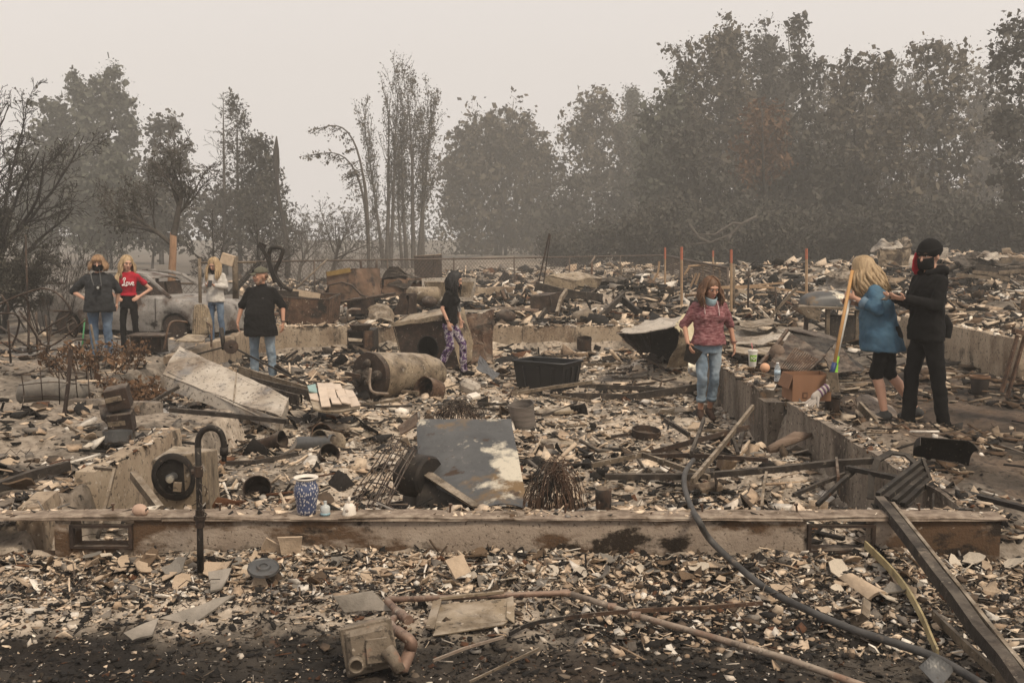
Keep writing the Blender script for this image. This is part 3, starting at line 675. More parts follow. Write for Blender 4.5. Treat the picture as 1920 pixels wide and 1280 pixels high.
def leaf_mesh(tips, per, size, spread, droop=0.0, keep=1.0, elong=1.0):
    T = np.array([tuple(a) for a, b in tips])
    if keep < 1: T = T[rng.random(len(T)) < keep]
    c = np.repeat(T, per, 0); n = len(c)
    c = c + rng.normal(0, spread, (n, 3)) - np.array([0, 0, droop]) * rng.random((n, 1))
    a = rng.normal(0, 1, (n, 3)); a[:, 2] -= droop * 2; a /= np.linalg.norm(a, axis=1, keepdims=True)
    b = np.cross(a, rng.normal(0, 1, (n, 3))); b /= np.linalg.norm(b, axis=1, keepdims=True)
    s = size * np.exp(rng.normal(0, .35, (n, 1)))
    V = np.stack([c - a * s * elong, c + b * s * .55, c + a * s * elong, c - b * s * .55], 1)
    Q = np.arange(n * 4).reshape(n, 4)
    return V.reshape(-1, 3), Q
def make_tree(label, base, H, prm, bark, leaf=None, lp=(6, 0.128, 0.38), name='tree', group=None, droop=0, keep=1., r0=None, trunk_d=(0, 0, 1), elong=1., extra=None, cat='tree', multi=None):
    """thing > trunk, crown; local coordinates at the base"""
    t = thing(name, label, cat, base, group=group); T = Tree()
    r0 = r0 or H * .016
    marks = [0]
    for (off, dd, hh, rf) in (multi or [((0, 0, 0), trunk_d, 1.0, 1.0)]):
        T.branch(Vector(off), dd, H * prm.get('trunk', 1.0) * hh, r0 * rf, 0, prm); marks.append(len(T.seg))
    P0, P1, R0, R1, lv = T.arrays(); b = lv > 0; ix = np.arange(len(lv))
    for m0, m1 in zip(marks, marks[1:]):
        a = (lv == 0) & (ix >= m0) & (ix < m1)
        V1, Q1 = seg_tubes(P0[a], P1[a], R0[a], R1[a], 7); link('trunk', tri_mesh('trunk', V1, Q1, bark, smooth=True), t)
    V, Q = seg_tubes(P0[b], P1[b], np.maximum(R0[b], prm.get('rmin', .006)), np.maximum(R1[b], prm.get('rmin', .006) * .7), 3)
    tag(link('branches', tri_mesh('branches', V, Q, bark), t), kind='stuff')
    if leaf:
        V, Q = leaf_mesh(T.tips, *lp, droop=droop, keep=keep, elong=elong); link('crown', tri_mesh('crown', V, Q, leaf), t)
    return t
def base_at(px, y, dz=0): x = (px - 960) / F * y * 1.0; return Vector((x, y, hz(x, y) + dz - .05))
def Ht(py, y): return P(960, py, y=y).z + .5          # height of a pixel row at a distance
round_ = dict(trunk=.62, rmin=.022, shape=lambda t: .35 + .75 * math.sin(PI * min(1, .15 + t * .8)), levels=[dict(seg=7, wob=.06, start=.18, taper=.7), dict(n=15, len=.62, ang=58, trop=.07, wob=.16, seg=6, rad=.5, start=.2, leafy=True), dict(n=8, len=.42, ang=45, trop=.03, wob=.2, seg=4, rad=.5, leafy=True), dict(n=3, len=.5, ang=40, wob=.2, seg=1, rad=.6)])
tall_ = dict(trunk=.92, rmin=.02, shape=lambda t: .46 * (1.2 - t) + .10, levels=[dict(seg=10, wob=.03, start=.12, taper=.85), dict(n=30, len=.62, ang=62, trop=.05, wob=.15, seg=5, rad=.4, start=.15, leafy=True), dict(n=6, len=.45, ang=45, trop=.0, wob=.2, seg=4, rad=.5, leafy=True), dict(n=2, len=.5, ang=40, wob=.2, seg=1, rad=.6)])
willow_ = dict(trunk=.45, rmin=.02, shape=lambda t: 1.0, levels=[dict(seg=5, wob=.08, start=.25, taper=.5), dict(n=10, len=1.05, ang=38, trop=.04, wob=.14, seg=7, rad=.6, start=.25, leafy=True), dict(n=9, len=.45, ang=55, trop=-.03, wob=.18, seg=5, rad=.45, leafy=True), dict(n=6, len=.55, ang=55, trop=-.5, wob=.12, seg=4, rad=.5)])
poplar_ = dict(trunk=.95, rmin=.018, shape=lambda t: .30, levels=[dict(seg=12, wob=.03, start=.30, taper=.92, leafy=False), dict(n=30, len=.6, ang=24, trop=.16, wob=.10, seg=5, rad=.4, leafy=True), dict(n=3, len=.5, ang=25, trop=.12, wob=.15, seg=3, rad=.6)])
bare_ = dict(trunk=.42, rmin=.009, shape=lambda t: 1.0, levels=[dict(seg=5, wob=.12, start=.35, taper=.5), dict(n=7, len=1.0, ang=42, trop=.06, wob=.18, seg=7, rad=.62, start=.15), dict(n=8, len=.5, ang=42, trop=.03, wob=.2, seg=6, rad=.5, start=.15), dict(n=6, len=.5, ang=40, trop=.02, wob=.22, seg=4, rad=.55), dict(n=3, len=.55, ang=38, wob=.2, seg=2, rad=.7)])
conifer_ = dict(trunk=1.0, rmin=.014, shape=lambda t: .26 * (1.05 - t) + .02, levels=[dict(seg=12, wob=.012, start=.12, taper=.93), dict(n=70, len=1.0, ang=72, trop=.05, wob=.10, seg=4, rad=.28, start=.1), dict(n=4, len=.4, ang=40, trop=.03, wob=.15, seg=2, rad=.6)])

# trees whose crowns are filled lobe by lobe: trunk, forking limbs out to every leaf cluster, loose leaves
def crown_tree(label, px, y, lobes, bark, leaf, lsize=.115, per=26, dens=1.0, clump=.42, r0=None, name='tree', stems=1, droop=0., trunk_top=None, ragged=.22):
    b = base_at(px, y); t = thing(name, label, 'tree', b); k = y / F; anchors = []
    for (lx, ly, rx, ry) in lobes:
        c = np.array(P(lx, ly, y=y) - b); r = np.array((rx * k, rx * k * .9, ry * k)); vol = (r[0] * r[2]) ** .5
        n = int(max(10, dens * 11 * r[0] * r[2] + 6))
        d = rng.normal(0, 1, (n, 3)); d /= np.linalg.norm(d, axis=1, keepdims=True); q = rng.random((n, 1)) ** .45 * (1 + ragged * rng.normal(0, 1, (n, 1)) * (rng.random((n, 1)) < .35))
        anchors.append(c + d * q * r)
    A = np.concatenate(anchors); A[:, 2] = np.maximum(A[:, 2], .8); top = max(P(l[0], l[1] - l[3] * .5, y=y).z for l in lobes) - b.z
    order = np.argsort(-A[:, 2]); hi = A[order[0]]; r0 = r0 or top * .017
    P0, P1, R0, R1 = [], [], [], []; nodes = []; base_n = None
    for st in range(stems):
        tp = Vector(hi) if st == 0 else Vector(A[order[int(len(A) * .12 * st) % len(A)]]); pts = []; prev = None; off = Vector(((st - (stems - 1) / 2) * .5, 0, -.1))
        mb = MB(); m = 9
        for q in range(m):
            f = q / (m - 1); p = off.lerp(Vector((tp.x, tp.y, tp.z * .96)), f) ; p.x = off.x + (tp.x - off.x) * f ** 1.7 + math.sin(f * 7 + px + st) * .10 * top * .06; p.y += math.sin(f * 5 + st) * .2; pts.append(p)
        rad = [r0 * (1 - .12 * st) * (1 - .9 * q / (m - 1)) + .012 for q in range(m)]; mb.tube(pts, rad, 7); mb.build('trunk', bark, t, True)
        nodes += [(np.array(p), r) for p, r in zip(pts[1:], rad[1:])]
    # limbs: each anchor hangs on the nearest lower node already placed
    NP = [n[0] for n in nodes]; NR = [n[1] for n in nodes]
    idx = np.argsort(np.linalg.norm((A - np.array([0, 0, A[:, 2].mean()])) * np.array([1, 1, .45]), axis=1))
    for a in idx:
        p = A[a]; N = np.array(NP); d = np.linalg.norm((N - p) * np.array([1, 1, .75]), axis=1) + np.maximum(0, N[:, 2] - p[2] + .2) * 2.2
        o = int(np.argmin(d)); r = max(min(NR[o] * .62, .11), .016); mid = (NP[o] + p) / 2 + np.array([0, 0, .10 * np.linalg.norm(p - NP[o])]) + rng.normal(0, .08, 3) * np.linalg.norm(p - NP[o])
        P0 += [NP[o], mid]; P1 += [mid, p]; R0 += [r, r * .75]; R1 += [r * .75, r * .5]; NP += [mid, p]; NR += [r * .75, r * .5]
        for tw in range(1):
            e = p + rng.normal(0, clump * .8, 3) + np.array([0, 0, .15 - droop]); P0.append(p); P1.append(e); R0.append(r * .45); R1.append(.008)
    V, Qd = seg_tubes(np.array(P0), np.array(P1), np.array(R0), np.array(R1), 3); tag(link('branches', tri_mesh('branches', V, Qd, bark), t), kind='stuff')
    if leaf:
        c = np.repeat(A, int(per * 1.2), 0); n = len(c); g = rng.normal(0, 1, (n, 3)) * clump * np.array([1, 1, .8]); c = c + g; c[:, 2] -= droop * 3 * rng.random(n) ** 1.5; c[:, 2] = np.maximum(c[:, 2], .25)
        a = rng.normal(0, 1, (n, 3)); a[:, 2] -= droop * 3; a /= np.linalg.norm(a, axis=1, keepdims=True); bb_ = np.cross(a, rng.normal(0, 1, (n, 3))); bb_ /= np.linalg.norm(bb_, axis=1, keepdims=True); sz = lsize * .66 * np.exp(rng.normal(0, .4, (n, 1)))
        c2 = np.repeat(A, 9, 0) + rng.normal(0, 1, (len(A) * 9, 3)) * clump * .80; c2[:, 2] = np.maximum(c2[:, 2], .3); a2 = rng.normal(0, 1, c2.shape); a2 /= np.linalg.norm(a2, axis=1, keepdims=True); b2 = np.cross(a2, rng.normal(0, 1, c2.shape)); b2 /= np.linalg.norm(b2, axis=1, keepdims=True); s2 = lsize * 1.9 * np.exp(rng.normal(0, .3, (len(c2), 1)))   # denser leaf sprays inside
        V = np.concatenate([np.stack([c - a * sz, c + bb_ * sz * .6, c + a * sz, c - bb_ * sz * .6], 1).reshape(-1, 3), np.stack([c2 - a2 * s2, c2 - a2 * s2 * .2 + b2 * s2 * .75, c2 + a2 * s2, c2 + a2 * s2 * .3 - b2 * s2 * .6], 1).reshape(-1, 3)]); n += len(c2); link('crown', tri_mesh('crown', V, np.arange(n * 4).reshape(n, 4), leaf), t)
    return t
# the big wood on the right
BD, BG, LB, LR, LG, LD = M['bark_dark'], M['bark_grey'], M['leaf_brown'], M['leaf_rust'], M['leaf_green'], M['leaf_dark']
crown_tree('tallest full brown tree with a double peak, left end of the wood on the right', 1340, 78, [(1290, 150, 32, 80), (1300, 250, 55, 90), (1345, 130, 38, 80), (1370, 85, 30, 50), (1382, 190, 52, 100), (1335, 330, 75, 110)], BD, LB, .12)
crown_tree('tall dark tree whose crown peaks just left of the thin poplar tip', 1432, 82, [(1430, 90, 26, 46), (1440, 160, 42, 75), (1425, 270, 66, 100), (1455, 330, 50, 90)], BD, LD, .12)
crown_tree('lower spreading green tree sloping down the left edge of the wood', 1255, 76, [(1215, 235, 18, 45), (1255, 225, 30, 75), (1235, 330, 44, 110), (1265, 400, 50, 80)], BD, LG, .12)
crown_tree('slender pointed poplar rising above the wood between two broad crowns', 1505, 72, [(1495, 60, 13, 36), (1500, 125, 24, 55), (1540, 140, 9, 48), (1512, 230, 34, 70)], BD, LD, .11, 20, .8, .3)
crown_tree('rusty brown smaller tree standing in front of the tallest trees', 1432, 62, [(1430, 225, 34, 38), (1450, 280, 38, 60), (1410, 300, 34, 60)], BD, LR, .09, 26, 1, .35)
crown_tree('drooping brown tree with a hooked top right of the pointed poplar', 1615, 66, [(1605, 135, 36, 48), (1650, 150, 34, 60), (1578, 195, 34, 70), (1625, 255, 64, 80), (1590, 330, 50, 70)], BD, LB, .10, 24, 1, .34, droop=.25)
crown_tree('airy tall brown tree with wispy top left of the right edge tree', 1770, 64, [(1740, 120, 40, 50), (1790, 95, 30, 30), (1785, 165, 40, 60), (1735, 205, 50, 70), (1800, 260, 46, 80), (1765, 345, 70, 80)], BD, LB, .095, 18, .75, .42)
crown_tree('second airy brown tree close behind the person in the beanie', 1690, 60, [(1690, 240, 40, 60), (1670, 310, 50, 60), (1710, 380, 60, 60)], BD, LB, .09, 20, .9, .36)
crown_tree('dark leafy tree cut by the right edge of the picture', 1930, 47, [(1905, 110, 42, 80), (1935, 55, 34, 36), (1880, 215, 34, 70), (1925, 260, 50, 90), (1900, 350, 40, 70)], BD, LD, .08, 26, 1.2, .28)
crown_tree('dark dense tree in the middle of the wood under the double peak', 1300, 66, [(1290, 300, 50, 80), (1330, 390, 70, 80), (1270, 410, 50, 60)], BD, LD, .10, 26, 1.1, .36)
crown_tree('dark scorched tree whose limbs fork behind the tall stakes', 1560, 62, [(1540, 300, 50, 70), (1590, 360, 60, 70), (1520, 400, 60, 60)], BD, LD, .10, 24, 1, .36)
crown_tree('broad dark tree filling the wood below the pointed poplar', 1480, 70, [(1470, 300, 60, 90), (1500, 390, 80, 70), (1400, 380, 60, 80)], BD, LD, .11, 26, 1, .38)
for (px, y, lobes, lab, lf) in ((1480, 98, [(1470, 190, 55, 100), (1450, 300, 60, 90), (1520, 310, 50, 90)], 'hazy tree in the second row behind the pointed poplar', LD), (1600, 100, [(1570, 215, 50, 90), (1640, 240, 50, 90), (1610, 340, 70, 80)], 'hazy tree in the second row behind the drooping brown tree', LB), (1720, 96, [(1690, 210, 44, 90), (1740, 260, 50, 100), (1710, 350, 60, 80)], 'hazy tree in the second row left of the wispy topped tree', LD), (1850, 92, [(1835, 215, 42, 100), (1870, 300, 46, 100), (1830, 350, 60, 80)], 'hazy tree in the second row beside the right edge tree', LB), (1230, 100, [(1215, 300, 40, 80), (1260, 300, 40, 90), (1230, 390, 60, 70)], 'hazy tree in the second row at the left end of the wood', LG)):
    crown_tree(lab, px, y, lobes, BG, lf, .14, 20, .7, .5)
u0 = make_tree('low scorched understory tree at the foot of the wood', base_at(1240, 60), 6.2, dict(round_, trunk=.5), M['bark_dark'], M['leaf_dark'], (6, 0.102, 0.32), name='understory_tree', group='understory trees along the foot of the wood')
for (px, y, s) in ((1320, 57, 1.0), (1395, 59, 1.15), (1470, 56, 1.0), (1540, 58, 1.1), (1610, 55, 1.05), (1680, 57, 1.2), (1750, 54, 1.1), (1830, 52, 1.0), (1900, 50, 1.1), (1180, 64, .9), (1110, 68, .95), (1280, 63, 1.3), (1500, 64, 1.3), (1640, 62, 1.3), (1790, 60, 1.3), (1050, 70, .8), (1215, 62, 1.1), (1355, 62, 1.2), (1435, 60, 1.2), (1580, 63, 1.2), (1715, 60, 1.1), (1865, 56, 1.1)):
    copy_thing(u0, base_at(px, y, -.9), random.uniform(0, 6), s, 'low scorched understory tree at the foot of the wood')
# middle
crown_tree('big round brown willow dome left of the wood', 940, 112, [(935, 250, 75, 55), (890, 290, 55, 70), (985, 275, 60, 65), (860, 360, 42, 90), (940, 350, 85, 100), (1020, 350, 45, 90), (900, 430, 70, 60), (990, 430, 60, 60)], BG, LB, .15, 20, .62, .5, stems=3, droop=.5)
crown_tree('fork crowned leafy tree between the willow dome and the wood', 1118, 112, [(1118, 200, 40, 34), (1085, 245, 34, 40), (1150, 245, 42, 44), (1118, 320, 70, 80), (1180, 320, 36, 60)], BG, LB, .15, 20, .6, .5)
crown_tree('dense low tree under the fork crowned tree', 1090, 100, [(1075, 390, 50, 70), (1150, 400, 60, 70), (1040, 430, 40, 50)], BG, LD, .14, 22, .7, .5)
make_tree('faint grey conifer far behind the fork crowned tree', base_at(1180, 125), Ht(178, 125), dict(conifer_, shape=lambda t: .30 * (1.05 - t) + .02, rmin=.03), M['bark_grey'], M['leaf_green'], (14, 0.160, 0.43), name='conifer_tree')
make_tree('pair of tall bare poplar stems with feathery tops, left of the bigger clump', base_at(727, 74), Ht(150, 74), dict(poplar_, levels=[dict(seg=12, wob=.025, start=.32, taper=.93), dict(n=24, len=.6, ang=22, trop=.17, wob=.1, seg=5, rad=.4, leafy=True), dict(n=3, len=.5, ang=25, trop=.12, wob=.15, seg=3, rad=.6)]), M['bark_grey'], M['leaf_brown'], (3, 0.070, 0.15), name='poplar_tree', keep=.75, multi=[((0, 0, 0), (.0, 0, 1), .95, .9), ((.25, 0, 0), (.03, 0, 1), 1.0, .8), ((-.2, 0, 0), (-.10, 0, 1), .72, .6), ((-.35, 0, 0), (-.05, 0, 1), .85, .6)])
make_tree('clump of tall scorched poplars right of the paired stems', base_at(778, 74), Ht(152, 74), poplar_, M['bark_grey'], M['leaf_brown'], (6, 0.070, 0.17), name='poplar_tree', keep=.8, multi=[((-.6, 0, 0), (-.03, 0, 1), .82, .8), ((-.1, 0, 0), (-.01, 0, 1), 1.0, .9), ((.3, 0, 0), (.03, 0, 1), .9, .9), ((.6, 0, 0), (.05, 0, 1), .8, .7), ((-.9, 0, 0), (-.08, 0, 1), .7, .6)])
make_tree('thin bare tree with fanned twigs behind the chain link fence', base_at(622, 46), Ht(335, 46), bare_, M['bark_grey'], name='bare_tree', r0=.11)
make_tree('small bare tree left of the fan shaped bare tree', base_at(560, 52), Ht(352, 52), bare_, M['bark_grey'], name='bare_tree', r0=.10)
# bowed saplings with drooping tips
def bowed(label, px, y, tips):
    b = base_at(px, y); t = thing('bowed_tree', label, 'tree', b); mb = MB(); br = MB(); lf = []
    for (tx, ty, lean) in tips:
        e = P(tx, ty, y=y) - b; Hh = e.z; pts = []
        for k in range(15):
            s = k / 14; pts.append(Vector((e.x * s ** 2.6, .2 * math.sin(s * 3), Hh * 1.06 * math.sin(min(1, s * 1.02) * PI * .56) / math.sin(PI * .5) * (1 if s < 1 else 1))))
        mb.tube(pts, [.09 * (1 - k / 15.5) + .008 for k in range(15)], 6)
        for k in range(7, 15):
            for j in range(3):
                d = Vector((-random.uniform(.5, 1.1) * (1 if e.x < 0 else -.4), random.uniform(-.3, .3), -random.uniform(.1, .6))) * random.uniform(.4, .9)
                br.tube([pts[k], pts[k] + d * .5 + Vector((0, 0, .04)), pts[k] + d], [.02, .014, .008], 4); lf += [(pts[k] + d * q, d) for q in (.3, .6, .8, 1)]
    mb.build('trunk', M['bark_grey'], t, True); br.build('branches', M['bark_grey'], t)
    V, Q = leaf_mesh(lf, 3, .055, .09); link('crown', tri_mesh('crown', V, Q, M['leaf_brown']), t)
bowed('bowed thin tree with stems bent over to the left and drooping tips', 692, 50, [(600, 252, 0), (588, 300, 0), (668, 330, 0)])
# snag
b = base_at(540, 55); t = thing('dead_snag', 'leaning burnt trunk without branches, ending in a dark spike', 'tree', b); e = P(516, 256, y=55) - b; mb = MB()
pts = [e * s + Vector((.12 * math.sin(s * 7), 0, 0)) for s in np.linspace(0, 1, 12)]
mb.tube(pts, [.17, .16, .15, .14, .13, .12, .11, .10, .11, .2, .15, .03], 8).rough(.03, 3).build('trunk', M['bark_dark'], t, True)
# left
make_tree('bare tall conifer with fine drooping twigs behind the man in the cap', base_at(424, 60), Ht(172, 60), conifer_, M['bark_grey'], name='conifer_tree')
make_tree('narrow leafier conifer just right of the bare one', base_at(452, 62), Ht(182, 62), dict(conifer_, shape=lambda t: .20 * (1.05 - t) + .03), M['bark_grey'], M['leaf_dark'], (6, 0.090, 0.20), name='conifer_tree', keep=.7)
make_tree('shorter dense conifer right of the pair', base_at(486, 60), Ht(265, 60), dict(conifer_, shape=lambda t: .34 * (1.05 - t) + .04), M['bark_grey'], M['leaf_dark'], (9, 0.096, 0.22), name='conifer_tree')
make_tree('old orchard tree with wide curved limbs behind the white shirted girl', base_at(425, 36), Ht(352, 36), dict(bare_, trunk=.34), M['bark_dark'], name='bare_tree', r0=.16, multi=[((0, 0, 0), (-.35, 0, 1), 1.0, .9), ((.1, 0, 0), (.62, 0, .8), 1.25, .9)])
crown_tree('leafy greyish tree with loose pointed tufts left of the orange trunk', 305, 84, [(298, 255, 14, 38), (322, 235, 9, 28), (332, 305, 26, 50), (288, 330, 34, 55), (315, 395, 44, 66)], BG, LD, .12, 18, 1.20, .38)
crown_tree('tall feathery poplar mass at the left with several pointed tops', 200, 88, [(190, 185, 17, 58), (214, 165, 15, 52), (240, 225, 18, 56), (165, 220, 24, 62), (145, 170, 12, 40), (205, 320, 60, 100)], BG, LG, .13, 24, 1.35, .36)
crown_tree('full grey green tree filling the left behind the big bare tree', 110, 84, [(110, 250, 40, 70), (90, 330, 60, 90), (140, 360, 60, 90), (60, 420, 60, 60)], BG, LG, .13, 24, 1.35, .42)
crown_tree('dark green round tree low behind the woman with the camera', 210, 72, [(205, 360, 50, 70), (240, 420, 50, 55), (170, 430, 50, 50)], BG, LG, .12, 24, 1.35, .4)
crown_tree('round grey tree low between the orange trunk and the big bare tree', 285, 66, [(280, 390, 40, 56), (300, 435, 50, 40)], BG, LD, .11, 22, 1.35, .38)
crown_tree('dim leafy tree low behind the bare conifers', 420, 76, [(400, 390, 46, 60), (470, 400, 44, 66), (500, 350, 22, 60)], BG, LD, .12, 18, .8, .42)
# tree with the peeled orange trunk
b = base_at(322, 27); t = make_tree('small scorched tree with dark hanging clumps above a peeled orange trunk', b + Vector((.10, 0, 2.15)), 3.4, dict(bare_, trunk=.30), M['bark_grey'], M['leaf_dark'], (4, .035, 0.09), name='scorched_tree', r0=.10, keep=.10, droop=.25, multi=[((0, 0, 0), (.30, 0, 1), 1.25, 1), ((0, 0, -.3), (-.75, 0, .6), 1.3, .7)])
mb = MB(); mb.tube([(-.14, 0, -2.3), (-.11, 0, -1.4), (-.03, 0, -.5), (.0, 0, .05)], [.12, .105, .095, .09], 9).rough(.010, 6).build('bark', M['bark_orange'], t, True)
# big bare tree, left edge, near
bt = dict(trunk=.38, rmin=.0075, lean=(0, 0, 0), shape=lambda t: 1.0, levels=[dict(seg=5, wob=.12, start=.25, taper=.5), dict(n=8, len=1.05, ang=46, trop=.05, wob=.13, seg=9, rad=.55, start=.1), dict(n=8, len=.46, ang=40, trop=.0, wob=.16, seg=7, rad=.5, start=.15), dict(n=8, len=.48, ang=36, trop=-.03, wob=.16, seg=5, rad=.5), dict(n=3, len=.6, ang=32, trop=-.03, wob=.18, seg=2, rad=.7)])
make_tree('big dark bare tree with long drooping twigs at the left edge', base_at(-50, 24), 8.0, bt, M['bark_dark'], M['leaf_dark'], (3, .028, 0.06), name='bare_tree', keep=.10, r0=.22, multi=[((0, 0, 0), (.10, 0, 1), 1.0, 1), ((.1, 0, 0), (.42, .1, 1), .95, .8), ((0, .2, 0), (-.3, .3, 1), 1.0, .8)])
make_tree('dark bare twiggy tree leaning in at the left edge beside the bigger one', base_at(-8, 21), 4.2, dict(bt, trunk=.34), M['bark_dark'], M['leaf_dark'], (4, .024, 0.06), name='bare_tree', keep=.25, r0=.09, multi=[((0, 0, 0), (-.1, 0, 1), 1.0, 1), ((.1, 0, 0), (.3, 0, 1), .9, .7)])
# burnt shrubs
def shrub(label, base, H, n, spread, m, leaf=None, name='burnt_shrub'):
    t = thing(name, label, 'shrub', base); mb = []; T = Tree()
    pr = dict(rmin=.004, levels=[dict(seg=6, wob=.09, trop=.06, start=.25, taper=.8), dict(n=7, len=.42, ang=30, trop=.05, wob=.14, seg=4, rad=.6), dict(n=3, len=.5, ang=30, wob=.15, seg=3, rad=.7)])
    for k in range(n):
        a = random.uniform(0, 6.28); s = random.random() ** .5 * spread
        T.branch(Vector((math.cos(a) * s * .4, math.sin(a) * s * .4, 0)), (math.cos(a) * s * .45, math.sin(a) * s * .45, 1), H * random.uniform(.7, 1.05), .012, 0, pr)
    P0, P1, R0, R1, lv = T.arrays(); V, Q = seg_tubes(P0, P1, np.maximum(R0, .004), np.maximum(R1, .003), 3); link('stems', tri_mesh('stems', V, Q, m), t)
    if leaf: V, Q = leaf_mesh(T.tips, 1, .03, .04, keep=.5); link('foliage', tri_mesh('foliage', V, Q, leaf), t)
    return t
shrub('tall twiggy burnt shrub behind the tangled garden chairs at the left', base_at(95, 21), 2.0, 30, 1.5, M['bark_dark'])
shrub('grey burnt bush row behind the chain link fence', base_at(690, 46), 2.4, 26, 3.0, M['bark_grey'])
shrub('second grey burnt bush left of the bowed tree behind the fence', base_at(575, 44), 2.4, 22, 2.4, M['bark_grey'])
shrub('grey twiggy bush under the poplar clump', base_at(760, 52), 2.2, 22, 2.6, M['bark_grey'])
# bleached fallen limb in front of the wood
b = base_at(1290, 52); t = thing('fallen_limb', 'pale bleached fallen limb arching in front of the dark wood', 'limb', b)
mb = MB()
for pts in ([(1420, 405), (1390, 420), (1370, 440), (1330, 455), (1290, 458)], [(1390, 420), (1375, 418), (1340, 440), (1300, 440)], [(1370, 440), (1365, 452)], [(1330, 455), (1310, 445), (1292, 420)]):
    mb.tube([P(x, y, y=52) - b for x, y in pts], [.09 - .012 * k for k in range(len(pts))], 6)
mb.build('branches', M['bark_grey'], t, True)
# far line of trees fading into the smoke
V = []; Q = []; n = 0
for k in range(24):
    x = rng.uniform(-75, 75); y = rng.uniform(135, 155); H = rng.uniform(5, 11)
    c = np.column_stack([rng.normal(x, 2.6, 260), rng.normal(y, 1, 260), np.abs(rng.normal(H * .45, H * .28, 260)) - .5])
    V2, Q2 = leaf_mesh([(tuple(q), None) for q in c], 3, .22, .6); V.append(V2); Q.append(Q2 + n); n += len(V2)
tag(link('far_wood', tri_mesh('far_wood', np.concatenate(V), np.concatenate(Q), M['leaf_dark'])), kind='stuff')
# ------------------------------------------------------------------ objects in the ruin
def put(mb, name, m, t, **k): return mb.build(name, m, t, loc=-t.location, **k)
def Q(px, py, y): return P(px, py, y=y)
def hexa(mb, a, b, c, d, e, f, g, h):              # bottom a,b,c,d  top e,f,g,h (both counter-clockwise from above)
    return mb.add([tuple(q) for q in (a, b, c, d, e, f, g, h)], [(3, 2, 1, 0), (4, 5, 6, 7), (0, 1, 5, 4), (1, 2, 6, 5), (2, 3, 7, 6), (3, 0, 4, 7)])
def single(name, label, cat, mb, m, base, group=None, **k):
    me_loc = Vector(base); V = np.concatenate(mb.v) - np.array(me_loc); mb.v = [V]
    o = mb.build(name, m, None, loc=me_loc, **k); return tag(o, label, cat, group, 'thing')
def bar(label, pts, w, h, m, name='metal_bar', cat='bar', group=None, up=(0, 0, 1), tube=False):
    pts = [Q(*p) for p in pts]; mb = MB()
    if tube: mb.tube(pts, w / 2, 8)
    else:
        mb.tube(pts, w * .62, 4, flat=h / w, up=up)
    return single(name, label, cat, mb, m, pts[0], group, bevel=0, smooth=tube)
def smoothpts(pts, n=6):                            # Catmull-Rom through points
    pts = [Vector(p) for p in pts]; out = []
    for i in range(len(pts) - 1):
        a, b, c, d = pts[max(i - 1, 0)], pts[i], pts[i + 1], pts[min(i + 2, len(pts) - 1)]
        for k in range(n):
            t = k / n; out.append(.5 * ((2 * b) + (c - a) * t + (2 * a - 5 * b + 4 * c - d) * t * t + (3 * b - a - 3 * c + d) * t ** 3))
    return out + [pts[-1]]
M['porcelain'] = plain('chalky_porcelain', (.66, .60, .52), .5, 0, .1)
M['skin_doll'] = plain('tan_plastic_skin', (.40, .27, .20), .6, 0, .08)
M['black_plastic'] = mat('black_plastic', [(.3, (.008, .008, .009)), (.7, (.013, .013, .014))], 8, .42, .04, spec=.4, over=[((.10, .085, .07), 12., .74, .05)])
M['cardboard'] = mat('brown_cardboard', [(.3, (.20, .105, .06)), (.7, (.245, .13, .075))], 5, .85, .05, stretch=(1, 1, .3))
M['wood_pole'] = mat('varnished_ash_wood', [(.3, (.38, .20, .075)), (.7, (.50, .29, .12))], 12, .5, .08, stretch=(3, 3, .4))
M['tan_pipe'] = mat('scorched_conduit', [(.25, (.14, .11, .085)), (.5, (.24, .19, .15)), (.8, (.34, .28, .225))], 7, .7, .2, .2, over=[((.19, .105, .07), 3., .62, .07), ((.05, .04, .03), 9., .62, .05)], speck=.5, dust=.4)
M['brass'] = mat('scorched_pink_brass', [(.3, (.17, .105, .078)), (.7, (.28, .19, .14))], 7, .6, .2, .35, over=[((.05, .04, .035), 8., .60, .06)], speck=.5, dust=.3)
M['meter'] = mat('scorched_cast_metal', [(.25, (.09, .07, .05)), (.55, (.17, .135, .10)), (.8, (.27, .22, .165))], 9, .75, .4, .2, speck=.6, dust=.3, over=[((.30, .13, .08), 3.2, .62, .05), ((.04, .032, .026), 6., .66, .05)])
M['blue_glaze'] = None
m = bpy.data.materials.new('blue_and_white_glaze'); m.use_nodes = True; nn = m.node_tree.nodes; ll = m.node_tree.links; bb = nn['Principled BSDF']
tcn = nn.new('ShaderNodeTexCoord'); mp = nn.new('ShaderNodeMapping'); mp.inputs['Scale'].default_value = (1, 1, .55); ll.new(tcn.outputs['Object'], mp.inputs[0])
vo = nn.new('ShaderNodeTexVoronoi'); vo.inputs['Scale'].default_value = 95; vo.inputs['Randomness'].default_value = .75; ll.new(mp.outputs[0], vo.inputs['Vector'])
vr = nn.new('ShaderNodeValToRGB'); e = vr.color_ramp.elements; e[0].position = .27; e[0].color = (.55, .52, .50, 1); e[1].position = .44; e[1].color = (.05, .065, .13, 1)
ll.new(vo.outputs['Distance'], vr.inputs[0]); ll.new(vr.outputs[0], bb.inputs['Base Color']); bb.inputs['Roughness'].default_value = .4; M['blue_glaze'] = m

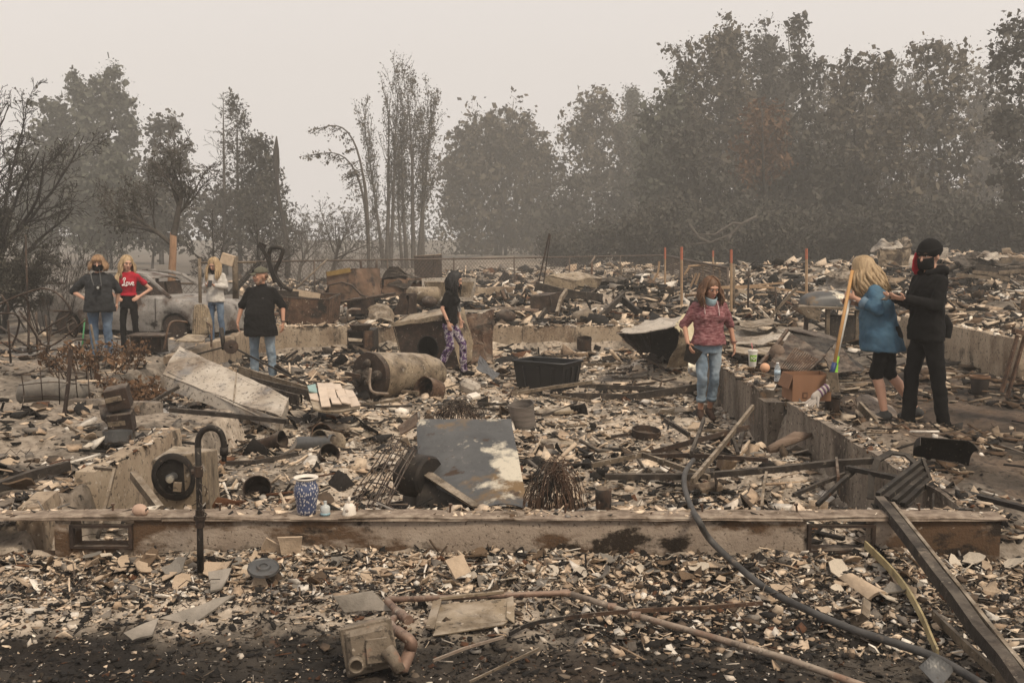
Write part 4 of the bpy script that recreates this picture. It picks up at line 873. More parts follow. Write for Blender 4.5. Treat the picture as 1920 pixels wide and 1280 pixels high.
# --- things standing on the front wall
def on_sill(px, dy=.035): q = P(px, 960, y=5.6 + dy); return Vector((q.x, 5.6 + dy, WT - .006))
b = on_sill(575); t = thing('vase', 'blue and white patterned vase standing on the front wall', 'vase', b); mb = MB()
pr = [(.045, 0), (.054, .004), (.056, .03), (.060, .07), (.070, .115), (.072, .14), (.066, .168), (.056, .185), (.060, .203), (.072, .214), (.069, .219), (.050, .205), (.048, .16), (.04, .05), (.0, .03)]
mb.lathe(pr[:9], 28).build('body', M['blue_glaze'], t, True); mb = MB(); mb.lathe(pr[8:], 28).build('rim', M['porcelain'], t, True)
b = on_sill(610, .0); t = thing('bottle', 'small pale blue glass bottle between vase and white bell', 'bottle', b)
MB().lathe([(.024, 0), (.028, .004), (.028, .05), (.020, .058), (.009, .064), (.009, .08), (.011, .084), (.0, .085)], 18).build('body', plain('milky_blue_glass', (.42, .44, .43), .3), t, True)
MB().lathe([(.0285, .004), (.0285, .018)], 18).build('band', plain('blue_tint_band', (.22, .34, .38), .4), t, True)
b = on_sill(655, .01); t = thing('hand_bell', 'white porcelain bell with a thin handle on the front wall', 'bell', b)
MB().lathe([(.040, 0), (.041, .006), (.036, .03), (.032, .052), (.022, .066), (.0, .070)], 20).build('body', M['porcelain'], t, True)
MB().lathe([(.006, .066), (.007, .085), (.010, .095), (.006, .105), (.0, .107)], 12).build('handle', M['porcelain'], t, True)
MB().ball((-.008, -.036, .034), (.010, .004, .010), 10, 6).build('emblem', plain('faded_print', (.32, .27, .23), .5), t, True)
b = on_sill(262, -.015); t = thing('doll_head', 'bald tan doll head lying on its side on the front wall', 'doll head', b); mb = MB()
mb.ball((0, 0, .036), (.044, .036, .036), 18, 12).ball((.03, -.012, .030), (.022, .024, .024), 12, 8).ball((.052, -.012, .030), (.006, .006, .005), 8, 6)
for yy in (-.02, .004): mb.ball((.046, yy - .004, .042), (.006, .006, .005), 8, 6)
o = mb.build('skull', M['skin_doll'], t, True); rm = o.modifiers.new('r', 'REMESH'); rm.mode = 'VOXEL'; rm.voxel_size = .004; rm.use_smooth_shade = True
mb = MB()
for yy in (-.027, -.002): mb.ball((.049, yy - .004, .046), (.005, .007, .006), 8, 6)
mb.build('eyes', M['black_iron'], t, True)
b = Q(1133, 962, 5.74); b.z = WT - .005; mb = MB(); mb.lathe([(.046, 0), (.05, .01), (.052, .06), (.050, .115), (.047, .116), (.046, .02), (.0, .012)], 18).rough(.012, 9)
single('rusty_can', 'rusty brown tin can with a torn rim on the front wall', 'can', MB().add(np.concatenate(mb.v) + np.array(b), mb.f), M['rust'], b, smooth=True)
def lathe_at(prof, n, b, rot=(0, 0, 0), amp=0, sc_=6, seed=3):
    mb = MB(); mb.lathe(prof, n, (0, 0, 0), rot)
    if amp: mb.rough(amp, sc_, seed)
    mb.v = [np.concatenate(mb.v) + np.array(b)]; return mb

# --- standpipe with gooseneck
b = P(376, 1066, z=.03); yb = b.y; t = thing('standpipe', 'black iron standpipe with a bent gooseneck rising in front of the front wall', 'pipe', b)
top = [Q(*p, yb) for p in ((376, 1072), (375, 1000), (374, 960), (373, 900), (371, 838))]; neck = smoothpts([Q(*p, yb) for p in ((371, 845), (372, 823), (381, 807), (397, 802), (412, 809), (419, 826), (420, 842))], 5)
put(MB().tube(top, [.019, .017, .016, .016, .017], 12), 'riser', M['black_iron'], t, smooth=True); put(MB().tube(neck, .0165, 12), 'gooseneck', M['black_iron'], t, smooth=True)
put(MB().tube([Q(420, 838, yb), Q(420, 853, yb)], .022, 12).tube([Q(420, 853, yb), Q(420, 864, yb)], .014, 12), 'nozzle', M['black_iron'], t, smooth=True)
put(MB().tube([Q(375, 955, yb), Q(375, 988, yb)], .024, 10).tube([Q(375, 966, yb), Q(375, 974, yb)], .034, 6), 'collar', M['dark_rust'], t)
put(MB().tube([Q(372, 873, yb), Q(372, 893, yb)], .024, 10).tube([Q(360, 885, yb), Q(373, 883, yb)], .017, 8), 'valve', M['dark_rust'], t)
wv = MB()
for k in range(5):
    a = random.uniform(0, 6); wv.tube(smoothpts([Q(374, 905 + 12 * k, yb - .02), Q(374 + 16 * math.cos(a), 915 + 12 * k, yb - .05), Q(374 + 24 * math.cos(a + .6), 930 + 9 * k, yb - .03)], 4), .0025, 4)
put(wv, 'wire', M['dark_rust'], t)

# --- the big bent metal panel and the machine shell under it
A, B_, C_, D_, E_ = Q(781, 786, 7.55), Q(960, 783, 7.55), Q(990, 956, 6.4), Q(784, 886, 6.95), Q(903, 951, 6.45)
t = thing('machine_shell', 'burnt grey metal appliance shell with a big pale stained panel behind the front wall', 'appliance', Q(880, 952, 6.6))
def pf(u, v):
    a, b_, c, d, e_ = (np.array(k) for k in (A, B_, C_, D_, E_))
    left = np.where((u < .55)[:, None], a + (d - a) * (u / .55)[:, None], d + (e_ - d) * ((u - .55) / .45)[:, None]); right = b_ + (c - b_) * u[:, None]
    p = left * (1 - v)[:, None] + right * v[:, None]; q = p * 2.3
    p = p + .016 * np.stack([fbm(q, 3, 5) * .4, fbm(q, 3, 6), fbm(q, 3, 7)], 1); p[:, 2] += .03 * np.sin(v * PI) * u - .03 * (v < .03)
    return p
put(MB().sheet(pf, 22, 22, .006), 'panel', M['galv'], t, smooth=True, angle=40)
mb = MB(); hexa(mb, *[Vector((q.x, q.y, -.3)) for q in (Q(775, 955, 6.55), Q(905, 958, 6.5), Q(950, 930, 7.0), Q(750, 930, 7.4))], Q(786, 892, 6.92), Q(905, 949, 6.56), Q(945, 850, 7.3), Q(765, 835, 7.6))
put(mb, 'body', M['black_iron'], t, bevel=.01)
mb = MB(); mb.quad(Q(783, 884, 6.93), Q(812, 887, 6.9), Q(905, 951, 6.42), Q(885, 950, 6.45), .012, .006)
put(mb, 'folded_lip', M['grey_wood'], t)
put(lathe_at([(0, -.02), (.14, -.02), (.155, 0), (.155, .20), (.14, .22), (0, .22)], 24, Q(764, 888, 7.05), (R(90), 0, R(55))), 'drum', M['black_iron'], t, smooth=True, angle=35)
put(MB().quad(Q(745, 800, 7.75), Q(783, 775, 7.75), Q(783, 800, 7.6), Q(752, 815, 7.6), .01, .01), 'torn_edge', M['rust'], t)
# wire rack
t = thing('wire_rack', 'rusted wire rack leaning against the left side of the appliance shell', 'wire rack', Q(700, 950, 6.3)); mb = MB()
for k in range(11):
    s = k / 10; a = Q(742 + 38 * s, 818 + 26 * s, 7.2 - .12 * s); b = Q(662 + 72 * s, 940 + 18 * s, 6.3 - .15 * s); a += Vector(rng.normal(0, .012, 3)); b += Vector(rng.normal(0, .03, 3)); mb.tube([a, a.lerp(b, .5) + Vector(rng.normal(0, .015, 3)), b], .0048, 5)
for s in (.03, .25, .5, .72, .95):
    a = Q(742, 818, 7.2).lerp(Q(662, 940, 6.3), s); b = Q(780, 844, 7.08).lerp(Q(734, 958, 6.15), s); mb.tube([a, a.lerp(b, .5) + Vector((0, 0, .02)), b], .005, 5)
put(mb, 'wires', M['dark_rust'], t)
def coil(label, c, rx, ry, h, n, m, thick=.004, group=None):
    t = thing('wire_coil', label, 'wire coil', c, group=group); mb = MB()
    for k in range(n):
        a = random.uniform(0, PI); sx = random.uniform(.5, 1); ox, oy = random.uniform(-.3, .3) * rx, random.uniform(-.3, .3) * ry; hh = h * random.uniform(.5, 1.05); pts = []
        for j in range(9):
            s = j / 8 * PI; r = math.cos(s) * sx
            pts.append((ox + rx * r * math.cos(a) + random.gauss(0, .012), oy + ry * r * math.sin(a) + random.gauss(0, .012), hh * math.sin(s) - .03 + random.gauss(0, .010)))
        mb.tube(pts, thick, 4, cap=False)
    mb.build('wires', m, t); return t
coil('rusty brown tangle of fine wire right of the metal panel', Q(1042, 955, 6.25), .20, .18, .36, 85, M['rust'], .0028)
coil('dark round wire basket remains behind the metal panel', Q(860, 782, 10.6), .26, .2, .22, 45, M['dark_rust'], .004)
# --- burner box left of the standpipe
t = thing('burner_box', 'burnt metal furnace box with a black round blower opening near the wall stub', 'furnace box', Q(345, 940, 6.6))
mb = MB(); hexa(mb, *[Vector((q.x, q.y, -.3)) for q in (Q(290, 942, 6.5), Q(395, 950, 6.35), Q(415, 925, 7.0), Q(300, 920, 7.1))], Q(284, 862, 6.5), Q(385, 845, 6.35), Q(407, 842, 7.0), Q(325, 835, 7.1)); put(mb, 'case', M['tan_sheet'], t, bevel=.008)
fc = Q(328, 893, 6.42)
put(lathe_at([(.155, 0), (.16, .012), (.15, .02), (.12, .022), (.12, .0), (.09, -.012), (0, -.012)], 28, fc, (R(90), 0, R(-8))), 'blower_ring', M['black_iron'], t, smooth=True, angle=40)
put(lathe_at([(.03, -.02), (.03, .04), (.02, .045), (0, .045)], 14, fc + Vector((-.01, -.02, .0)), (R(90), 0, R(-8))), 'hub', M['galv'], t, smooth=True, angle=40)
put(MB().box(Q(333, 912, 6.36), (.05, .02, .06), (0, .1, 0)), 'bracket', M['tan_sheet'], t)
# bucket and cans
def on_ground(px, py, y):                               # slide along the pixel ray until the thing rests on the rubble
    g_ = Gd(px, py, .03)
    if .78 < g_.y / y < 1.35 and y > 6: return g_, g_.y / y
    return Q(px, py, y), 1.0
def can(label, px, py, y, r, h, rot, m, name='burnt_can', cat='can', amp=.008, group=None):
    b, k_ = on_ground(px, py, y); r, h = r * k_, h * k_; return single(name, label, cat, lathe_at([(r * .9, 0), (r, .006), (r * 1.0, h * .5), (r * 1.02, h), (r * .95, h), (r * .93, h * .5), (r * .9, .02), (0, .015)], 18, b, rot, amp, 7, int(px)), m, b, smooth=True, angle=50, group=group)
can('dark metal bucket tipped towards the viewer left of the vase', 484, 930, 6.3, .088, .16, (R(58), 0, R(12)), M['dark_rust'], 'bucket', 'bucket', .004)
can('open ended rusty can, topmost of the cans beside the white panel', 598, 822, 8.6, .085, .22, (R(66), 0, R(20)), M['rust'])
can('grey ashy can lying open towards the vase, right end of the can row', 632, 832, 8.4, .10, .24, (R(75), 0, R(-30)), M['tan_sheet'])
can('flattened dark pot lying below the two open cans', 612, 862, 7.9, .085, .14, (R(50), 0, R(25)), M['dark_rust'], 'pot', 'pot', .014)
can('bent grey metal tube lying left of the open cans', 560, 838, 8.3, .075, .34, (R(80), R(10), R(70)), M['galv'], 'bent_tube', 'tube', .02)
can('crumpled dark tube lying below the white panel end', 478, 838, 8.2, .07, .30, (R(70), R(-20), R(75)), M['dark_rust'], 'bent_tube', 'tube', .03)
can('short open pipe sleeve beside the water heater', 818, 735, 12.6, .15, .26, (R(72), 0, R(-35)), M['rust'], 'pipe_sleeve', 'pipe', .01)
can('round black cake pan lying on the ash in front of the woman', 1211, 818, 11.0, .165, .085, (R(6), R(4), 0), M['dark_rust'], 'cake_pan', 'pan', .003)
can('wrinkled grey roll standing behind the metal panel', 985, 806, 10.4, .13, .30, (R(8), R(-10), 0), mat('grey_burnt_fabric', [(.3, (.08, .07, .06)), (.7, (.20, .17, .15))], 6, .95, .5, stretch=(.5, .5, 4)), 'burnt_roll', 'roll', .02)
can('blackened tin on the wall end beside the cardboard box', 1560, 771, 9.0, .068, .125, (R(4), 0, 0), M['dark_rust'], 'burnt_tin', 'tin', .004)
can('small dark pot upside down on the ash by the back wall', 945, 652, 18.0, .14, .2, (R(160), 0, 0), M['dark_rust'], 'pot', 'pot', .01)
can('dark bucket half buried near the back wall right of the tote', 1095, 655, 18.0, .13, .22, (R(12), 0, 0), M['dark_rust'], 'bucket', 'bucket', .01)
# --- white enamel panel, boards and tile slab
t = thing('shower_wall', 'long scorched white enamel panel lying slanted below the man in the cap', 'panel', Q(420, 760, 10.8))
a, b, c, d = Q(337, 652, 11.9), Q(541, 745, 10.7), Q(528, 786, 10.25), Q(306, 703, 11.3)
put(MB().quad(a, b, c, d, .02, .02, 16, 5), 'face', M['white_sheet'], t, smooth=True, angle=35)
dn = Vector((.0, -.03, -.13)); put(MB().quad(d, c, c + dn, d + dn, .015, .015, 14, 6), 'side', M['white_sheet'], t, smooth=True, angle=35)
put(MB().quad(b, c, c + dn, b + dn, .015, .01, 6, 7), 'end', M['white_sheet'], t, smooth=True, angle=35)
mb = MB()
for s in (.12, .88): mb.tube([a.lerp(d, s) + (b - a) * q + Vector((0, -.004, .012)) for q in np.linspace(.02, .98, 8)], .012, 6)
put(mb, 'ridge', M['white_sheet'], t, smooth=True)
put(MB().bar(a.lerp(b, .55) + Vector((0, -.01, .012)), d.lerp(c, .62) + Vector((0, -.01, .012)), .015, .012), 'seam', M['grey_wood'], t)
for k, (p, q, w_, lab) in enumerate([((448, 699, 13.2), (575, 738, 12.4), .22, 'grey weathered board nearest the man in the cap'), ((470, 716, 12.7), (590, 744, 12.0), .16, 'dark split board lying below another board by the white panel'), ((430, 712, 12.4), (560, 750, 11.4), .14, 'charred board tucked behind the end of the white panel')]):
    bar(lab, [p, tuple(np.mean([p, q], 0) + (0, 1, 0)), q], w_, .035, M['grey_wood' if k == 0 else 'char_wood'], 'board', 'board')
t = thing('tile_slab', 'broken slab of cream wall tiles with one teal tile', 'tiled slab', Q(620, 770, 10.3))
s0, s1, s2, s3 = Q(577, 728, 11.0), Q(655, 722, 11.2), Q(676, 768, 10.15), Q(586, 768, 10.2)
put(MB().quad(s0, s1, s2, s3, .018, .03, 8, 3, .03), 'backing', M['tan_sheet'], t)
tm = [plain('cream_tile', (.52, .42, .33), .5, 0, .15, 6), plain('teal_tile', (.22, .33, .31), .5)]
nrm = (s1 - s0).cross(s3 - s0).normalized(); nrm = nrm if nrm.z > 0 else -nrm
for i in range(5):
    for j in range(3):
        if (i, j) in ((4, 0), (0, 2)): continue
        def tp(u, v): return s0.lerp(s1, u).lerp(s3.lerp(s2, u), v)
        sh_ = random.uniform(-.02, .02); u0, u1, v0, v1 = i / 5 + .004 + sh_, (i + 1) / 5 - .004 + sh_, j / 3 + .006, (j + 1) / 3 - .006; up = nrm * (.028 + .03 * random.random() - .10 * (u0 - .45) ** 2)
        mb = MB(); mb.quad(tp(u0, v0) + up, tp(u1, v0) + up + nrm * random.uniform(-.02, .02), tp(u1, v1) + up + nrm * random.uniform(-.02, .02), tp(u0, v1) + up + nrm * random.uniform(-.02, .02), .012, 0, 2)
        put(mb, 'tile', tm[1] if (i, j) == (0, 0) else tm[0], t)
# --- water heater
t = thing('water_heater', 'dented tan water heater tank lying on its side, burnt end to the left', 'water heater', Q(740, 745, 13.2))
c0, c1 = Q(694, 704, 12.7), Q(815, 697, 13.7); ax = (c1 - c0).normalized(); mb = MB()
mb.tube([c0 + ax * s for s in (0, .03, .2, .5, .8, 1.05, (c1 - c0).length)], [.285, .30, .295, .285, .27, .25, .2], 28).rough(.02, 3.2); put(mb, 'tank', M['tan_sheet'], t, smooth=True, angle=40)
put(MB().tube([c0 - ax * .03, c0 + ax * .05], [.30, .315], 26).rough(.012, 8), 'end_ring', M['dark_rust'], t, smooth=True, angle=40)
mb = MB()
for k in range(16):
    a = random.uniform(0, 6.28); r = random.random() * .2; u_ = ax.orthogonal().normalized(); v_ = ax.cross(u_); mb.ball(tuple(c0 - ax * .06 + u_ * r * math.cos(a) + v_ * r * math.sin(a)), (random.uniform(.03, .08), random.uniform(.03, .06), random.uniform(.03, .08)), 8, 6)
put(mb.rough(.015, 12), 'burnt_foam', M['char_wood'], t)
tag(t.children[-1], kind='stuff')
put(MB().tube(smoothpts([Q(695, 690, 12.4), Q(693, 718, 12.4), Q(700, 735, 12.35), Q(728, 738, 12.6)], 5), .018, 8), 'drain_pipe', M['tan_pipe'], t, smooth=True)
put(MB().bar(Q(648, 700, 12.5), Q(676, 706, 12.4), .03, .05), 'bracket', M['dark_rust'], t)
# --- dryer shell
t = thing('dryer', 'burnt clothes dryer shell with a round black door hole, tipped on its base', 'dryer', Q(795, 680, 15.6))
a, b, c, d = Q(735, 607, 16.6), Q(838, 594, 16.1), Q(862, 690, 16.0), Q(757, 690, 16.4); back = Vector((.25, .62, .12))
hole_c = a.lerp(c, .52) + Vector((.02, -.02, -.03)); uu_ = (b - a).normalized(); nn_ = uu_.cross(d - a).normalized(); vv_ = nn_.cross(uu_)
# face with a hole: ring between the circle and the rectangle outline
mb = MB(); n_ = 32; V = []; corners = [a, b, c, d]
def onrect(k):
    s = (k / n_) * 4; i = int(s) % 4; return corners[i].lerp(corners[(i + 1) % 4], s - int(s))
for k in range(n_): V.append(onrect(k))
for k in range(n_):
    dd = onrect(k) - hole_c; an = math.atan2(dd.dot(vv_), dd.dot(uu_)); V.append(hole_c + uu_ * .2 * math.cos(an) + vv_ * .2 * math.sin(an))
for k in range(n_): V.append(V[n_ + k] + back * .5)
V.append(hole_c + back * .55); f = []
for k in range(n_):
    j = (k + 1) % n_; f += [(k, j, n_ + j, n_ + k)]
mb.add([tuple(q) for q in V[:2 * n_]], f); put(mb, 'front_panel', M['dark_rust'], t)
mb = MB(); mb.add([tuple(q) for q in V[n_:]], [q for k in range(n_) for q in ((k, (k + 1) % n_, n_ + (k + 1) % n_, n_ + k), (n_ + k, n_ + (k + 1) % n_, 2 * n_))]); put(mb, 'drum_cavity', mat('cavity_shade_black', [(.3, (.006, .005, .005)), (.7, (.012, .010, .009))], 8, .95, .1, spec=.05), t)  # shade inside the door hole is put into this near-black colour
put(MB().quad(a, b, b + back, a + back, .01, .03, 10, 8).quad(a, a + back, d + back, d, .01, .02, 6, 9).quad(b + back, b, c, c + back, .01, .02, 6, 10), 'side_panels', M['tan_sheet'], t)
put(MB().tube([hole_c + uu_ * .205 * math.cos(q) + vv_ * .205 * math.sin(q) - nn_ * .0 for q in np.linspace(0, 2 * PI, 28, False)], .013, 6, closed=True), 'door_ring', M['black_iron'], t, smooth=True)
put(MB().quad(a + Vector((-.03, -.02, .02)), b + Vector((0, -.02, .03)), b + Vector((0, -.04, -.06)), a + Vector((0, -.04, -.03)), .008, .02, 10, 4), 'bent_flap', M['tan_sheet'], t)
single('steel_sheet', 'curled rusty brown steel sheet standing behind the girl in camouflage trousers', 'metal sheet', MB().quad(Q(862, 590, 17.2), Q(928, 580, 16.9), Q(922, 672, 16.4), Q(858, 685, 16.4), .01, .06, 12, 21, -.0), M['rust'], Q(890, 690, 15.9))
single('steel_sheet', 'grey torn sheet lying flat right of the camouflage trousers', 'metal sheet', MB().quad(Q(900, 672, 15.2), Q(940, 700, 14.4), Q(925, 712, 14.0), Q(896, 690, 14.6), .008, .04, 8, 22), M['galv'], Q(915, 705, 14.2))
# --- little stove
t = thing('iron_stove', 'small black iron stove with shelf openings against the back wall', 'stove', Q(677, 672, 18.4))
yy = 18.4; a = Q(652, 672, yy); s = yy / F; W_, H_ = 50 * s, 54 * s; mb = MB()
for (cx, cz, dx, dz) in ((.02, .5, .04, 1), (.62, .5, .04, 1), (.98, .5, .04, 1), (.32, .03, .6, .06), (.32, .5, .6, .05), (.32, .97, .6, .06)): mb.box((a.x + W_ * cx, yy, a.z + H_ * cz), (W_ * dx, .06, H_ * dz))
put(mb, 'front_frame', M['dark_rust'], t); put(MB().box((a.x + W_ * .5, yy + .36, a.z + H_ * .5), (W_, .55, H_ * .98)), 'case', M['black_iron'], t)
put(MB().box((a.x + W_ * .8, yy, a.z + H_ * .5), (W_ * .3, .04, H_ * .94)), 'side_plate', M['rust'], t); put(MB().quad(Q(652, 634, 18.3), Q(680, 636, 18.3), Q(678, 641, 18.1), Q(654, 640, 18.1), .01), 'shelf', M['tan_sheet'], t)
put(lathe_at([(.0, 0), (.16, 0), (.22, .1), (.2, .1), (.14, .02), (0, .02)], 16, Q(676, 618, 18.5)), 'bowl', M['dark_rust'], t)
# --- black plastic tote
tb = Q(1027, 733, 13.4); tb.z = P(1030, 734, y=13.15).z
t = thing('storage_tote', 'open black plastic storage tote standing in the rubble', 'tote', (tb.x, 13.55, tb.z), R(-33)); L_, W_, H_ = .80, .50, .37
def tote_w(c0, c1, c2, c3): return MB().quad(c0, c1, c2, c3, .006, 0, 2)
bl = [Vector((sx * L_ * .44, sy * W_ * .43, 0)) for sx, sy in ((-1, -1), (1, -1), (1, 1), (-1, 1))]; tl_ = [Vector((sx * L_ * .5, sy * W_ * .5, H_)) for sx, sy in ((-1, -1), (1, -1), (1, 1), (-1, 1))]
mb = MB()
for i in range(4): j = (i + 1) % 4; mb.quad(bl[i], bl[j], tl_[j], tl_[i], .006, 0, 3)
mb.quad(bl[3], bl[2], bl[1], bl[0], .006, 0, 1); mb.build('body', M['black_plastic'], t)
MB().tube([(v.x * 1.015, v.y * 1.015, H_ - .005) for v in tl_], .017, 8, closed=True).build('rim', M['black_plastic'], t, True)
mb = MB()
for i in range(4):
    j = (i + 1) % 4
    for s in (.2, .5, .8): p0 = bl[i].lerp(bl[j], s) * 1.01; p1 = tl_[i].lerp(tl_[j], s) * 1.005; mb.bar(p0 + Vector((0, 0, .02)), p1 - Vector((0, 0, .07)), .055, .014, up=(p0.x, p0.y, 0))
mb.build('ribs', M['black_plastic'], t)
# --- crumpled metal hood left of the woman
t = thing('crumpled_hood', 'big crumpled tan metal hood with a black hollow beside the woman in the maroon top', 'metal hood', Q(1235, 692, 14.3))
p1, p2, p3, p4, p5 = Q(1158, 625, 14.2), Q(1262, 615, 13.9), Q(1306, 650, 14.2), Q(1286, 592, 15.4), Q(1212, 603, 15.4); p6, p7, p8 = Q(1196, 668, 14.2), Q(1240, 694, 14.2), Q(1308, 688, 14.4)
put(MB().quad(p1, p2, p4, p5, .012, .05, 12, 31), 'top', M['white_sheet'], t, smooth=True, angle=40); put(MB().quad(p2, p3, Q(1315, 612, 15.4), p4, .012, .05, 12, 32), 'crest', mat('yellowed_sheet', [(.3, (.40, .33, .20)), (.7, (.52, .46, .31))], 2, .6, .1, .1), t, smooth=True, angle=40)
put(MB().quad(p1, p5, Q(1225, 660, 15.4), p6, .012, .05, 10, 33).quad(p6, p7, Q(1260, 680, 15.4), Q(1225, 660, 15.4), .012, .04, 10, 34), 'left_side', M['dark_rust'], t)
put(MB().quad(p2 + Vector((.06, .02, -.03)), p3, p8, Q(1252, 690, 14.1), .012, .05, 12, 35), 'front_flap', M['tan_sheet'], t, smooth=True, angle=40)
put(MB().quad(Q(1215, 610, 15.5), Q(1310, 600, 15.5), Q(1310, 690, 15.5), Q(1225, 692, 15.5), .012, .04, 8, 36), 'back', M['black_iron'], t)
put(MB().quad(Q(1285, 655, 13.9), Q(1312, 665, 13.9), Q(1330, 712, 13.6), Q(1290, 700, 13.6), .01, .04, 8, 37), 'torn_sheet', M['galv'], t)
# white plastic block and burnt blocks in the rubble
def block(label, px, py, y, d, rot, m, name='block', cat='block', bev=.02, amp=.004):
    b, k_ = on_ground(px, py, y); d = tuple(q * k_ for q in d); mb = MB(); mb.box((0, 0, d[2] / 2), d, rot); mb.v = [np.concatenate(mb.v) + np.array(b)]; return single(name, label, cat, mb, m, b, bevel=bev)
block('pale melted plastic canister lying right of the water heater', 881, 738, 13.1, (.28, .18, .18), (R(20), R(18), R(-25)), M['white_sheet'], 'canister', 'canister', .05)
block('cream foam chunk below the pale canister', 888, 748, 12.6, (.16, .12, .07), (R(10), R(-10), R(30)), M['porcelain'], 'foam_chunk', 'chunk', .02)
single('insulation_roll', 'long pale lump of burnt insulation in front of the dark right hand wall', 'insulation', MB().tube([Q(1442, 838, 8.6), Q(1460, 832, 8.65), Q(1490, 822, 8.7), Q(1520, 815, 8.75)], [.025, .042, .045, .025], 12).rough(.035, 9), mat('fibrous_insulation', [(.3, (.13, .09, .065)), (.7, (.27, .20, .155))], 9, .95, .6, stretch=(.3, 2, 2)), Q(1480, 835, 8.65), smooth=True)
block('square pale cinder piece lying below the long lump of insulation', 1362, 880, 7.5, (.12, .1, .1), (R(15), R(10), R(20)), M['pale_concrete'], 'concrete_chunk', 'chunk', .012)
block('tan board scrap half buried in front of the woman', 1330, 920, 6.9, (.16, .1, .05), (R(10), R(-10), R(10)), M['pale_concrete'], 'concrete_chunk', 'chunk', .008)
block('worn tan carpet piece flat on the ash left of the cake pan', 1045, 832, 10.0, (.34, .25, .03), (R(4), R(3), R(25)), M['tan_sheet'], 'carpet_scrap', 'carpet', .01)
block('grey tan carpet scrap near the feet of the woman', 1245, 775, 12.0, (.5, .3, .04), (R(3), R(-3), R(10)), M['grey_wood'], 'carpet_scrap', 'carpet', .01)
block('tan carpet scrap above the cake pan beside the long bars', 1040, 775, 12.4, (.45, .2, .05), (R(3), R(-3), R(10)), M['tan_sheet'], 'carpet_scrap', 'carpet', .01)
# --- crossing bars in front of the woman
X = [([(1320, 785, 9.6), (1310, 815, 8.8), (1296, 850, 8.0)], .05, .03, 'char_wood', 'short black bar whose top end reaches the feet of the woman'),
     ([(1412, 762, 9.4), (1360, 828, 8.4), (1298, 902, 7.0)], .05, .03, 'grey_wood', 'long grey bar slanting down from the middle wall to the hose'),
     ([(1246, 786, 9.4), (1292, 815, 8.9)], .045, .03, 'char_wood', 'short charred bar pointing at the cake pan'),
     ([(1395, 800, 9.3), (1385, 842, 8.6)], .05, .04, 'char_wood', 'upright charred stub among the crossing bars'),
     ([(1372, 815, 8.8), (1384, 850, 8.2)], .035, .03, 'char_wood', 'thin charred stub next to the upright stub'),
     ([(1222, 848, 8.6), (1290, 830, 8.5), (1405, 800, 8.8)], .05, .03, 'dark_rust', 'brown bar lying across the crossing bars towards the middle wall'),
     ([(1110, 872, 8.0), (1205, 852, 8.2), (1292, 882, 7.6), (1330, 895, 7.4)], .045, .03, 'grey_wood', 'bent tan angle bar lying right of the wire tangle'),
     ([(1170, 855, 8.3), (1290, 853, 8.2), (1440, 862, 8.0)], .04, .03, 'dark_rust', 'straight thin bar lying behind the bent angle bar'),
     ([(1135, 893, 7.6), (1290, 893, 7.5), (1450, 880, 7.4), (1560, 868, 7.3), (1655, 862, 7.2)], .05, .06, 'char_wood', 'longest dark channel bar running level to the right hand wall'),
     ([(1588, 876, 6.9), (1700, 900, 6.5), (1800, 922, 6.2), (1960, 962, 5.8)], .035, .06, 'black_iron', 'long black flat bar running out of the picture on the right'),
     ([(1532, 946, 6.5), (1570, 910, 6.7), (1602, 882, 6.9)], .03, .03, 'black_iron', 'black rod slanting down from the end of the long flat bar'),
     ([(1488, 928, 6.9), (1540, 905, 7.0), (1585, 888, 7.0)], .03, .03, 'char_wood', 'charred rod left of the slanting black rod'),
     ([(1428, 950, 6.5), (1433, 905, 6.8), (1437, 885, 7.0)], .02, .02, 'grey_wood', 'thin upright rod at the middle of the dark channel bar'),
     ([(1632, 935, 6.6), (1634, 892, 6.7), (1645, 862, 6.8), (1670, 848, 6.9), (1700, 853, 6.9), (1728, 878, 6.7)], .016, .05, 'black_iron', 'arched black strap standing over the dark folded frame'),
     ([(1568, 862, 7.3), (1572, 900, 6.9)], .06, .02, 'rust', 'short rusty hinge plate joining the long bars'),
     ([(960, 738, 13.0), (1050, 724, 13.0), (1110, 716, 13.2)], .05, .04, 'grey_wood', 'weathered stick lying in front of the tote'),
     ([(1075, 742, 12.9), (1180, 745, 12.8), (1310, 725, 13.2)], .10, .05, 'char_wood', 'dark curved strip of siding lying right of the tote'),
     ([(1085, 722, 13.6), (1200, 728, 13.5), (1300, 735, 13.2)], .07, .04, 'char_wood', 'dark strip of siding behind the curved strip'),
     ([(320, 768, 9.6), (420, 777, 9.4), (540, 790, 9.2)], .05, .05, 'char_wood', 'long charred rail below the white panel'),
     ([(255, 770, 10.6), (330, 728, 10.9), (336, 725, 10.9)], .04, .03, 'char_wood', 'bent black rail holding up the white panel'),
     ([(425, 868, 7.9), (480, 866, 7.8), (560, 850, 7.9)], .04, .035, 'char_wood', 'thin dark rail under the crumpled tubes'),
     ([(183, 1008, 5.75), (215, 880, 6.1), (178, 876, 6.4)], .025, .02, 'grey_wood', 'bent grey bracket rising behind the wall near the doll head'),
     ([(250, 890, 6.4), (300, 955, 6.0)], .06, .05, 'grey_wood', 'tan wooden stake leaning in front of the furnace box'),
     ([(-10, 915, 7.0), (60, 890, 7.2), (130, 872, 7.4)], .08, .06, 'char_wood', 'charred beam lying left of the wall stub'),
     ([(-10, 870, 7.6), (40, 888, 7.4)], .05, .04, 'char_wood', 'short charred beam crossing at the left edge'),
     ([(118, 800, 9.4), (128, 720, 9.5), (133, 655, 9.6)], .035, .03, 'dark_rust', 'thin rusty stake leaning in the rubble at the left'),
     ([(118, 795, 9.2), (200, 838, 8.6)], .04, .03, 'grey_wood', 'weathered lath lying from the rusty stake to the bowl')]
for pts, w_, h_, mm, lab in X: bar(lab, pts, w_, h_, M[mm])
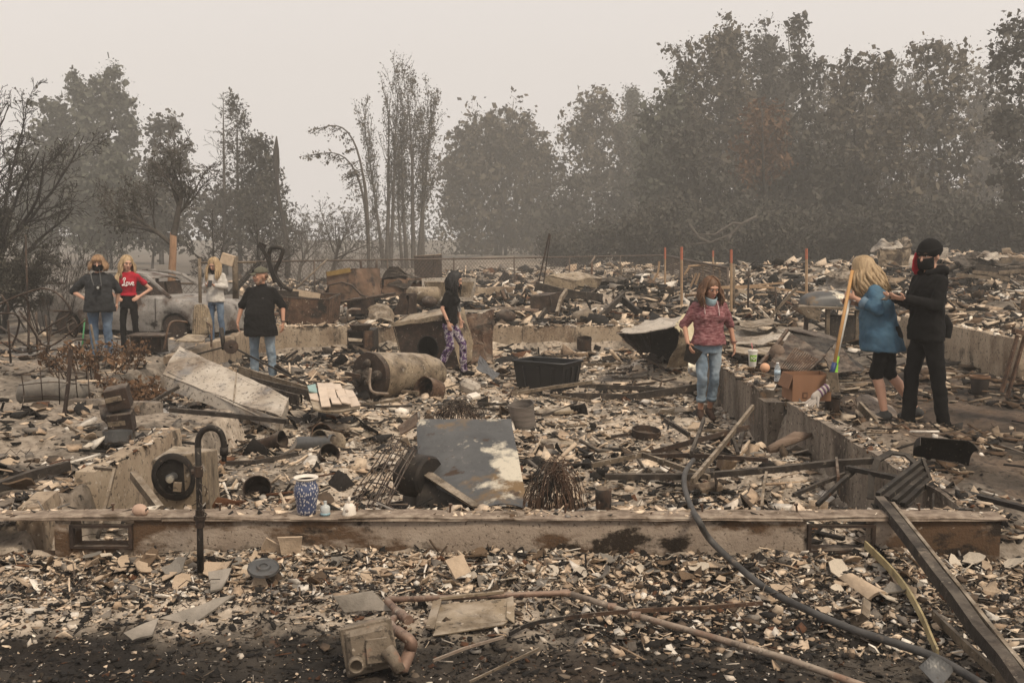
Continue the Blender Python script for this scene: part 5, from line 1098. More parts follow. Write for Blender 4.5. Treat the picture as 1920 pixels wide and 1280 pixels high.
# dark folded frame right of the arched strap
t = thing('folded_frame', 'black folded ribbed metal frame leaning on the right end of the front wall', 'metal frame', Q(1690, 945, 6.1))
put(MB().quad(Q(1640, 925, 6.1), Q(1728, 858, 6.6), Q(1746, 906, 6.4), Q(1702, 950, 6.05), .01, .01, 6, 41), 'sheet', M['black_iron'], t)
mb = MB()
for s in (.1, .35, .6, .85): mb.bar(Q(1640, 925, 6.08).lerp(Q(1702, 950, 6.03), s), Q(1728, 858, 6.56).lerp(Q(1746, 906, 6.36), s), .03, .03)
put(mb, 'ribs', M['black_iron'], t); put(MB().bar(Q(1750, 962, 6.0), Q(1750, 925, 6.1), .012, .012).bar(Q(1730, 860, 6.5), Q(1748, 910, 6.35), .02, .02), 'legs', M['black_iron'], t)
# black tray standing on edge at the right
def trayf(u, v):
    a, b, c, d = (np.array(k) for k in (Q(1704, 812, 7.72), Q(1812, 820, 7.72), Q(1806, 868, 7.75), Q(1702, 852, 7.85)))
    p = a * ((1 - u) * (1 - v))[:, None] + b * (u * (1 - v))[:, None] + c * (u * v)[:, None] + d * ((1 - u) * v)[:, None]
    r = np.clip(np.abs(u * 2 - 1) - .82, 0, 1) / .18; p[:, 1] -= .10 * r + .12 * (1 - v) ** 4; p[:, 2] -= .05 * r ** 2 * (1 - v); return p
single('metal_tray', 'black rounded metal tray standing on edge at the feet of the person in black', 'tray', MB().sheet(trayf, 24, 12, .006), M['black_iron'], Q(1757, 868, 7.75), smooth=True, angle=40)
bar('curved warped plank resting on the dark wall beside the blonde woman', [(1612, 760, 9.6), (1640, 790, 9.2), (1660, 815, 8.9)], .09, .03, M['grey_wood'], 'plank', 'plank')
single('warped_board', 'warped yellowish fibre board at the feet of the blonde woman', 'board', MB().quad(Q(1600, 752, 9.9), Q(1640, 745, 10.3), Q(1672, 785, 9.9), Q(1650, 805, 9.4), .02, .05, 10, 51), M['tan_pipe'], Q(1640, 800, 9.6))
# --- long pieces in the foreground
Y0 = 4.35
def gp(px, py, z): return P(px, py, z=z)
t = thing('black_hose', 'long grey black hose curving from the crossing bars over the wall into the foreground', 'hose', gp(1600, 1180, .02))
hp = [Q(1300, 862, 7.7), Q(1285, 885, 7.0), Q(1284, 915, 6.5), Q(1298, 955, 5.85), gp(1308, 972, .285), Q(1332, 1012, 5.42), gp(1385, 1062, .06), gp(1440, 1105, .045), gp(1520, 1146, .04), gp(1600, 1180, .04), gp(1700, 1212, .045), gp(1770, 1240, .05), gp(1870, 1300, .05)]
put(MB().tube(smoothpts(hp, 8), .0185, 12), 'hose', mat('scorched_rubber', [(.3, (.03, .029, .028)), (.7, (.085, .08, .075))], 7, .6, .15, over=[((.16, .13, .10), 9., .66, .06)]), t, smooth=True)
def fbar(label, pts, w_, h_, m, name, cat, n=1): 
    mb = MB(); pts = [gp(*p) for p in pts]; pts = smoothpts(pts, n) if n > 1 else pts
    mb.tube(pts, w_ * .6, 4, flat=h_ / w_, up=(0, 0, 1) if n == 1 else (0, .1, 1)); return single(name, label, cat, mb, m, pts[0])
a, b = Q(1650, 938, 5.85), gp(1935, 1310, .10); t = thing('dark_beam', 'long charred wooden beam slanting from the wall to the lower right corner', 'beam', b)
sd = Vector((.042, -.01, 0)); mb = MB(); mb.tube([a.lerp(b, s) + Vector(rng.normal(0, .004, 3)) for s in np.linspace(0, 1, 9)], .045, 4, flat=.85, up=(0, 0, 1)); put(mb, 'timber', M['char_wood'], t)
put(MB().tube([a.lerp(b, s) + sd + Vector((0, 0, .018)) for s in np.linspace(.05, 1, 9)], .022, 4, flat=.6), 'split_edge', M['grey_wood'], t)
fbar('bent yellowish flat strip lying left of the dark beam', [(1622, 1020, .10), (1665, 1062, .08), (1700, 1105, .06), (1728, 1155, .06), (1745, 1195, .05), (1758, 1225, .04)], .05, .012, mat('yellowed_strip', [(.3, (.20, .15, .07)), (.7, (.42, .35, .2))], 9, .8, .3, over=[((.07, .055, .04), 7., .6, .08)]), 'flat_strip', 'strip', 5)
single('bent_plate', 'bent pale metal plate at the lower right edge below the strip', 'metal plate', MB().quad(gp(1752, 1222, .12), gp(1792, 1252, .05), gp(1762, 1292, .02), gp(1726, 1250, .06), .006, .01, 6, 61), M['galv'], gp(1760, 1260, .03))
single('curved_board', 'curved cream board lying right of the hose in front of the wall', 'board', MB().quad(gp(1576, 1083, .08), gp(1600, 1085, .09), gp(1658, 1115, .06), gp(1630, 1124, .03), .02, .006, 8, 62, -.015), M['shard'][0], gp(1615, 1105, .03))
fbar('tan fibre strip lying along the dark beam', [(1750, 1150, .05), (1800, 1200, .05), (1850, 1245, .04), (1900, 1290, .04)], .05, .02, M['grey_wood'], 'flat_strip', 'strip', 3)
fbar('short grey bracket leaning near the hose', [(1598, 1168, .02), (1622, 1155, .09), (1625, 1125, .10)], .05, .015, M['grey_wood'], 'bracket', 'bracket')
# conduit and gas meter
t = thing('conduit_pipe', 'long tan conduit pipe bending across the foreground to the lower right', 'pipe', gp(1062, 1112, .05))
cp = [gp(722, 1124, .07), gp(905, 1117, .07), gp(1055, 1111, .07), gp(1072, 1113, .07), gp(1150, 1138, .06), gp(1195, 1154, .055), gp(1330, 1192, .05), gp(1480, 1236, .045), gp(1660, 1300, .04)]
put(MB().tube(cp[:4], .0145, 10), 'upper_run', M['brass'], t, smooth=True); put(MB().tube(cp[3:], .015, 10), 'lower_run', M['tan_pipe'], t, smooth=True)
mb = MB()
for (px, py) in ((735, 1123), (1060, 1111), (1148, 1137), (1193, 1153)):
    c = gp(px, py, .062); d = Vector((1, -.2, 0)) if px > 1065 else Vector((1, .02, 0)); put(MB().tube([c - d * .02, c + d * .02], .019, 10), 'coupling', M['brass'], t, smooth=True, angle=40)
t = thing('gas_meter', 'scorched gas meter lying on its side with bent pipe elbows attached', 'gas meter', gp(685, 1250, .0))
c = gp(688, 1240, .05) + Vector((0, .06, .05)); rot = (R(-12), R(-9), R(12))
mb = MB(); mb.box((0, 0, 0), (.205, .15, .19)).box((0, -.085, .0), (.19, .04, .17), taper=.9); mb.v = [np.concatenate(mb.v) @ rotm(rot).T + np.array(c)]; put(mb, 'case', M['meter'], t, bevel=.02)
mb = MB(); mb.box((0, -.055, .0), (.222, .018, .205)); mb.v = [np.concatenate(mb.v) @ rotm(rot).T + np.array(c)]; put(mb, 'flange', M['meter'], t, bevel=.006)
mb = MB(); mb.lathe([(.034, 0), (.034, .05), (.028, .055), (.024, .055), (.022, .01), (0, .01)], 16, (-.065, -.10, -.045), (R(90), 0, 0)).box((.03, -.11, -.01), (.09, .02, .10), (0, .1, 0)); mb.v = [np.concatenate(mb.v) @ rotm(rot).T + np.array(c)]; put(mb, 'port', M['meter'], t, bevel=.004)
put(MB().tube([c + Vector((.09, -.10, .02)), c + Vector((.12, -.12, -.01)), c + Vector((.145, -.13, -.06))], [.032, .028, .026], 12), 'outlet', M['meter'], t, smooth=True)
e1 = smoothpts([gp(726, 1126, .07), gp(742, 1142, .08), gp(752, 1152, .08)], 4); e2 = smoothpts([gp(740, 1158, .07), gp(733, 1166, .08), gp(738, 1176, .10), gp(758, 1192, .11), gp(770, 1202, .10), gp(768, 1220, .05), gp(752, 1258, .0)], 5)
put(MB().tube(e1, .017, 10).tube([gp(744, 1146, .08), gp(766, 1162, .08)], .024, 10), 'tee', M['brass'], t, smooth=True, angle=50); put(MB().tube(e2, [.017] * 12 + [.024] * 9 + [.028] * (len(e2) - 21), 12), 'elbow', M['brass'], t, smooth=True)
# duct tray
t = thing('duct_tray', 'flattened pale metal duct tray lying below the conduit', 'metal tray', gp(880, 1165, .01))
a, b, c, d = gp(812, 1135, .05), gp(952, 1122, .06), gp(950, 1165, .03), gp(818, 1182, .03)
put(MB().quad(a, b, c, d, .006, .008, 10, 71), 'floor', M['tan_sheet'], t); put(MB().quad(d, c, c + Vector((-.02, -.05, .0)), d + Vector((-.01, -.05, -.01)), .006, .006, 8, 72), 'front_flange', M['tan_sheet'], t)
put(MB().quad(a + Vector((.0, 0, .02)), a + Vector((.04, 0, .03)), d + Vector((-.01, -.03, .02)), d + Vector((-.05, -.02, .02)), .005, .006, 6, 73), 'side_flange', M['tan_sheet'], t); put(MB().quad(b, b + Vector((.03, .0, .01)), c + Vector((.03, -.03, .0)), c + Vector((-.01, 0, .02)), .005, .008, 6, 74), 'side_flange', M['tan_sheet'], t)
put(MB().bar(a + Vector((.03, .02, .03)), b + Vector((-.02, .02, .03)), .02, .012), 'rib', M['tan_sheet'], t)
fbar('thin rusty strip curving under the conduit bend', [(955, 1188, .03), (1000, 1168, .04), (1090, 1154, .05), (1200, 1144, .07), (1320, 1138, .07), (1430, 1130, .06)], .022, .010, M['rust'], 'flat_strip', 'strip', 5)
fbar('thin grey rod lying right of the gas meter', [(812, 1238, .03), (870, 1215, .035), (945, 1193, .04)], .014, .010, M['tan_pipe'], 'thin_rod', 'rod')
fbar('thin tan lath at the foot of the gas meter', [(880, 1278, .02), (1010, 1215, .03)], .012, .008, M['grey_wood'], 'thin_rod', 'rod')
bq = gp(494, 1066, .07); single('metal_disc', 'dark round metal disc lying in the heap right of the standpipe', 'disc', lathe_at([(0, .012), (.02, .014), (.022, .022), (.035, .022), (.04, .010), (.075, .008), (.082, .014), (.085, .0), (.0, -.006)], 28, bq, (R(16), R(6), 0)), M['galv'], bq, smooth=True, angle=30)
for k, (cs, zz, lab) in enumerate([([(440, 1118), (398, 1120), (290, 1158), (350, 1163)], .07, 'crumpled grey sheet lying on the ash left of the gas meter'), ([(225, 1190), (300, 1165), (285, 1200), (245, 1206)], .04, 'ash coloured sheet scrap on the dark soil at the left'), ([(630, 1110), (700, 1106), (735, 1145), (650, 1142)], .09, 'burnt curled fabric scrap left of the pipe tee'), ([(520, 1005), (565, 1002), (562, 1035), (528, 1040)], .12, 'upright pale plaster piece leaning on the wall under the vase'), ([(835, 1050), (868, 1040), (880, 1075), (855, 1085)], .10, 'forked pale plaster piece standing in the heap'), ([(385, 1072), (428, 1066), (415, 1105), (395, 1108)], .05, 'grey torn scrap leaning at the foot of the standpipe')]):
    pp = [gp(x, y_, zz * (1.3 if j < 2 else .35)) for j, (x, y_) in enumerate(cs)]; single('sheet_scrap', lab, 'scrap', MB().quad(*pp, .010, .02, 8, 80 + k), M['shard'][0] if k in (3, 4) else mat('ashy_sheet%d' % k, [(.3, (.14, .125, .105)), (.7, (.30, .265, .225))], 8, .9, .4), pp[3])
# --- left rubble: cabinet, bowl
t = thing('small_cabinet', 'small charred cabinet of two tilted drawers left of the white panel', 'cabinet', Q(220, 835, 8.9))
for (px, py, d, rr) in ((222, 745, (.20, .2, .20), -.18), (228, 790, (.21, .22, .19), -.08)):
    c = Q(px, py, 9.0); mb = MB(); mb.box((0, 0, 0), d, (.1, rr, .2)); mb.v = [np.concatenate(mb.v) + np.array(c)]; put(mb, 'drawer_box', M['dark_rust'], t, bevel=.006); mb = MB(); mb.box((0, -.115, 0), (d[0] * .7, .012, d[2] * .22), (.1, rr, .2)); mb.v = [np.concatenate(mb.v) + np.array(c)]; put(mb, 'drawer_front', M['grey_wood'], t)
put(MB().quad(Q(185, 762, 9.2), Q(205, 757, 9.2), Q(208, 800, 9.0), Q(190, 786, 9.0), .012), 'side_board', M['dark_rust'], t)
can('grey concrete bowl standing left of the furnace box', 220, 828, 8.6, .12, .10, (R(-6), 0, 0), M['galv'], 'bowl', 'bowl', .004)
# --- right side: cup, ball, bottle, cardboard box, glove
b = P(1411, 687, z=WT + .03); t = thing('paper_cup', 'white paper cup with green label and pink straw on the grey wall', 'cup', b)
MB().lathe([(.040, 0), (.042, .004), (.056, .185), (.0, .185)], 24).build('body', plain('white_paper', (.66, .64, .58), .5, 0, .03), t, True, angle=40)
MB().lathe([(.060, .183), (.061, .196), (.055, .205), (.0, .206)], 24).build('lid', plain('cup_lid', (.62, .60, .54), .35, 0, .03), t, True, angle=40)
mb = MB(); MB().tube([(0, .01, .2), (-.02, .0, .285)], .006, 8).build('straw', plain('pink_straw', (.52, .18, .18), .4), t, True)
mb = MB(); aa = np.linspace(-PI * .80, -PI * .22, 9); V = [(math.cos(a) * (.0500 + .0019 + .014 * (z - .125) * 6 * .9) , math.sin(a) * (.0500 + .0019 + .014 * (z - .125) * 6 * .9), z) for z in (.065, .145) for a in aa]
mb.add(V, [(k, k + 1, k + 10, k + 9) for k in range(8)]).build('label', plain('green_print', (.22, .42, .06), .5, 0, .05), t, True)
mb = MB(); mb.tube([(.0 + .016 * math.cos(a), -.0545, .105 + .016 * math.sin(a)) for a in np.linspace(0, 2 * PI, 14, False)], .004, 5, closed=True).tube([(-.030, -.052, .125), (-.028, -.052, .085)], .003, 5).tube([(.026, -.052, .125), (.027, -.052, .088)], .003, 5)
mb.build('lettering', plain('white_print', (.7, .7, .62), .5, 0, .02), t, True)
b = P(1434, 697, z=WT + .02); single('peach_ball', 'round peach coloured ball resting on the grey wall beside the cup', 'ball', lathe_at([(0, -.012)] + [(.058 * math.sin(a), .05 - .056 * math.cos(a)) for a in np.linspace(.5, PI - .02, 10)] + [(0, .107)], 20, b), plain('peach_clay', (.58, .33, .20), .6, 0, .06), b, smooth=True)
b = P(1457, 714, z=WT + .005); t = thing('water_bottle', 'clear plastic water bottle standing on the wall end near the cardboard box', 'bottle', b)
gm = bpy.data.materials.new('clear_plastic'); gm.use_nodes = True; gb = gm.node_tree.nodes['Principled BSDF']; gb.inputs['Base Color'].default_value = (.80, .86, .90, 1); gb.inputs['Roughness'].default_value = .12; gb.inputs['Transmission Weight'].default_value = .75; gb.inputs['IOR'].default_value = 1.2
MB().lathe([(.030, 0), (.034, .006), (.034, .03), (.032, .04), (.034, .05), (.034, .13), (.028, .155), (.015, .18), (.014, .196), (.0, .196)], 20).build('body', gm, t, True); MB().lathe([(.016, .188), (.016, .206), (.0, .207)], 16).build('cap', plain('white_cap', (.7, .7, .68), .4), t, True)
MB().lathe([(.0346, .07), (.0346, .12)], 20).build('label', plain('pale_blue_label', (.38, .48, .56), .4, 0, .15, 60), t, True)
b = P(1518, 751, z=WT + .0); bx = thing('cardboard_box', 'open brown cardboard box standing on the broken wall end', 'box', b + Vector((.0, .12, .0)), R(4)); L_, W_, H_ = .385, .30, .255
mb = MB()
for (c, d) in (((0, -W_ / 2, H_ / 2), (L_, .006, H_)), ((0, W_ / 2, H_ / 2), (L_, .006, H_)), ((-L_ / 2 + .003, 0, H_ / 2), (.006, W_ - .012, H_ - .002)), ((L_ / 2 - .003, 0, H_ / 2), (.006, W_ - .012, H_ - .002)), ((0, 0, .006), (L_ - .02, W_ - .02, .006))): mb.box(c, d)
mb.build('carton', M['cardboard'], bx); MB().quad((-L_ / 2, -W_ / 2, H_), (-L_ / 2, W_ / 2, H_), (-L_ / 2 - .045, W_ / 2, H_ - .13), (-L_ / 2 - .045, -W_ / 2, H_ - .13), .005, .004, 4).build('flap', M['cardboard'], bx)
MB().box((-.07, -W_ / 2 - .006, .06), (.05, .004, .06)).build('printed_mark', plain('dark_brown_print', (.10, .05, .03), .8), bx); MB().box((-.07, -W_ / 2 - .009, .055), (.028, .004, .035)).build('printed_symbol', M['cardboard'], bx)
b = P(1528, 745, z=WT + .06) + Vector((0, -.10, 0)); t = thing('work_glove', 'striped white and purple work glove leaning on the cardboard box', 'glove', b); G = plain('white_glove_leather', (.36, .32, .285), .8, 0, .12); gw = MB()
A0, A1 = Vector((.09, .05, .10)), Vector((-.03, .0, .02)); gw.caps(A0, A1, .038, .045, 12, flat=.6)
for k, q in enumerate(((-.14, -.01, -.05), (-.13, -.03, -.065), (-.115, -.045, -.075), (-.09, -.05, -.085))): gw.caps(A1 + Vector((-.01 + .008 * k, -.01 * k, -.01 * k)), Vector(q), .015, .012, 8)
gw.caps(A1 + Vector((.02, -.03, .0)), Vector((-.02, -.06, -.06)), .015, .011, 8); gw.build('palm', G, t, True)
mb = MB()
for s in (.0, .28, .56): p = A0.lerp(A1, s); dd = (A1 - A0).normalized() * .009; mb.tube([p - dd, p + dd], .0445, 12, flat=.66)
mb.build('stripe', plain('purple_stripe', (.13, .07, .12), .8), t, True)
# grill wreck beyond the cup
t = thing('barbecue_wreck', 'collapsed black barbecue with ribbed grate panel and folded lid behind the cardboard box', 'barbecue', Q(1515, 702, 12.4))
put(MB().quad(Q(1482, 628, 13.2), Q(1548, 668, 12.6), Q(1512, 702, 12.2), Q(1437, 690, 12.3), .03, .01, 8, 91), 'grate_panel', M['dark_rust'], t)
mb = MB()
for k in range(12):
    s = .30 + .055 * k; mb.tube([Q(1482, 628, 13.15).lerp(Q(1437, 690, 12.25), .25).lerp(Q(1548, 668, 12.52).lerp(Q(1512, 702, 12.12), .25), s), Q(1482, 628, 13.15).lerp(Q(1437, 690, 12.25), .95).lerp(Q(1548, 668, 12.52).lerp(Q(1512, 702, 12.12), .95), s)], .012, 5)
put(mb, 'grate_bars', M['rust'], t)
put(MB().quad(Q(1474, 618, 13.6), Q(1568, 640, 13.2), Q(1544, 668, 12.7), Q(1495, 634, 13.3), .012, .02, 8, 92), 'lid_inside', M['black_iron'], t); put(MB().quad(Q(1474, 617, 13.5), Q(1520, 620, 14.0), Q(1570, 636, 13.8), Q(1566, 642, 13.2), .012, .02, 8, 93), 'lid_top', M['dark_rust'], t)
put(MB().quad(Q(1566, 642, 13.1), Q(1616, 695, 12.4), Q(1560, 702, 12.3), Q(1544, 672, 12.6), .012, .03, 8, 94), 'side_panel', M['dark_rust'], t); put(MB().quad(Q(1580, 655, 13.4), Q(1618, 690, 12.9), Q(1612, 700, 12.6), Q(1570, 690, 12.8), .012, .03, 6, 95), 'shelf', M['black_iron'], t)
put(MB().tube([Q(1424, 684, 12.5), Q(1450, 655, 12.9), Q(1476, 619, 13.5)], .028, 4), 'edge_rail', M['rust'], t); put(MB().ball(tuple(Q(1457, 660, 12.7)), (.10, .09, .105), 18, 12).rough(.006, 9), 'burner_dome', mat('scorched_dome', [(.3, (.10, .07, .05)), (.7, (.22, .16, .12))], 8, .8, .2), t, smooth=True)
# domed grill on a table
t = thing('domed_grill', 'grey domed grill lid on a scorched wooden work table left of the broom', 'grill', Q(1550, 642, 17.2)); yy = 17.2
put(MB().sheet(lambda u, v: np.stack([Q(1562, 570, yy).x - .40 * np.cos(PI * u), yy + .35 - .33 * np.cos(PI * v), Q(1560, 574, yy).z + .25 * (np.abs(np.sin(PI * u)) + 1e-6) ** .55 * (np.abs(np.sin(PI * v)) + 1e-6) ** .55], 1), 20, 14, -.012), 'dome', M['galv'], t, smooth=True, angle=60)
put(MB().quad(Q(1496, 574, 17.0), Q(1612, 578, 17.0), Q(1618, 572, 17.9), Q(1510, 568, 17.9), .035), 'table_top', M['grey_wood'], t); put(MB().quad(Q(1498, 577, 16.98), Q(1540, 582, 16.98), Q(1535, 600, 16.98), Q(1512, 596, 16.98), .02), 'apron', M['grey_wood'], t)
put(MB().bar(Q(1512, 582, 17.1), Q(1510, 642, 17.1), .08, .06), 'leg', M['dark_rust'], t); put(MB().bar(Q(1552, 580, 17.1), Q(1550, 648, 17.1), .09, .06), 'leg', M['grey_wood'], t); put(MB().bar(Q(1607, 580, 17.2), Q(1605, 655, 17.2), .09, .06), 'leg', M['grey_wood'], t)
put(MB().quad(Q(1556, 590, 17.15), Q(1602, 590, 17.2), Q(1600, 650, 17.2), Q(1556, 645, 17.15), .03), 'lower_panel', M['char_wood'], t)
# flower pot, sawhorse
b = P(1836, 738, z=hz(5.4, 11.4)); t = thing('flower_pot', 'dark clay flower pot with a lighter rim on the brown soil', 'flower pot', b)
MB().lathe([(.075, 0), (.085, .01), (.108, .19), (.0, .18)], 24).build('body', mat('sooty_clay', [(.3, (.03, .026, .024)), (.7, (.07, .055, .045))], 8, .7, .1), t, True, angle=45); MB().lathe([(.108, .185), (.116, .19), (.116, .215), (.098, .215), (.092, .15), (.0, .13)], 24).build('rim', mat('brown_clay', [(.3, (.11, .06, .035)), (.7, (.22, .13, .075))], 8, .7, .1), t, True, angle=45)
t = thing('sawhorse', 'rusty metal sawhorse frame cut by the right edge', 'sawhorse', P(1900, 742, z=0)); yy = P(1900, 742, z=0).y
for (p, q) in (((1908, 628), (1878, 735)), ((1922, 628), (1888, 746)), ((1945, 625), (1925, 740))): put(MB().bar(Q(*p, yy), Q(*q, yy - .1), .035, .03), 'leg', M['rust'], t)
put(MB().bar(Q(1900, 620, yy), Q(1990, 640, yy + .3), .05, .05), 'top_rail', M['rust'], t); put(MB().bar(Q(1890, 708, yy), Q(1950, 722, yy), .03, .03), 'stretcher', M['rust'], t)
# ------------------------------------------------------------------ burnt car
M['car'] = mat('burnt_car_shell', [(.25, (.13, .115, .10)), (.5, (.26, .24, .22)), (.8, (.42, .395, .365))], 3.6, .75, .25, .2, speck=.35, over=[((.085, .06, .048), 1.6, .57, .05), ((.025, .021, .019), 2.2, .62, .04), ((.16, .085, .05), 3.1, .66, .04)])
cy_ = 21.3; cb = Q(272, 628, cy_); t = thing('burnt_car', 'burnt out silver car without tyres or windows behind the girl in red', 'car', (cb.x, cy_, hz(cb.x, cy_) - .05), R(-17))
def loft(mb, rings, cap=True):
    n = len(rings[0]); V = [tuple(p) for r in rings for p in r]; f = []
    for i in range(len(rings) - 1):
        for k in range(n): f.append((i * n + k, i * n + (k + 1) % n, (i + 1) * n + (k + 1) % n, (i + 1) * n + k))
    if cap: f.append(tuple(range(n - 1, -1, -1))); f.append(tuple((len(rings) - 1) * n + k for k in range(n)))
    return mb.add(V, f)
rings = []
for x in np.linspace(-2.2, 2.15, 60):
    u = (x + 2.2) / 4.35; w_ = .84 * (1 - .22 * max(0, abs(u - .5) * 2 - .72) / .28) ; zt = np.interp(x, [-2.2, -2.1, -1.4, -1.0, .75, 1.1, 1.9, 2.1, 2.15], [.72, .86, .92, .90, .86, .86, .74, .62, .5]); zb = .16
    for wx in (-1.32, 1.33):
        if abs(x - wx) < .36: zb = max(zb, .16 + math.sqrt(.36 ** 2 - (x - wx) ** 2) * 1.08)
    zb = min(zb, zt - .12); zm = zb + (zt - zb) * .6
    rings.append([(x, -w_ * .93, zb), (x, -w_, zb + (zt - zb) * .3), (x, -w_ * 1.01, zm), (x, -w_ * .97, zt - .04), (x, -w_ * .90, zt), (x, w_ * .90, zt), (x, w_ * .97, zt - .04), (x, w_ * 1.01, zm), (x, w_, zb + (zt - zb) * .3), (x, w_ * .93, zb)])
loft(MB(), rings).rough(.012, 3).build('body', M['car'], t, True, angle=35)
def roof(u, v): x = -1.0 + 1.55 * u; y = (v - .5) * 1.22; return np.stack([x, y, 1.22 + .13 * np.sin(PI * np.clip(u * .8 + .12, 0, 1)) - .08 * (2 * v - 1) ** 4], 1)
MB().sheet(roof, 12, 8, .03).rough(.01, 4).build('roof', M['car'], t, True, angle=40)
mb = MB()
for sy in (-1, 1):
    for pts in ([(.55, .60, 1.27), (.95, .70, 1.02), (1.22, .76, .85)], [(-.12, .62, 1.33), (-.18, .76, .88)], [(-1.0, .60, 1.27), (-1.35, .68, 1.08), (-1.62, .74, .92)], [(-1.0, .61, 1.27), (-.3, .62, 1.345), (.2, .62, 1.33), (.55, .6, 1.27)]):
        mb.tube([(x, y * sy, z) for x, y, z in pts], .045, 6, flat=.6)
mb.build('pillars', M['car'], t); tag(t.children[-1], kind='stuff')
for (x, y) in ((-1.32, -.72), (1.33, -.72), (-1.32, .72), (1.33, .72)):
    wh = MB().lathe([(.05, -.09), (.24, -.09), (.26, -.07), (.22, -.02), (.22, .05), (.25, .08), (.26, .10), (.0, .10)], 20, (x, y, .24), (R(90), 0, 0)).build('wheel', M['dark_rust'], t, True, angle=35)
for sx in (-.55, .45):
    for sy in (-.2, .38): MB().box((sx, sy, .88), (.16, .5, .5), (0, -.2, 0)).build('seat_frame', M['dark_rust'], t)
MB().tube([(-.17, -.852, .84), (-.20, -.868, .5), (-.16, -.85, .22)], .008, 5).build('door_gap', M['char_wood'], t); MB().tube([(.92, -.85, .84), (.93, -.865, .5), (.88, -.85, .22)], .008, 5).build('door_gap', M['char_wood'], t)
MB().box((-.02, -.862, .70), (.16, .03, .03)).build('door_handle', M['car'], t)
for sy in (-1, 1): MB().ball((2.0, .55 * sy, .60), (.12, .15, .09), 12, 8).build('headlight_hole', M['char_wood'], t, True)
# ------------------------------------------------------------------ garden furniture and posts at the left
def frame(label, name, cat, y, lines, r, m, closed=()):
    b = Q(*lines[0][-1], y); t = thing(name, label, cat, b); 
    for k, ln in enumerate(lines):
        pts = [Q(px, py, y + random.uniform(-.12, .12)) for px, py in ln]; pts = smoothpts(pts, 4) if len(pts) > 2 else pts
        put(MB().tube(pts, r, 7), 'tube', m, t, smooth=True)
    return t
frame('bent lounge chair frame of rusty tubes in front of the shrub at the left', 'lounge_chair_frame', 'chair frame', 13.6, [[(-5, 572), (40, 552), (82, 541), (110, 552), (131, 578), (128, 590), (100, 607), (70, 628)], [(36, 583), (52, 603), (68, 630), (86, 648), (110, 640), (160, 600)], [(-5, 588), (25, 588), (36, 600), (30, 630), (15, 662)], [(100, 583), (130, 583)], [(40, 592), (60, 612), (76, 640)]], .014, M['dark_rust'])
frame('black broken chair frame standing behind the rusty lounge chair', 'chair_frame', 'chair frame', 14.2, [[(2, 553), (14, 570), (16, 585)], [(40, 552), (55, 575), (52, 660)], [(68, 585), (70, 660)], [(2, 640), (40, 660), (95, 650)], [(0, 612), (60, 655)], [(15, 600), (20, 680)], [(85, 590), (92, 655)], [(98, 600), (85, 675)]], .015, M['dark_rust'])
frame('low dark metal chair with a round seat loop beside the woman with the camera', 'chair_frame', 'chair frame', 14.6, [[(126, 605), (138, 598), (146, 616), (140, 632), (130, 622), (127, 606)], [(120, 660), (130, 645), (148, 636), (168, 642), (172, 665)], [(60, 668), (105, 655), (125, 668)], [(148, 640), (150, 668)], [(96, 628), (140, 605)]], .014, M['dark_rust'])
frame('bent rusty wire fence piece in the rubble at the left', 'wire_fence_scrap', 'fence piece', 10.6, [[(40, 700), (45, 740), (42, 760)], [(75, 690), (80, 750)], [(110, 690), (112, 758)], [(35, 702), (80, 695), (160, 700)], [(35, 722), (100, 716), (165, 722)], [(40, 745), (100, 742), (168, 750)], [(140, 690), (146, 755)], [(165, 695), (168, 752)]], .006, M['dark_rust'])
t = thing('shell_back_chair', 'garden chair with a streaked shell shaped metal back in front of the burnt car', 'chair', Q(350, 655, 16.4)); yy = 16.4
def shell(u, v):
    a = (u - .5) * 2; hh = np.sqrt(np.clip(1 - a ** 4, 0.02, 1)); px = 370 + 19.5 * a * (1 - .12 * (1 - v)); py = 628 - v * 57 * hh; r = (640 - py) / F; P_ = np.stack([(px - 960) / F * yy, yy + .10 * a * a + .012 * np.cos(a * 26) + .12 * v, CAMZ + yy * np.tan(np.arctan(r) - PITCH)], 1); return P_
put(MB().sheet(shell, 40, 12, .012), 'backrest', M['tan_sheet'], t, smooth=True)
for off in (0, -30): put(MB().tube(smoothpts([Q(352, 604, yy), Q(330, 602, yy - .1), Q(318, 608, yy - .2), Q(312, 630, yy - .25), Q(308, 655, yy - .3)], 4) if off == 0 else smoothpts([Q(388, 604, yy + .1), Q(396, 615, yy), Q(396, 650, yy - .1)], 4), .018, 7), 'arm_and_leg', M['rust'], t, smooth=True)
put(MB().quad(Q(352, 628, yy), Q(390, 630, yy), Q(380, 642, yy - .4), Q(330, 640, yy - .4), .02, .01), 'seat', M['tan_sheet'], t)
single('burnt_bench', 'low burnt bench seat right behind the legs of the girl in red', 'bench', MB().box(tuple(Q(280, 642, 16.9)), (.52, .35, .32)).box(tuple(Q(280, 628, 16.75)), (.62, .45, .04)), M['dark_rust'], Q(280, 655, 16.9), bevel=.01)
def pole(label, a, b, ya, yb, r, m, name='pole', cat='pole', n=7): return single(name, label, cat, MB().tube([Q(*a, ya), Q(*b, yb)], r, n), m, Q(*b, yb), smooth=True)
pole('thin dark upright pole in front of the left shrub', (48, 440), (54, 650), 16, 16, .016, M['dark_rust'])
pole('bright green garden stake left of the woman with the camera', (159, 598), (150, 690), 14.9, 14.8, .012, plain('green_stake', (.03, .16, .055), .5), 'garden_stake', 'stake')
pole('weathered tool handle leaning by the knees of the woman with the camera', (170, 608), (185, 690), 14.8, 14.7, .018, M['grey_wood'], 'tool_handle', 'handle')
t = thing('string_trimmer', 'burnt yard trimmer with a small wheel near the man in the cap', 'trimmer', Q(432, 650, 12.8))
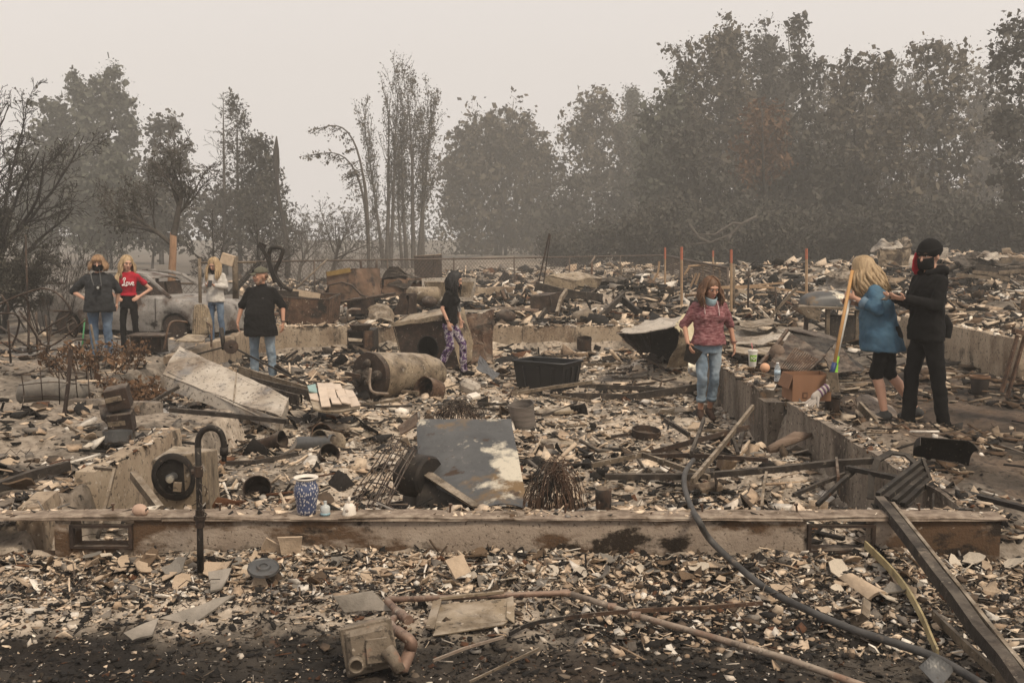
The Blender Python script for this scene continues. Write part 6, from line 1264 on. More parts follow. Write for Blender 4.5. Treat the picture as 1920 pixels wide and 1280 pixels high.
put(MB().tube([Q(365, 665, 12.6), Q(430, 648, 12.8)], .012, 6).tube([Q(445, 655, 12.8), Q(565, 717, 12.2)], .012, 6).tube([Q(415, 615, 12.9), Q(420, 655, 12.8)], .03, 6), 'shaft', M['black_iron'], t, smooth=True)
put(lathe_at([(0, -.02), (.07, -.02), (.09, -.01), (.092, .02), (.07, .03), (.02, .02), (0, .05)], 20, Q(433, 650, 12.65), (R(80), 0, R(20))), 'wheel', M['dark_rust'], t, smooth=True, angle=40)
pole('rusty gate post at the left of the white shirted girl', (374, 484), (376, 600), 20.2, 20.2, .035, M['grey_wood'], 'gate_post', 'post')
pole('pale wooden gate post at the right of the white shirted girl', (441, 480), (442, 560), 20.2, 20.2, .07, M['grey_wood'], 'gate_post', 'post', 4)
block('pale box perched at a tilt on the gate post', 427, 497, 20.0, (.26, .2, .22), (0, R(18), R(10)), M['shard'][0], 'tilted_box', 'box', .01)
pole('gate rail running from post to post behind the white shirted girl', (374, 492), (480, 492), 20.2, 20.2, .02, M['grey_wood'], 'gate_rail', 'rail')
bar('bent black steel strap with a square end behind the man in the cap', [(486, 458, 17.2), (500, 480, 17.2), (515, 520, 17.2), (530, 540, 17.2)], .07, .03, M['black_iron'], 'steel_strap', 'strap')
t = thing('bent_exercise_frame', 'looped black steel frame right beside the bent strap behind the man in the cap', 'metal frame', Q(515, 545, 17.4)); put(MB().tube(smoothpts([Q(516, 530, 17.4), Q(505, 490, 17.4), Q(507, 468, 17.4), Q(518, 464, 17.4), Q(530, 468, 17.4), Q(526, 485, 17.4), Q(516, 512, 17.4), Q(530, 535, 17.4), Q(548, 545, 17.4)], 5), .038, 6), 'loop', M['black_iron'], t, smooth=True); put(MB().box(tuple(Q(491, 461, 17.35)), (.13, .05, .10), (0, .4, 0)), 'plate', M['black_iron'], t)
# leafy dead litter and rusty shrub remains near the left people
shrub('low rusty brown dead plant in front of the woman with the camera', Vector((-6.0, 14.2, hz(-6.0, 14.2))), .45, 30, 1.6, M['rust'], M['leaf_rust'], 'dead_plant'); shrub('second rusty dead plant left of the white panel', Vector((-4.9, 12.4, hz(-4.9, 12.4))), .40, 26, 1.3, M['rust'], M['leaf_rust'], 'dead_plant')
single('pale_log', 'pale ash covered log lying left of the dead plant', 'log', MB().tube([Q(40, 735, 10.9), Q(90, 728, 10.9), Q(150, 735, 10.7)], [.12, .14, .11], 10).rough(.03, 4), M['shard'][1], Q(95, 750, 10.8), smooth=True)
# ------------------------------------------------------------------ behind the back wall
t = thing('steel_trough', 'long rusty steel trough behind the back wall right of the man in the cap', 'trough', Q(575, 610, 19.9)); a, b, c, d = Q(520, 558, 19.75), Q(616, 562, 19.75), Q(613, 610, 19.75), Q(528, 608, 19.75); bk = Vector((.1, .75, .06))
put(MB().quad(a, b, c, d, .02, .015, 10, 101), 'front_side', M['rust'], t); put(MB().quad(b, b + bk, c + bk, c, .02, .01, 6, 102).quad(a + bk, b + bk, c + bk, d + bk, .02, .02, 6, 103).quad(a, a + bk, d + bk, d, .02, .01, 6, 104), 'other_sides', M['rust'], t); put(MB().tube([a, b, b + bk, a + bk], .03, 6, closed=True), 'rim', M['dark_rust'], t)
for k, (p, q) in enumerate((((500, 548), (560, 552)), ((540, 545), (600, 556)), ((515, 552), (590, 560)))): bar('%s board lying across the steel trough' % ('charred', 'pale', 'split grey')[k], [(*p, 19.9 + .15 * k), (*q, 20.1 + .15 * k)], .14, .03, (M['char_wood'], M['shard'][0], M['grey_wood'])[k], 'board', 'board')
def carton(label, pts, y, dep, m, name, cat, top=None, wob=.03):
    a, b, c, d = (Q(*p, y) for p in pts); bk = Vector(dep); t = thing(name, label, cat, c.lerp(d, .5))
    put(MB().quad(a, b, c, d, .02, wob, 8, int(pts[0][0])), 'front_face', m, t); put(MB().quad(b, b + bk, c + bk, c, .02, wob, 6, 7).quad(a + bk, a, d, d + bk, .02, wob, 6, 8).quad(b + bk, a + bk, d + bk, c + bk, .02, wob, 6, 8), 'side_faces', m, t); put(MB().quad(a, a + bk, b + bk, b, .02, wob, 6, 9), 'top_face', top or m, t); return t
M['orange_rust'] = mat('orange_burnt_enamel', [(.3, (.075, .055, .04)), (.55, (.17, .105, .07)), (.8, (.26, .20, .145))], 3, .8, .2, .1, over=[((.04, .03, .026), 3.3, .58, .06)])
carton('burnt orange brown appliance with an ochre top board, under the fence', ((613, 512), (662, 505), (672, 560), (618, 568)), 24, (.5, .8, 0), M['orange_rust'], 'burnt_appliance', 'appliance', M['rust'])
bar('ochre board on top of the orange brown appliance', [(613, 514, 23.9), (657, 506, 23.9)], .13, .03, mat('ochre_board', [(.3, (.16, .10, .03)), (.7, (.26, .17, .06))], 6, .8, .2), 'board', 'board')
carton('tan crumbling block under a dark roof scrap left of the tub surround', ((717, 525), (762, 522), (762, 556), (722, 556)), 23, (.4, .7, 0), M['orange_rust'], 'burnt_block', 'block', M['char_wood'], .06)
single('roof_scrap', 'dark curled roofing scrap on top of the tan crumbling block', 'roof scrap', MB().quad(Q(712, 530, 23), Q(755, 508, 23.2), Q(800, 540, 23.6), Q(770, 545, 22.8), .02, .09, 10, 111, -.2), M['char_wood'], Q(755, 545, 23))
carton('dark square chimney stack behind the chain link fence', ((777, 480), (812, 478), (812, 520), (779, 522)), 40, (.3, .6, 0), M['dark_rust'], 'chimney', 'chimney', M['shard'][0], .02)
t = thing('tub_surround', 'pale rectangular tub frame standing up behind the girl with black hair', 'tub', Q(840, 560, 22)); 
put(MB().tube([Q(*p, 22) for p in ((793, 525), (838, 524), (891, 525), (888, 545), (884, 561), (840, 560), (796, 560))], .06, 4, closed=True, flat=.7), 'frame', M['white_sheet'], t); put(MB().quad(Q(796, 527, 22.25), Q(888, 527, 22.25), Q(882, 560, 22.25), Q(798, 560, 22.25), .02, .03), 'basin', M['tan_sheet'], t)
single('steel_tank', 'tan horizontal tank behind the dryer shell', 'tank', MB().tube([Q(762, 552, 21.6), Q(768, 552, 21.6), Q(820, 552, 21.8), Q(826, 552, 21.8)], [.1, .17, .17, .1], 16), M['tan_sheet'], Q(794, 566, 21.7), smooth=True, angle=40)
bar('long dark pipe slanting up across the heap left of the dryer shell', [(616, 570, 20.6), (742, 550, 20.9)], .06, .06, M['dark_rust'], tube=True); bar('bent dark tube arching over the orange brown appliance', [(610, 560, 22.8), (616, 535, 22.8), (640, 529, 22.8), (660, 535, 22.8), (676, 552, 22.8), (700, 562, 22.6)], .05, .05, M['dark_rust'], tube=True)
bar('tan bent tube hoop standing on the back wall left of the iron stove', [(651, 600, 19.9), (652, 582, 19.9), (660, 579, 19.9), (676, 580, 19.9)], .05, .05, M['tan_pipe'], tube=True)
carton('dark upright box with a pale side behind the long dark pipe', ((652, 562), (676, 562), (676, 588), (652, 588)), 20.8, (.2, .4, 0), M['dark_rust'], 'dark_box', 'box'); carton('dark bent plate standing right of the long dark pipe', ((752, 553), (764, 552), (765, 590), (738, 585)), 20.6, (.15, .2, 0), M['dark_rust'], 'bent_plate', 'plate')
single('grey_tarp', 'grey brown crumpled sheet lying on the back wall left of the dryer shell', 'sheet', MB().quad(Q(688, 585, 20.0), Q(725, 584, 20.2), Q(740, 605, 19.7), Q(692, 612, 19.6), .02, .10, 12, 121, -.12), M['grey_wood'], Q(712, 610, 19.7))
carton('tan fallen cabinet lying tilted on the heap under the leaning poles', ((1026, 517), (1078, 527), (1070, 560), (1014, 540)), 24, (.7, .6, .05), M['tan_sheet'], 'fallen_cabinet', 'cabinet'); carton('black crumbled furniture carcass on top of the central heap', ((1102, 530), (1164, 528), (1166, 556), (1104, 552)), 25, (.3, .8, .0), M['black_iron'], 'burnt_carcass', 'furniture', M['char_wood'], .12)
carton('dark square box tipped in the central heap above the pale boards', ((994, 558), (1030, 556), (1034, 588), (996, 590)), 21.5, (.3, .5, .05), M['dark_rust'], 'dark_box', 'box'); carton('white paper coloured carton in the rubble right of the central heap', ((1186, 562), (1222, 565), (1216, 580), (1184, 576)), 23, (.2, .5, 0), M['white_sheet'], 'pale_carton', 'carton', None, .06)
for k, (p, lab) in enumerate([([(1107, 608, 20.1), (1140, 580, 20.6), (1170, 552, 21.3)], 'long dark beam slanting up the central heap'), ([(1158, 555, 21.3), (1180, 572, 21), (1196, 585, 20.6)], 'short black beam coming down right from the top of the slanting beam'), ([(1004, 535, 22.6), (1060, 550, 22.4), (1130, 558, 22.2)], 'dark splintered beam under the fallen cabinet'), ([(1044, 588, 20.4), (1052, 560, 21), (1062, 545, 21.6)], 'upright dark strut beside the square box'), ([(920, 578, 20.4), (960, 578, 20.4), (1010, 582, 20.4)], 'pale lath lying along the back wall'), ([(1010, 600, 20.1), (1024, 580, 20.4)], 'stubby charred post below the square box'), ([(940, 545, 22), (948, 562, 21.8)], 'little rusty post beside the tan wall block'), ([(860, 582, 19.8), (905, 584, 19.8), (930, 580, 20)], 'white lath right of the girl with black hair'), ([(1040, 610, 19.8), (1000, 608, 19.8), (960, 610, 19.7)], 'charred stick on the back wall below the heap'), ([(1245, 600, 19.7), (1210, 606, 19.6), (1150, 612, 19.6)], 'curved brown stick on the wall left of the crumpled hood')]):
    bar(lab, p, (.13, .16, .2, .12, .06, .12, .08, .05, .07, .07)[k], .07, M[('char_wood', 'black_iron', 'char_wood', 'grey_wood', 'tan_pipe', 'char_wood', 'rust', 'white_sheet', 'char_wood', 'grey_wood')[k]], 'beam' if k < 4 else 'stick', 'beam' if k < 4 else 'stick')
for (px, py, y, r, lab) in ((948, 594, 20.2, .16, 'dark rounded boulder on the back wall'), (1094, 594, 20.2, .19, 'grey stone behind the foot of the slanting beam'), (805, 565, 20.8, .14, 'dark lump left of the girl with black hair')):
    single('boulder', lab, 'stone', MB().ball(tuple(Q(px, py, y)), (r * 1.3, r, r * .85), 14, 10).rough(.03, 5), M['meter'] if r > .17 else M['dark_rust'], Q(px, py, y), smooth=True)
t = thing('leaning_pipes', 'two thin dark pipes leaning together high above the central heap', 'pipes', Q(1012, 540, 24)); put(MB().tube([Q(1008, 538, 23.8), Q(1030, 438, 24)], .022, 6), 'pipe', M['dark_rust'], t); put(MB().tube([Q(1018, 538, 23.8), Q(1032, 440, 24)], .016, 6), 'pipe', M['dark_rust'], t)
t = thing('ring_frame', 'thin round ring with a crossbar on posts near the fence corner', 'ring frame', Q(1180, 530, 33)); put(MB().tube([Q(1179, 508, 33) + Vector((.24 * math.cos(a), 0, .22 * math.sin(a))) for a in np.linspace(0, 6.283, 22, False)], .018, 6, closed=True), 'ring', M['grey_wood'], t, smooth=True); put(MB().tube([Q(1167, 510, 33), Q(1193, 510, 33)], .018, 5), 'crossbar', M['grey_wood'], t); put(MB().tube([Q(1164, 494, 33), Q(1166, 545, 33)], .025, 5), 'post', M['grey_wood'], t)
pole('thin post with a bent cap standing in the central heap', (1110, 493), (1108, 545), 26, 26, .03, M['rust'], 'bent_post', 'post'); bar('bent top rail piece of the post in the central heap', [(1104, 500, 26), (1110, 490, 26), (1117, 479, 26)], .05, .05, M['tan_pipe'], 'bent_rail', 'rail', tube=True)
pole('dark thin upright rod behind the orange brown appliance', (676, 488), (680, 540), 25, 25, .03, M['dark_rust']); pole('second dark rod right of the thin upright rod', (706, 488), (707, 545), 25, 25, .03, M['dark_rust']); pole('slanting pale pole leaning on the fence left of the orange brown appliance', (614, 486), (556, 540), 26, 25, .025, M['grey_wood'])
# ------------------------------------------------------------------ chain link fence
M['wire'] = mat('rusty_fence_wire', [(.3, (.06, .045, .035)), (.7, (.13, .10, .08))], 9, .7, .1, .3)
def fence(label, runs, zt, h, step=.15, r=.006, posts=()):
    b = Vector((runs[0][0][0], runs[0][0][1], 0)); t = thing('chain_link_fence', label, 'fence', b)
    for (p, q) in runs:
        p, q = Vector((*p, 0)), Vector((*q, 0)); L = (q - p).length; d = (q - p) / L
        put(MB().tube([p + Vector((0, 0, zt)), p.lerp(q, .5) + Vector((0, 0, zt - .02)), q + Vector((0, 0, zt))], .034, 6), 'top_rail', M['wire'], t, smooth=True)
        n = max(1, round(L / 3.0))
        for k in range(n + 1):
            c = p + d * (L * k / n); put(MB().tube([c + Vector((0, 0, zt - h - .15)), c + Vector((0, 0, zt + .03))], .034, 6), 'post', M['wire'], t, smooth=True)
        A, B = [], []
        for s in np.arange(-h, L, step):
            for sg in (1, -1):
                s0, s1 = max(s, 0), min(s + h, L)
                if s1 - s0 < .05: continue
                z0, z1 = (s0 - s, s1 - s) if sg > 0 else (h - (s0 - s), h - (s1 - s)); A.append((*(p + d * s0).xy, zt - h + z0)); B.append((*(p + d * s1).xy, zt - h + z1))
        A, B = np.array(A), np.array(B); V, Qd = seg_tubes(A, B, np.full(len(A), r), np.full(len(A), r), 3)
        o = link('wire_mesh', tri_mesh('wire_mesh', V, Qd, M['wire']), t, -t.location); tag(o, kind='stuff')
fence('rusty chain link fence crossing behind the ruin and turning at a corner post', [((-8.8, 31.5), (6.75, 43.5)), ((6.75, 43.5), (5.45, 25.2))], 1.06, 1.15)
fence('low sagging chain link fence behind the burnt car', [((-15.5, 25.5), (-7.4, 24.0))], .72, .9)
# orange topped stakes
M['stake'] = mat('tan_stake_wood', [(.3, (.26, .17, .10)), (.7, (.38, .26, .16))], 9, .8, .2); M['orange'] = plain('orange_paint', (.36, .12, .07), .7, 0, .15)
def stake(px, y, pt, pb, lab, m=None):
    b = Q(px, pb, y); t = thing('marker_stake', lab, 'stake', b, group='orange topped stakes beyond the ruin'); a = Q(px, pt, y); c = a.lerp(b, .2); put(MB().tube([c, b], .03, 6), 'shaft', m or M['stake'], t); put(MB().tube([a, c], .031, 6), 'painted_top', M['orange'] if m is None else m, t)
stake(1247, 29, 464, 572, 'orange topped stake, leftmost of the row'); stake(1278, 21.5, 463, 582, 'orange topped stake standing left of the maroon topped woman, nearest her'); stake(1337, 30, 470, 530, 'orange topped stake directly behind the head of the maroon topped woman'); stake(1371, 22, 468, 592, 'orange topped stake right of the maroon topped woman'); stake(1512, 22, 466, 566, 'orange topped stake above the domed grill')
pole('grey wooden post tight behind the stake right of the woman', (1375, 495), (1374, 592), 22.4, 22.4, .045, M['grey_wood'], 'fence_post', 'post'); pole('thin dark metal post between two orange stakes', (1404, 504), (1402, 592), 22, 22, .022, M['dark_rust'], 'metal_post', 'post')
pole('thin metal post in front of the brown boarded wall', (1454, 538), (1456, 610), 20, 20, .018, M['dark_rust'], 'metal_post', 'post'); bar('slanted brace of old fencing leaning to the right before the boarded wall', [(1444, 596, 20), (1470, 565, 20), (1494, 540, 20)], .06, .05, M['grey_wood'], 'brace', 'brace'); bar('tan rail stretching right behind the woman towards the grill', [(1352, 538, 24), (1402, 536, 24), (1470, 530, 24)], .05, .04, M['stake'], 'rail', 'rail'); bar('second tan rail with a bent end under the first rail', [(1352, 540, 23), (1440, 538, 23), (1530, 552, 23)], .05, .04, M['stake'], 'rail', 'rail')
t = thing('swing_frame', 'tan bent play frame with fallen rails behind the stakes', 'frame', Q(1320, 545, 31))
for pts in ([(1290, 499), (1320, 497), (1345, 496), (1350, 510), (1347, 545)], [(1293, 500), (1283, 515)], [(1318, 499), (1318, 545)], [(1312, 512), (1298, 548)], [(1306, 512), (1290, 548)], [(1222, 530), (1234, 510), (1236, 490)]): put(MB().tube([Q(*p, 31) for p in pts], .035, 5), 'tube', M['stake'], t)
# pale sheets and boards on the right, beyond the middle wall
for k, (pp, lab, m) in enumerate([(((1372, 622), (1470, 618), (1488, 640), (1378, 642)), 'long white corrugated sheet behind the ribbed barbecue', 'white_sheet'), (((1370, 650), (1460, 652), (1440, 668), (1366, 660)), 'yellowish folded sheet in front of the long white sheet', 'tan_sheet'), (((1362, 606), (1440, 600), (1480, 606), (1400, 616)), 'brown board lying behind the long white sheet', 'grey_wood')]):
    single('metal_sheet', lab, 'sheet', MB().quad(*[Q(x, y_, (15.6, 15.4, 14.4, 14.4)[j] - k * .9 + (2.4 if k == 2 else 0)) for j, (x, y_) in enumerate(pp)], .015, .05, 12, 130 + k), M[m], Q(pp[3][0], pp[3][1], 14.4 - k * .9 + (2.4 if k == 2 else 0)))
for k in range(7):
    x0, y0 = 1440 + 9 * k, 628 - (k % 3) * 4; bar('small white lath piece strewn on the white corrugated sheet', [(x0, y0, 15.0), (x0 + random.uniform(-18, 22), y0 + random.uniform(6, 12), 14.8)], .045, .03, M['white_sheet'], 'lath', 'lath', 'white laths on the corrugated sheet')
for k in range(16):
    px = 1540 + random.uniform(0, 110); py = random.uniform(695, 745); q = Gd(px, py); a = random.uniform(-.5, .3); L = random.uniform(.25, .55); o = MB().bar((0, 0, 0), (L * math.cos(a), L * math.sin(a) * .5, random.uniform(-.02, .05)), .035, .02); o.v = [np.concatenate(o.v) + np.array(q + Vector((-L / 2, 0, .05)))]; single('burnt_lath', 'grey burnt lath in the layered pile behind the cardboard box', 'lath', o, M['grey_wood' if k % 3 else 'char_wood'], q, 'burnt laths behind the cardboard box')
# far right heaps
carton('pale square cabinet standing behind the shoulder of the person in black', ((1742, 468), (1777, 466), (1774, 507), (1742, 507)), 30, (.3, .7, 0), M['white_sheet'], 'pale_cabinet', 'cabinet', None, .02)
carton('collapsed tan shed wall on the far heap above the blonde woman', ((1648, 470), (1692, 466), (1690, 512), (1650, 508)), 34, (.6, .8, 0), M['tan_sheet'], 'collapsed_shed', 'shed', M['grey_wood'], .08)
for k, (pp, m, lab) in enumerate([(((1640, 462), (1672, 455), (1700, 462), (1660, 474)), 'white_sheet', 'pale roof sheet on top of the collapsed shed'), (((1672, 452), (1700, 440), (1712, 462), (1690, 466)), 'grey_wood', 'dark roof sheet standing on the collapsed shed'), (((1780, 488), (1870, 480), (1925, 494), (1800, 500)), 'char_wood', 'long dark roof sheet on the far right heap'), (((1830, 478), (1862, 474), (1868, 482), (1838, 484)), 'white_sheet', 'small pale sheet on top of the long dark roof sheet'), (((1880, 500), (1925, 492), (1925, 512), (1890, 516)), 'grey_wood', 'grey roof sheet at the right edge of the far heap'), (((1530, 545), (1590, 520), (1600, 540), (1560, 552)), 'white_sheet', 'pale slab leaning on the heap behind the broom'), (((1550, 518), (1590, 498), (1600, 520), (1570, 530)), 'grey_wood', 'brown sheet mound left of the blonde woman'), (((1890, 520), (1915, 512), (1910, 530), (1888, 545)), 'tan_pipe', 'ochre folded board at the right edge')]):
    single('roof_sheet', lab, 'sheet', MB().quad(*[Q(x, y_, (27, 27, 26, 26)[j] + (6 if k < 2 else 0)) for j, (x, y_) in enumerate(pp)], .03, .16, 12, 150 + k), M[m], Q(pp[3][0], pp[3][1], 26 + (6 if k < 2 else 0)))
for k in range(14):
    px, py = random.uniform(1790, 1920), random.uniform(476, 520); y = 27 - (py - 476) * .05; bar('charred rafter end lying on the far right heap', [(px, py, y), (px + random.uniform(25, 70), py + random.uniform(-6, 14), y)], .10, .06, M['char_wood' if k % 2 else 'grey_wood'], 'rafter', 'rafter', 'charred rafters on the far right heap')
# loose burnt battens inside the ruin
for k in range(46):
    x, y = random.uniform(-2.3, 2.3), random.uniform(7.6, 17.5); L = random.uniform(.25, .8); a = random.gauss(0, .5); z = hz(x, y) + .05
    o = MB(); o.tube([Vector((-L / 2 * math.cos(a), -L / 2 * math.sin(a), random.uniform(-.02, .06))), Vector((0, 0, .015)), Vector((L / 2 * math.cos(a), L / 2 * math.sin(a), random.uniform(-.02, .08)))], random.uniform(.012, .028), 4, flat=.6); o.v = [np.concatenate(o.v) + np.array((x, y, z))]
    single('burnt_batten', 'loose charred batten lying on the ash inside the foundation walls', 'batten', o, M[('char_wood', 'grey_wood', 'dark_rust')[k % 3]], (x, y, z), 'loose battens inside the ruin')
# ------------------------------------------------------------------ people
wr = bpy.data.textures.new('cloth_folds', 'CLOUDS'); wr.noise_scale = .085; wr.noise_depth = 2
def skinmat(n_, c): return mat(n_, [(.3, tuple(k * .9 for k in c)), (.7, c)], 14, .55, .04, spec=.35)
SK = skinmat('fair_skin', (.52, .30, .21)); SK2 = skinmat('tanned_skin', (.44, .235, .155))
def cloth(n_, c, var=.18, sc_=9, st=(1, 1, 1), over=()): return mat(n_, [(.3, tuple(k * (1 - var) for k in c)), (.7, tuple(k * (1 + var) for k in c))], sc_, .9, .12, stretch=st, over=over, bscale=120, spec=.15)
DENIM = cloth('blue_denim', (.085, .125, .185), .3, 11, (1, 1, .6), [((.17, .22, .28), 3.2, .60, .1)]); PALED = cloth('washed_denim', (.15, .20, .25), .25, 11, (1, 1, .6), [((.30, .35, .39), 3.2, .57, .1)])
BLACK = cloth('black_cloth', (.008, .0075, .0075), .25); CHARC = cloth('charcoal_cloth', (.026, .027, .029), .2)
EYE = plain('dark_eye', (.02, .014, .011), .25, 0, 0); WHITE = plain('eye_white', (.55, .50, .46), .4, 0, 0); LIP = plain('lips', (.36, .14, .11), .5, 0, .05)
def ringset(rows, n=20): return [[(cx + rx * math.cos(2 * PI * k / n), cy + ry * math.sin(2 * PI * k / n), z) for k in range(n)] for (z, cx, cy, rx, ry) in rows]
def soft(mb, name, m, parent, vox, it=3, fold=0., sf=.5):
    o = mb.build(name, m, parent)
    r = o.modifiers.new('remesh', 'REMESH'); r.mode = 'VOXEL'; r.voxel_size = vox; r.use_smooth_shade = True
    s = o.modifiers.new('smooth', 'SMOOTH'); s.factor = sf; s.iterations = it
    if fold: d = o.modifiers.new('folds', 'DISPLACE'); d.texture = wr; d.strength = fold; d.mid_level = .5; d.texture_coords = 'LOCAL'
    return o
def hand(mb, w, d, nrm, curl=.5, s=1.0, side=1):
    """wrist w, finger direction d, palm normal nrm; four unequal fingers and a thumb"""
    w, d, nrm = Vector(w), Vector(d).normalized(), Vector(nrm); nrm = (nrm - d * nrm.dot(d)).normalized(); a = d.cross(nrm) * side
    mb.caps(w + d * .01, w + d * .07 * s, .026 * s, .034 * s, 10, flat=.55, up=a)
    for k, L in enumerate((.062, .072, .068, .052)):
        r0 = w + d * .085 * s + a * ((k - 1.5) * .0185 * s); d1 = (d + nrm * curl * .5).normalized(); m1 = r0 + d1 * L * .5 * s; d2 = (d + nrm * curl * 1.7).normalized()
        mb.caps(r0 - d * .02, m1, .0098 * s, .0095 * s, 6); mb.caps(m1, m1 + d2 * L * .55 * s, .0095 * s, .008 * s, 6)
    t0 = w + d * .03 * s - a * .026 * s; t1 = t0 + (d * .5 - a * .75 + nrm * .35).normalized() * .038 * s; mb.caps(t0, t1, .0125 * s, .011 * s, 7); mb.caps(t1, t1 + (d * .9 - a * .2 + nrm * .3).normalized() * .03 * s, .011 * s, .009 * s, 7)
def strand_hair(name, m, parent, HM, n, length, back=True, width=.013, az=(55, 305), wave=.012, spread=1.0, front=0, fall=(0, 0, 0), clear=None, seed=1):
    """strands from the parting down over the skull, then hanging; az measured from the face direction"""
    mb = MB(); rd = random.Random(seed)
    mb.v.append(np.zeros((0, 3)))
    cap = MB(); cap.ball((0, .016, .020), (.083, .099, .098), 18, 12); V = np.concatenate(cap.v); mb.add([tuple(HM @ Vector(v)) for v in V], cap.f)
    for k in range(n):
        A = R(az[0] + (az[1] - az[0]) * (k + rd.random()) / n); dx, dy = math.sin(A), -math.cos(A); pts = []
        for s in (.15, .4, .7, 1.0): th = s * PI / 2 * 1.05; pts.append(HM @ Vector((dx * .090 * math.sin(th), .014 + dy * .106 * math.sin(th), .018 + .107 * math.cos(th))))
        L = length * rd.uniform(.82, 1.06); e = pts[-1]; ph = rd.uniform(0, 6); out = Vector((HM.to_3x3() @ Vector((dx, dy, 0)))).normalized()
        for q in (.2, .45, .7, 1.0):
            p = e + Vector((0, 0, -L * q)) + out * (.025 * spread * math.sin(q * 2.6) + .008) + Vector(fall) * q * q + Vector((wave * math.sin(ph + q * 5), wave * math.cos(ph * 1.7 + q * 4), 0)); pts.append(p)
        mb.tube(pts, [width * .7, width, width * 1.1, width * 1.15, width * 1.1, width, width * .8, width * .35], 6)
    for k in range(n // 2):                             # flyaway strands
        A = R(rd.uniform(az[0], az[1])); dx, dy = math.sin(A), -math.cos(A); p = HM @ Vector((dx * .088, .014 + dy * .104, .05 * rd.random())); out = (HM.to_3x3() @ Vector((dx, dy, 0))).normalized(); L = length * rd.uniform(.5, 1.15); ph = rd.uniform(0, 6); o_ = rd.uniform(.015, .05)
        mb.tube([p, p + out * o_ + Vector((0, 0, -.25 * L)), p + out * o_ * 1.3 + Vector((.012 * math.sin(ph), .012 * math.cos(ph), -.6 * L)) + Vector(fall) * .4, p + out * o_ * 1.2 + Vector((.02 * math.sin(ph + 2), .02 * math.cos(ph + 2), -L)) + Vector(fall)], [.004, .0045, .004, .002], 4)
    mb.v = [v for v in mb.v if len(v)]
    return mb.build(name, m, parent, True)
def person(label, px, y, H, rz, group=None, lean=0., head=(0, 0, 0), headoff=(0, 0, 0), build=1.0, belly=0., bust=0., arms=None, legs=None, skin=SK, shirt=None, pants=None, shoes=BLACK, hem=.90, sleeve=.9, leg_to=1.0, shirt_w=1.0, ease=1.0, z=None, z_px=None, flare=1.0, vox=.0085, wristx=1.0):
    gz = z if z is not None else hz((px - 960) / F * y, y)
    t = thing('person', label, 'person', ((px - 960) / F * y, y, gz), R(rz), group); s = H / 1.70; bw = build
    def S(p): p = Vector(p); l_ = max(0, p.z - .92); return Vector((p.x, p.y - lean * l_, p.z - .25 * abs(lean) * lean * l_)) * s
    A = {'R': ((-.245, .02, 1.12), (-.265, -.05, .88), (-.02, -.1, -1), (1, 0, 0)), 'L': ((.245, .02, 1.12), (.265, -.05, .88), (.02, -.1, -1), (-1, 0, 0))}; A.update(arms or {})
    Lg = {'R': ((-.105, -.01, .49), (-.11, .02, .085), (-.03, -1, 0)), 'L': ((.105, -.01, .49), (.11, .02, .085), (.03, -1, 0))}; Lg.update(legs or {})
    hc = S((0, -.015, 1.585)) + Vector(headoff) * s
    HM = Matrix.Translation(hc) @ Euler((R(head[0]), R(head[1]), R(head[2])), 'XYZ').to_matrix().to_4x4() @ Matrix.Scale(s * 1.10, 4)
    hp = lambda p: tuple(HM @ Vector(p))
    # body: one continuous surface
    mb = MB(); q = MB()
    q.ball((0, .006, .012), (.073, .092, .098), 18, 14).ball((0, -.026, -.045), (.058, .060, .066), 16, 12).ball((0, -.060, -.094), (.024, .020, .020), 10, 8)
    q.caps((0, -.086, .012), (0, -.106, -.026), .008, .013, 8).ball((0, -.078, .030), (.052, .016, .012), 12, 8).ball((-.012, -.096, -.028), (.009, .010, .008), 8, 6).ball((.012, -.096, -.028), (.009, .010, .008), 8, 6)
    for sx in (-1, 1): q.ball((sx * .076, .008, -.012), (.010, .018, .029), 10, 8, (0, 0, sx * .3)).ball((sx * .040, -.062, -.022), (.022, .020, .020), 10, 8)
    mb.add([hp(v) for v in np.concatenate(q.v)], q.f)
    mb.caps(S((0, .012, 1.42)), hc + Vector((0, .012, -.07)) * s, .058 * s * (1 + .15 * (bw - 1)), .052 * s, 12)
    loft(mb, [[tuple(S(p)) for p in r] for r in ringset([(.86, 0, 0, .115 * bw, .085 * bw), (1.05, 0, 0, .105 * bw, .075 * bw), (1.25, 0, 0, .125 * bw, .080), (1.375, 0, .005, .10, .055), (1.45, 0, .01, .06, .05)])])
    for sd, sx in (('R', -1), ('L', 1)):
        el, wr_, hd, pn = A[sd]; sh = S((sx * .152 * (1 + .35 * (bw - 1)), .005, 1.342)); el, wr_ = S(el), S(wr_); ar = .9 + .35 * (bw - 1) * 2
        mb.caps(sh, el, .041 * s * ar, .037 * s * ar, 10); mb.caps(el, wr_, .037 * s * ar, .025 * s, 10); hand(mb, wr_, hd, pn, .5, s, sx)
        kn, an, td = Lg[sd]; hpj = S((sx * .085 * bw, 0, .88)); kn, an = Vector(kn) * s, Vector(an) * s; lr = .9 + .5 * (bw - 1)
        mb.caps(hpj, kn, .066 * s * lr, .050 * s * lr, 10); m_ = kn.lerp(an, .32) + Vector((0, .012, 0)); mb.caps(kn, m_, .050 * s * lr, .055 * s * lr, 10); mb.caps(m_, an, .053 * s * lr, .034 * s * lr, 10)
        td = Vector(td).normalized(); mb.caps(an - Vector((0, 0, .03)), an + td * .12 * s - Vector((0, 0, .045 * s)), .033 * s, .026 * s, 8)
    soft(mb, 'body', skin, t, .009 * s, 2)
    ey = MB()
    ew = MB()
    for sx in (-1, 1): ew.ball(hp((sx * .029, -.0835, .008)), (.0125 * s, .007 * s, .0075 * s), 10, 8); ey.ball(hp((sx * .029, -.0895, .008)), (.0068 * s, .0045 * s, .0068 * s), 8, 6)
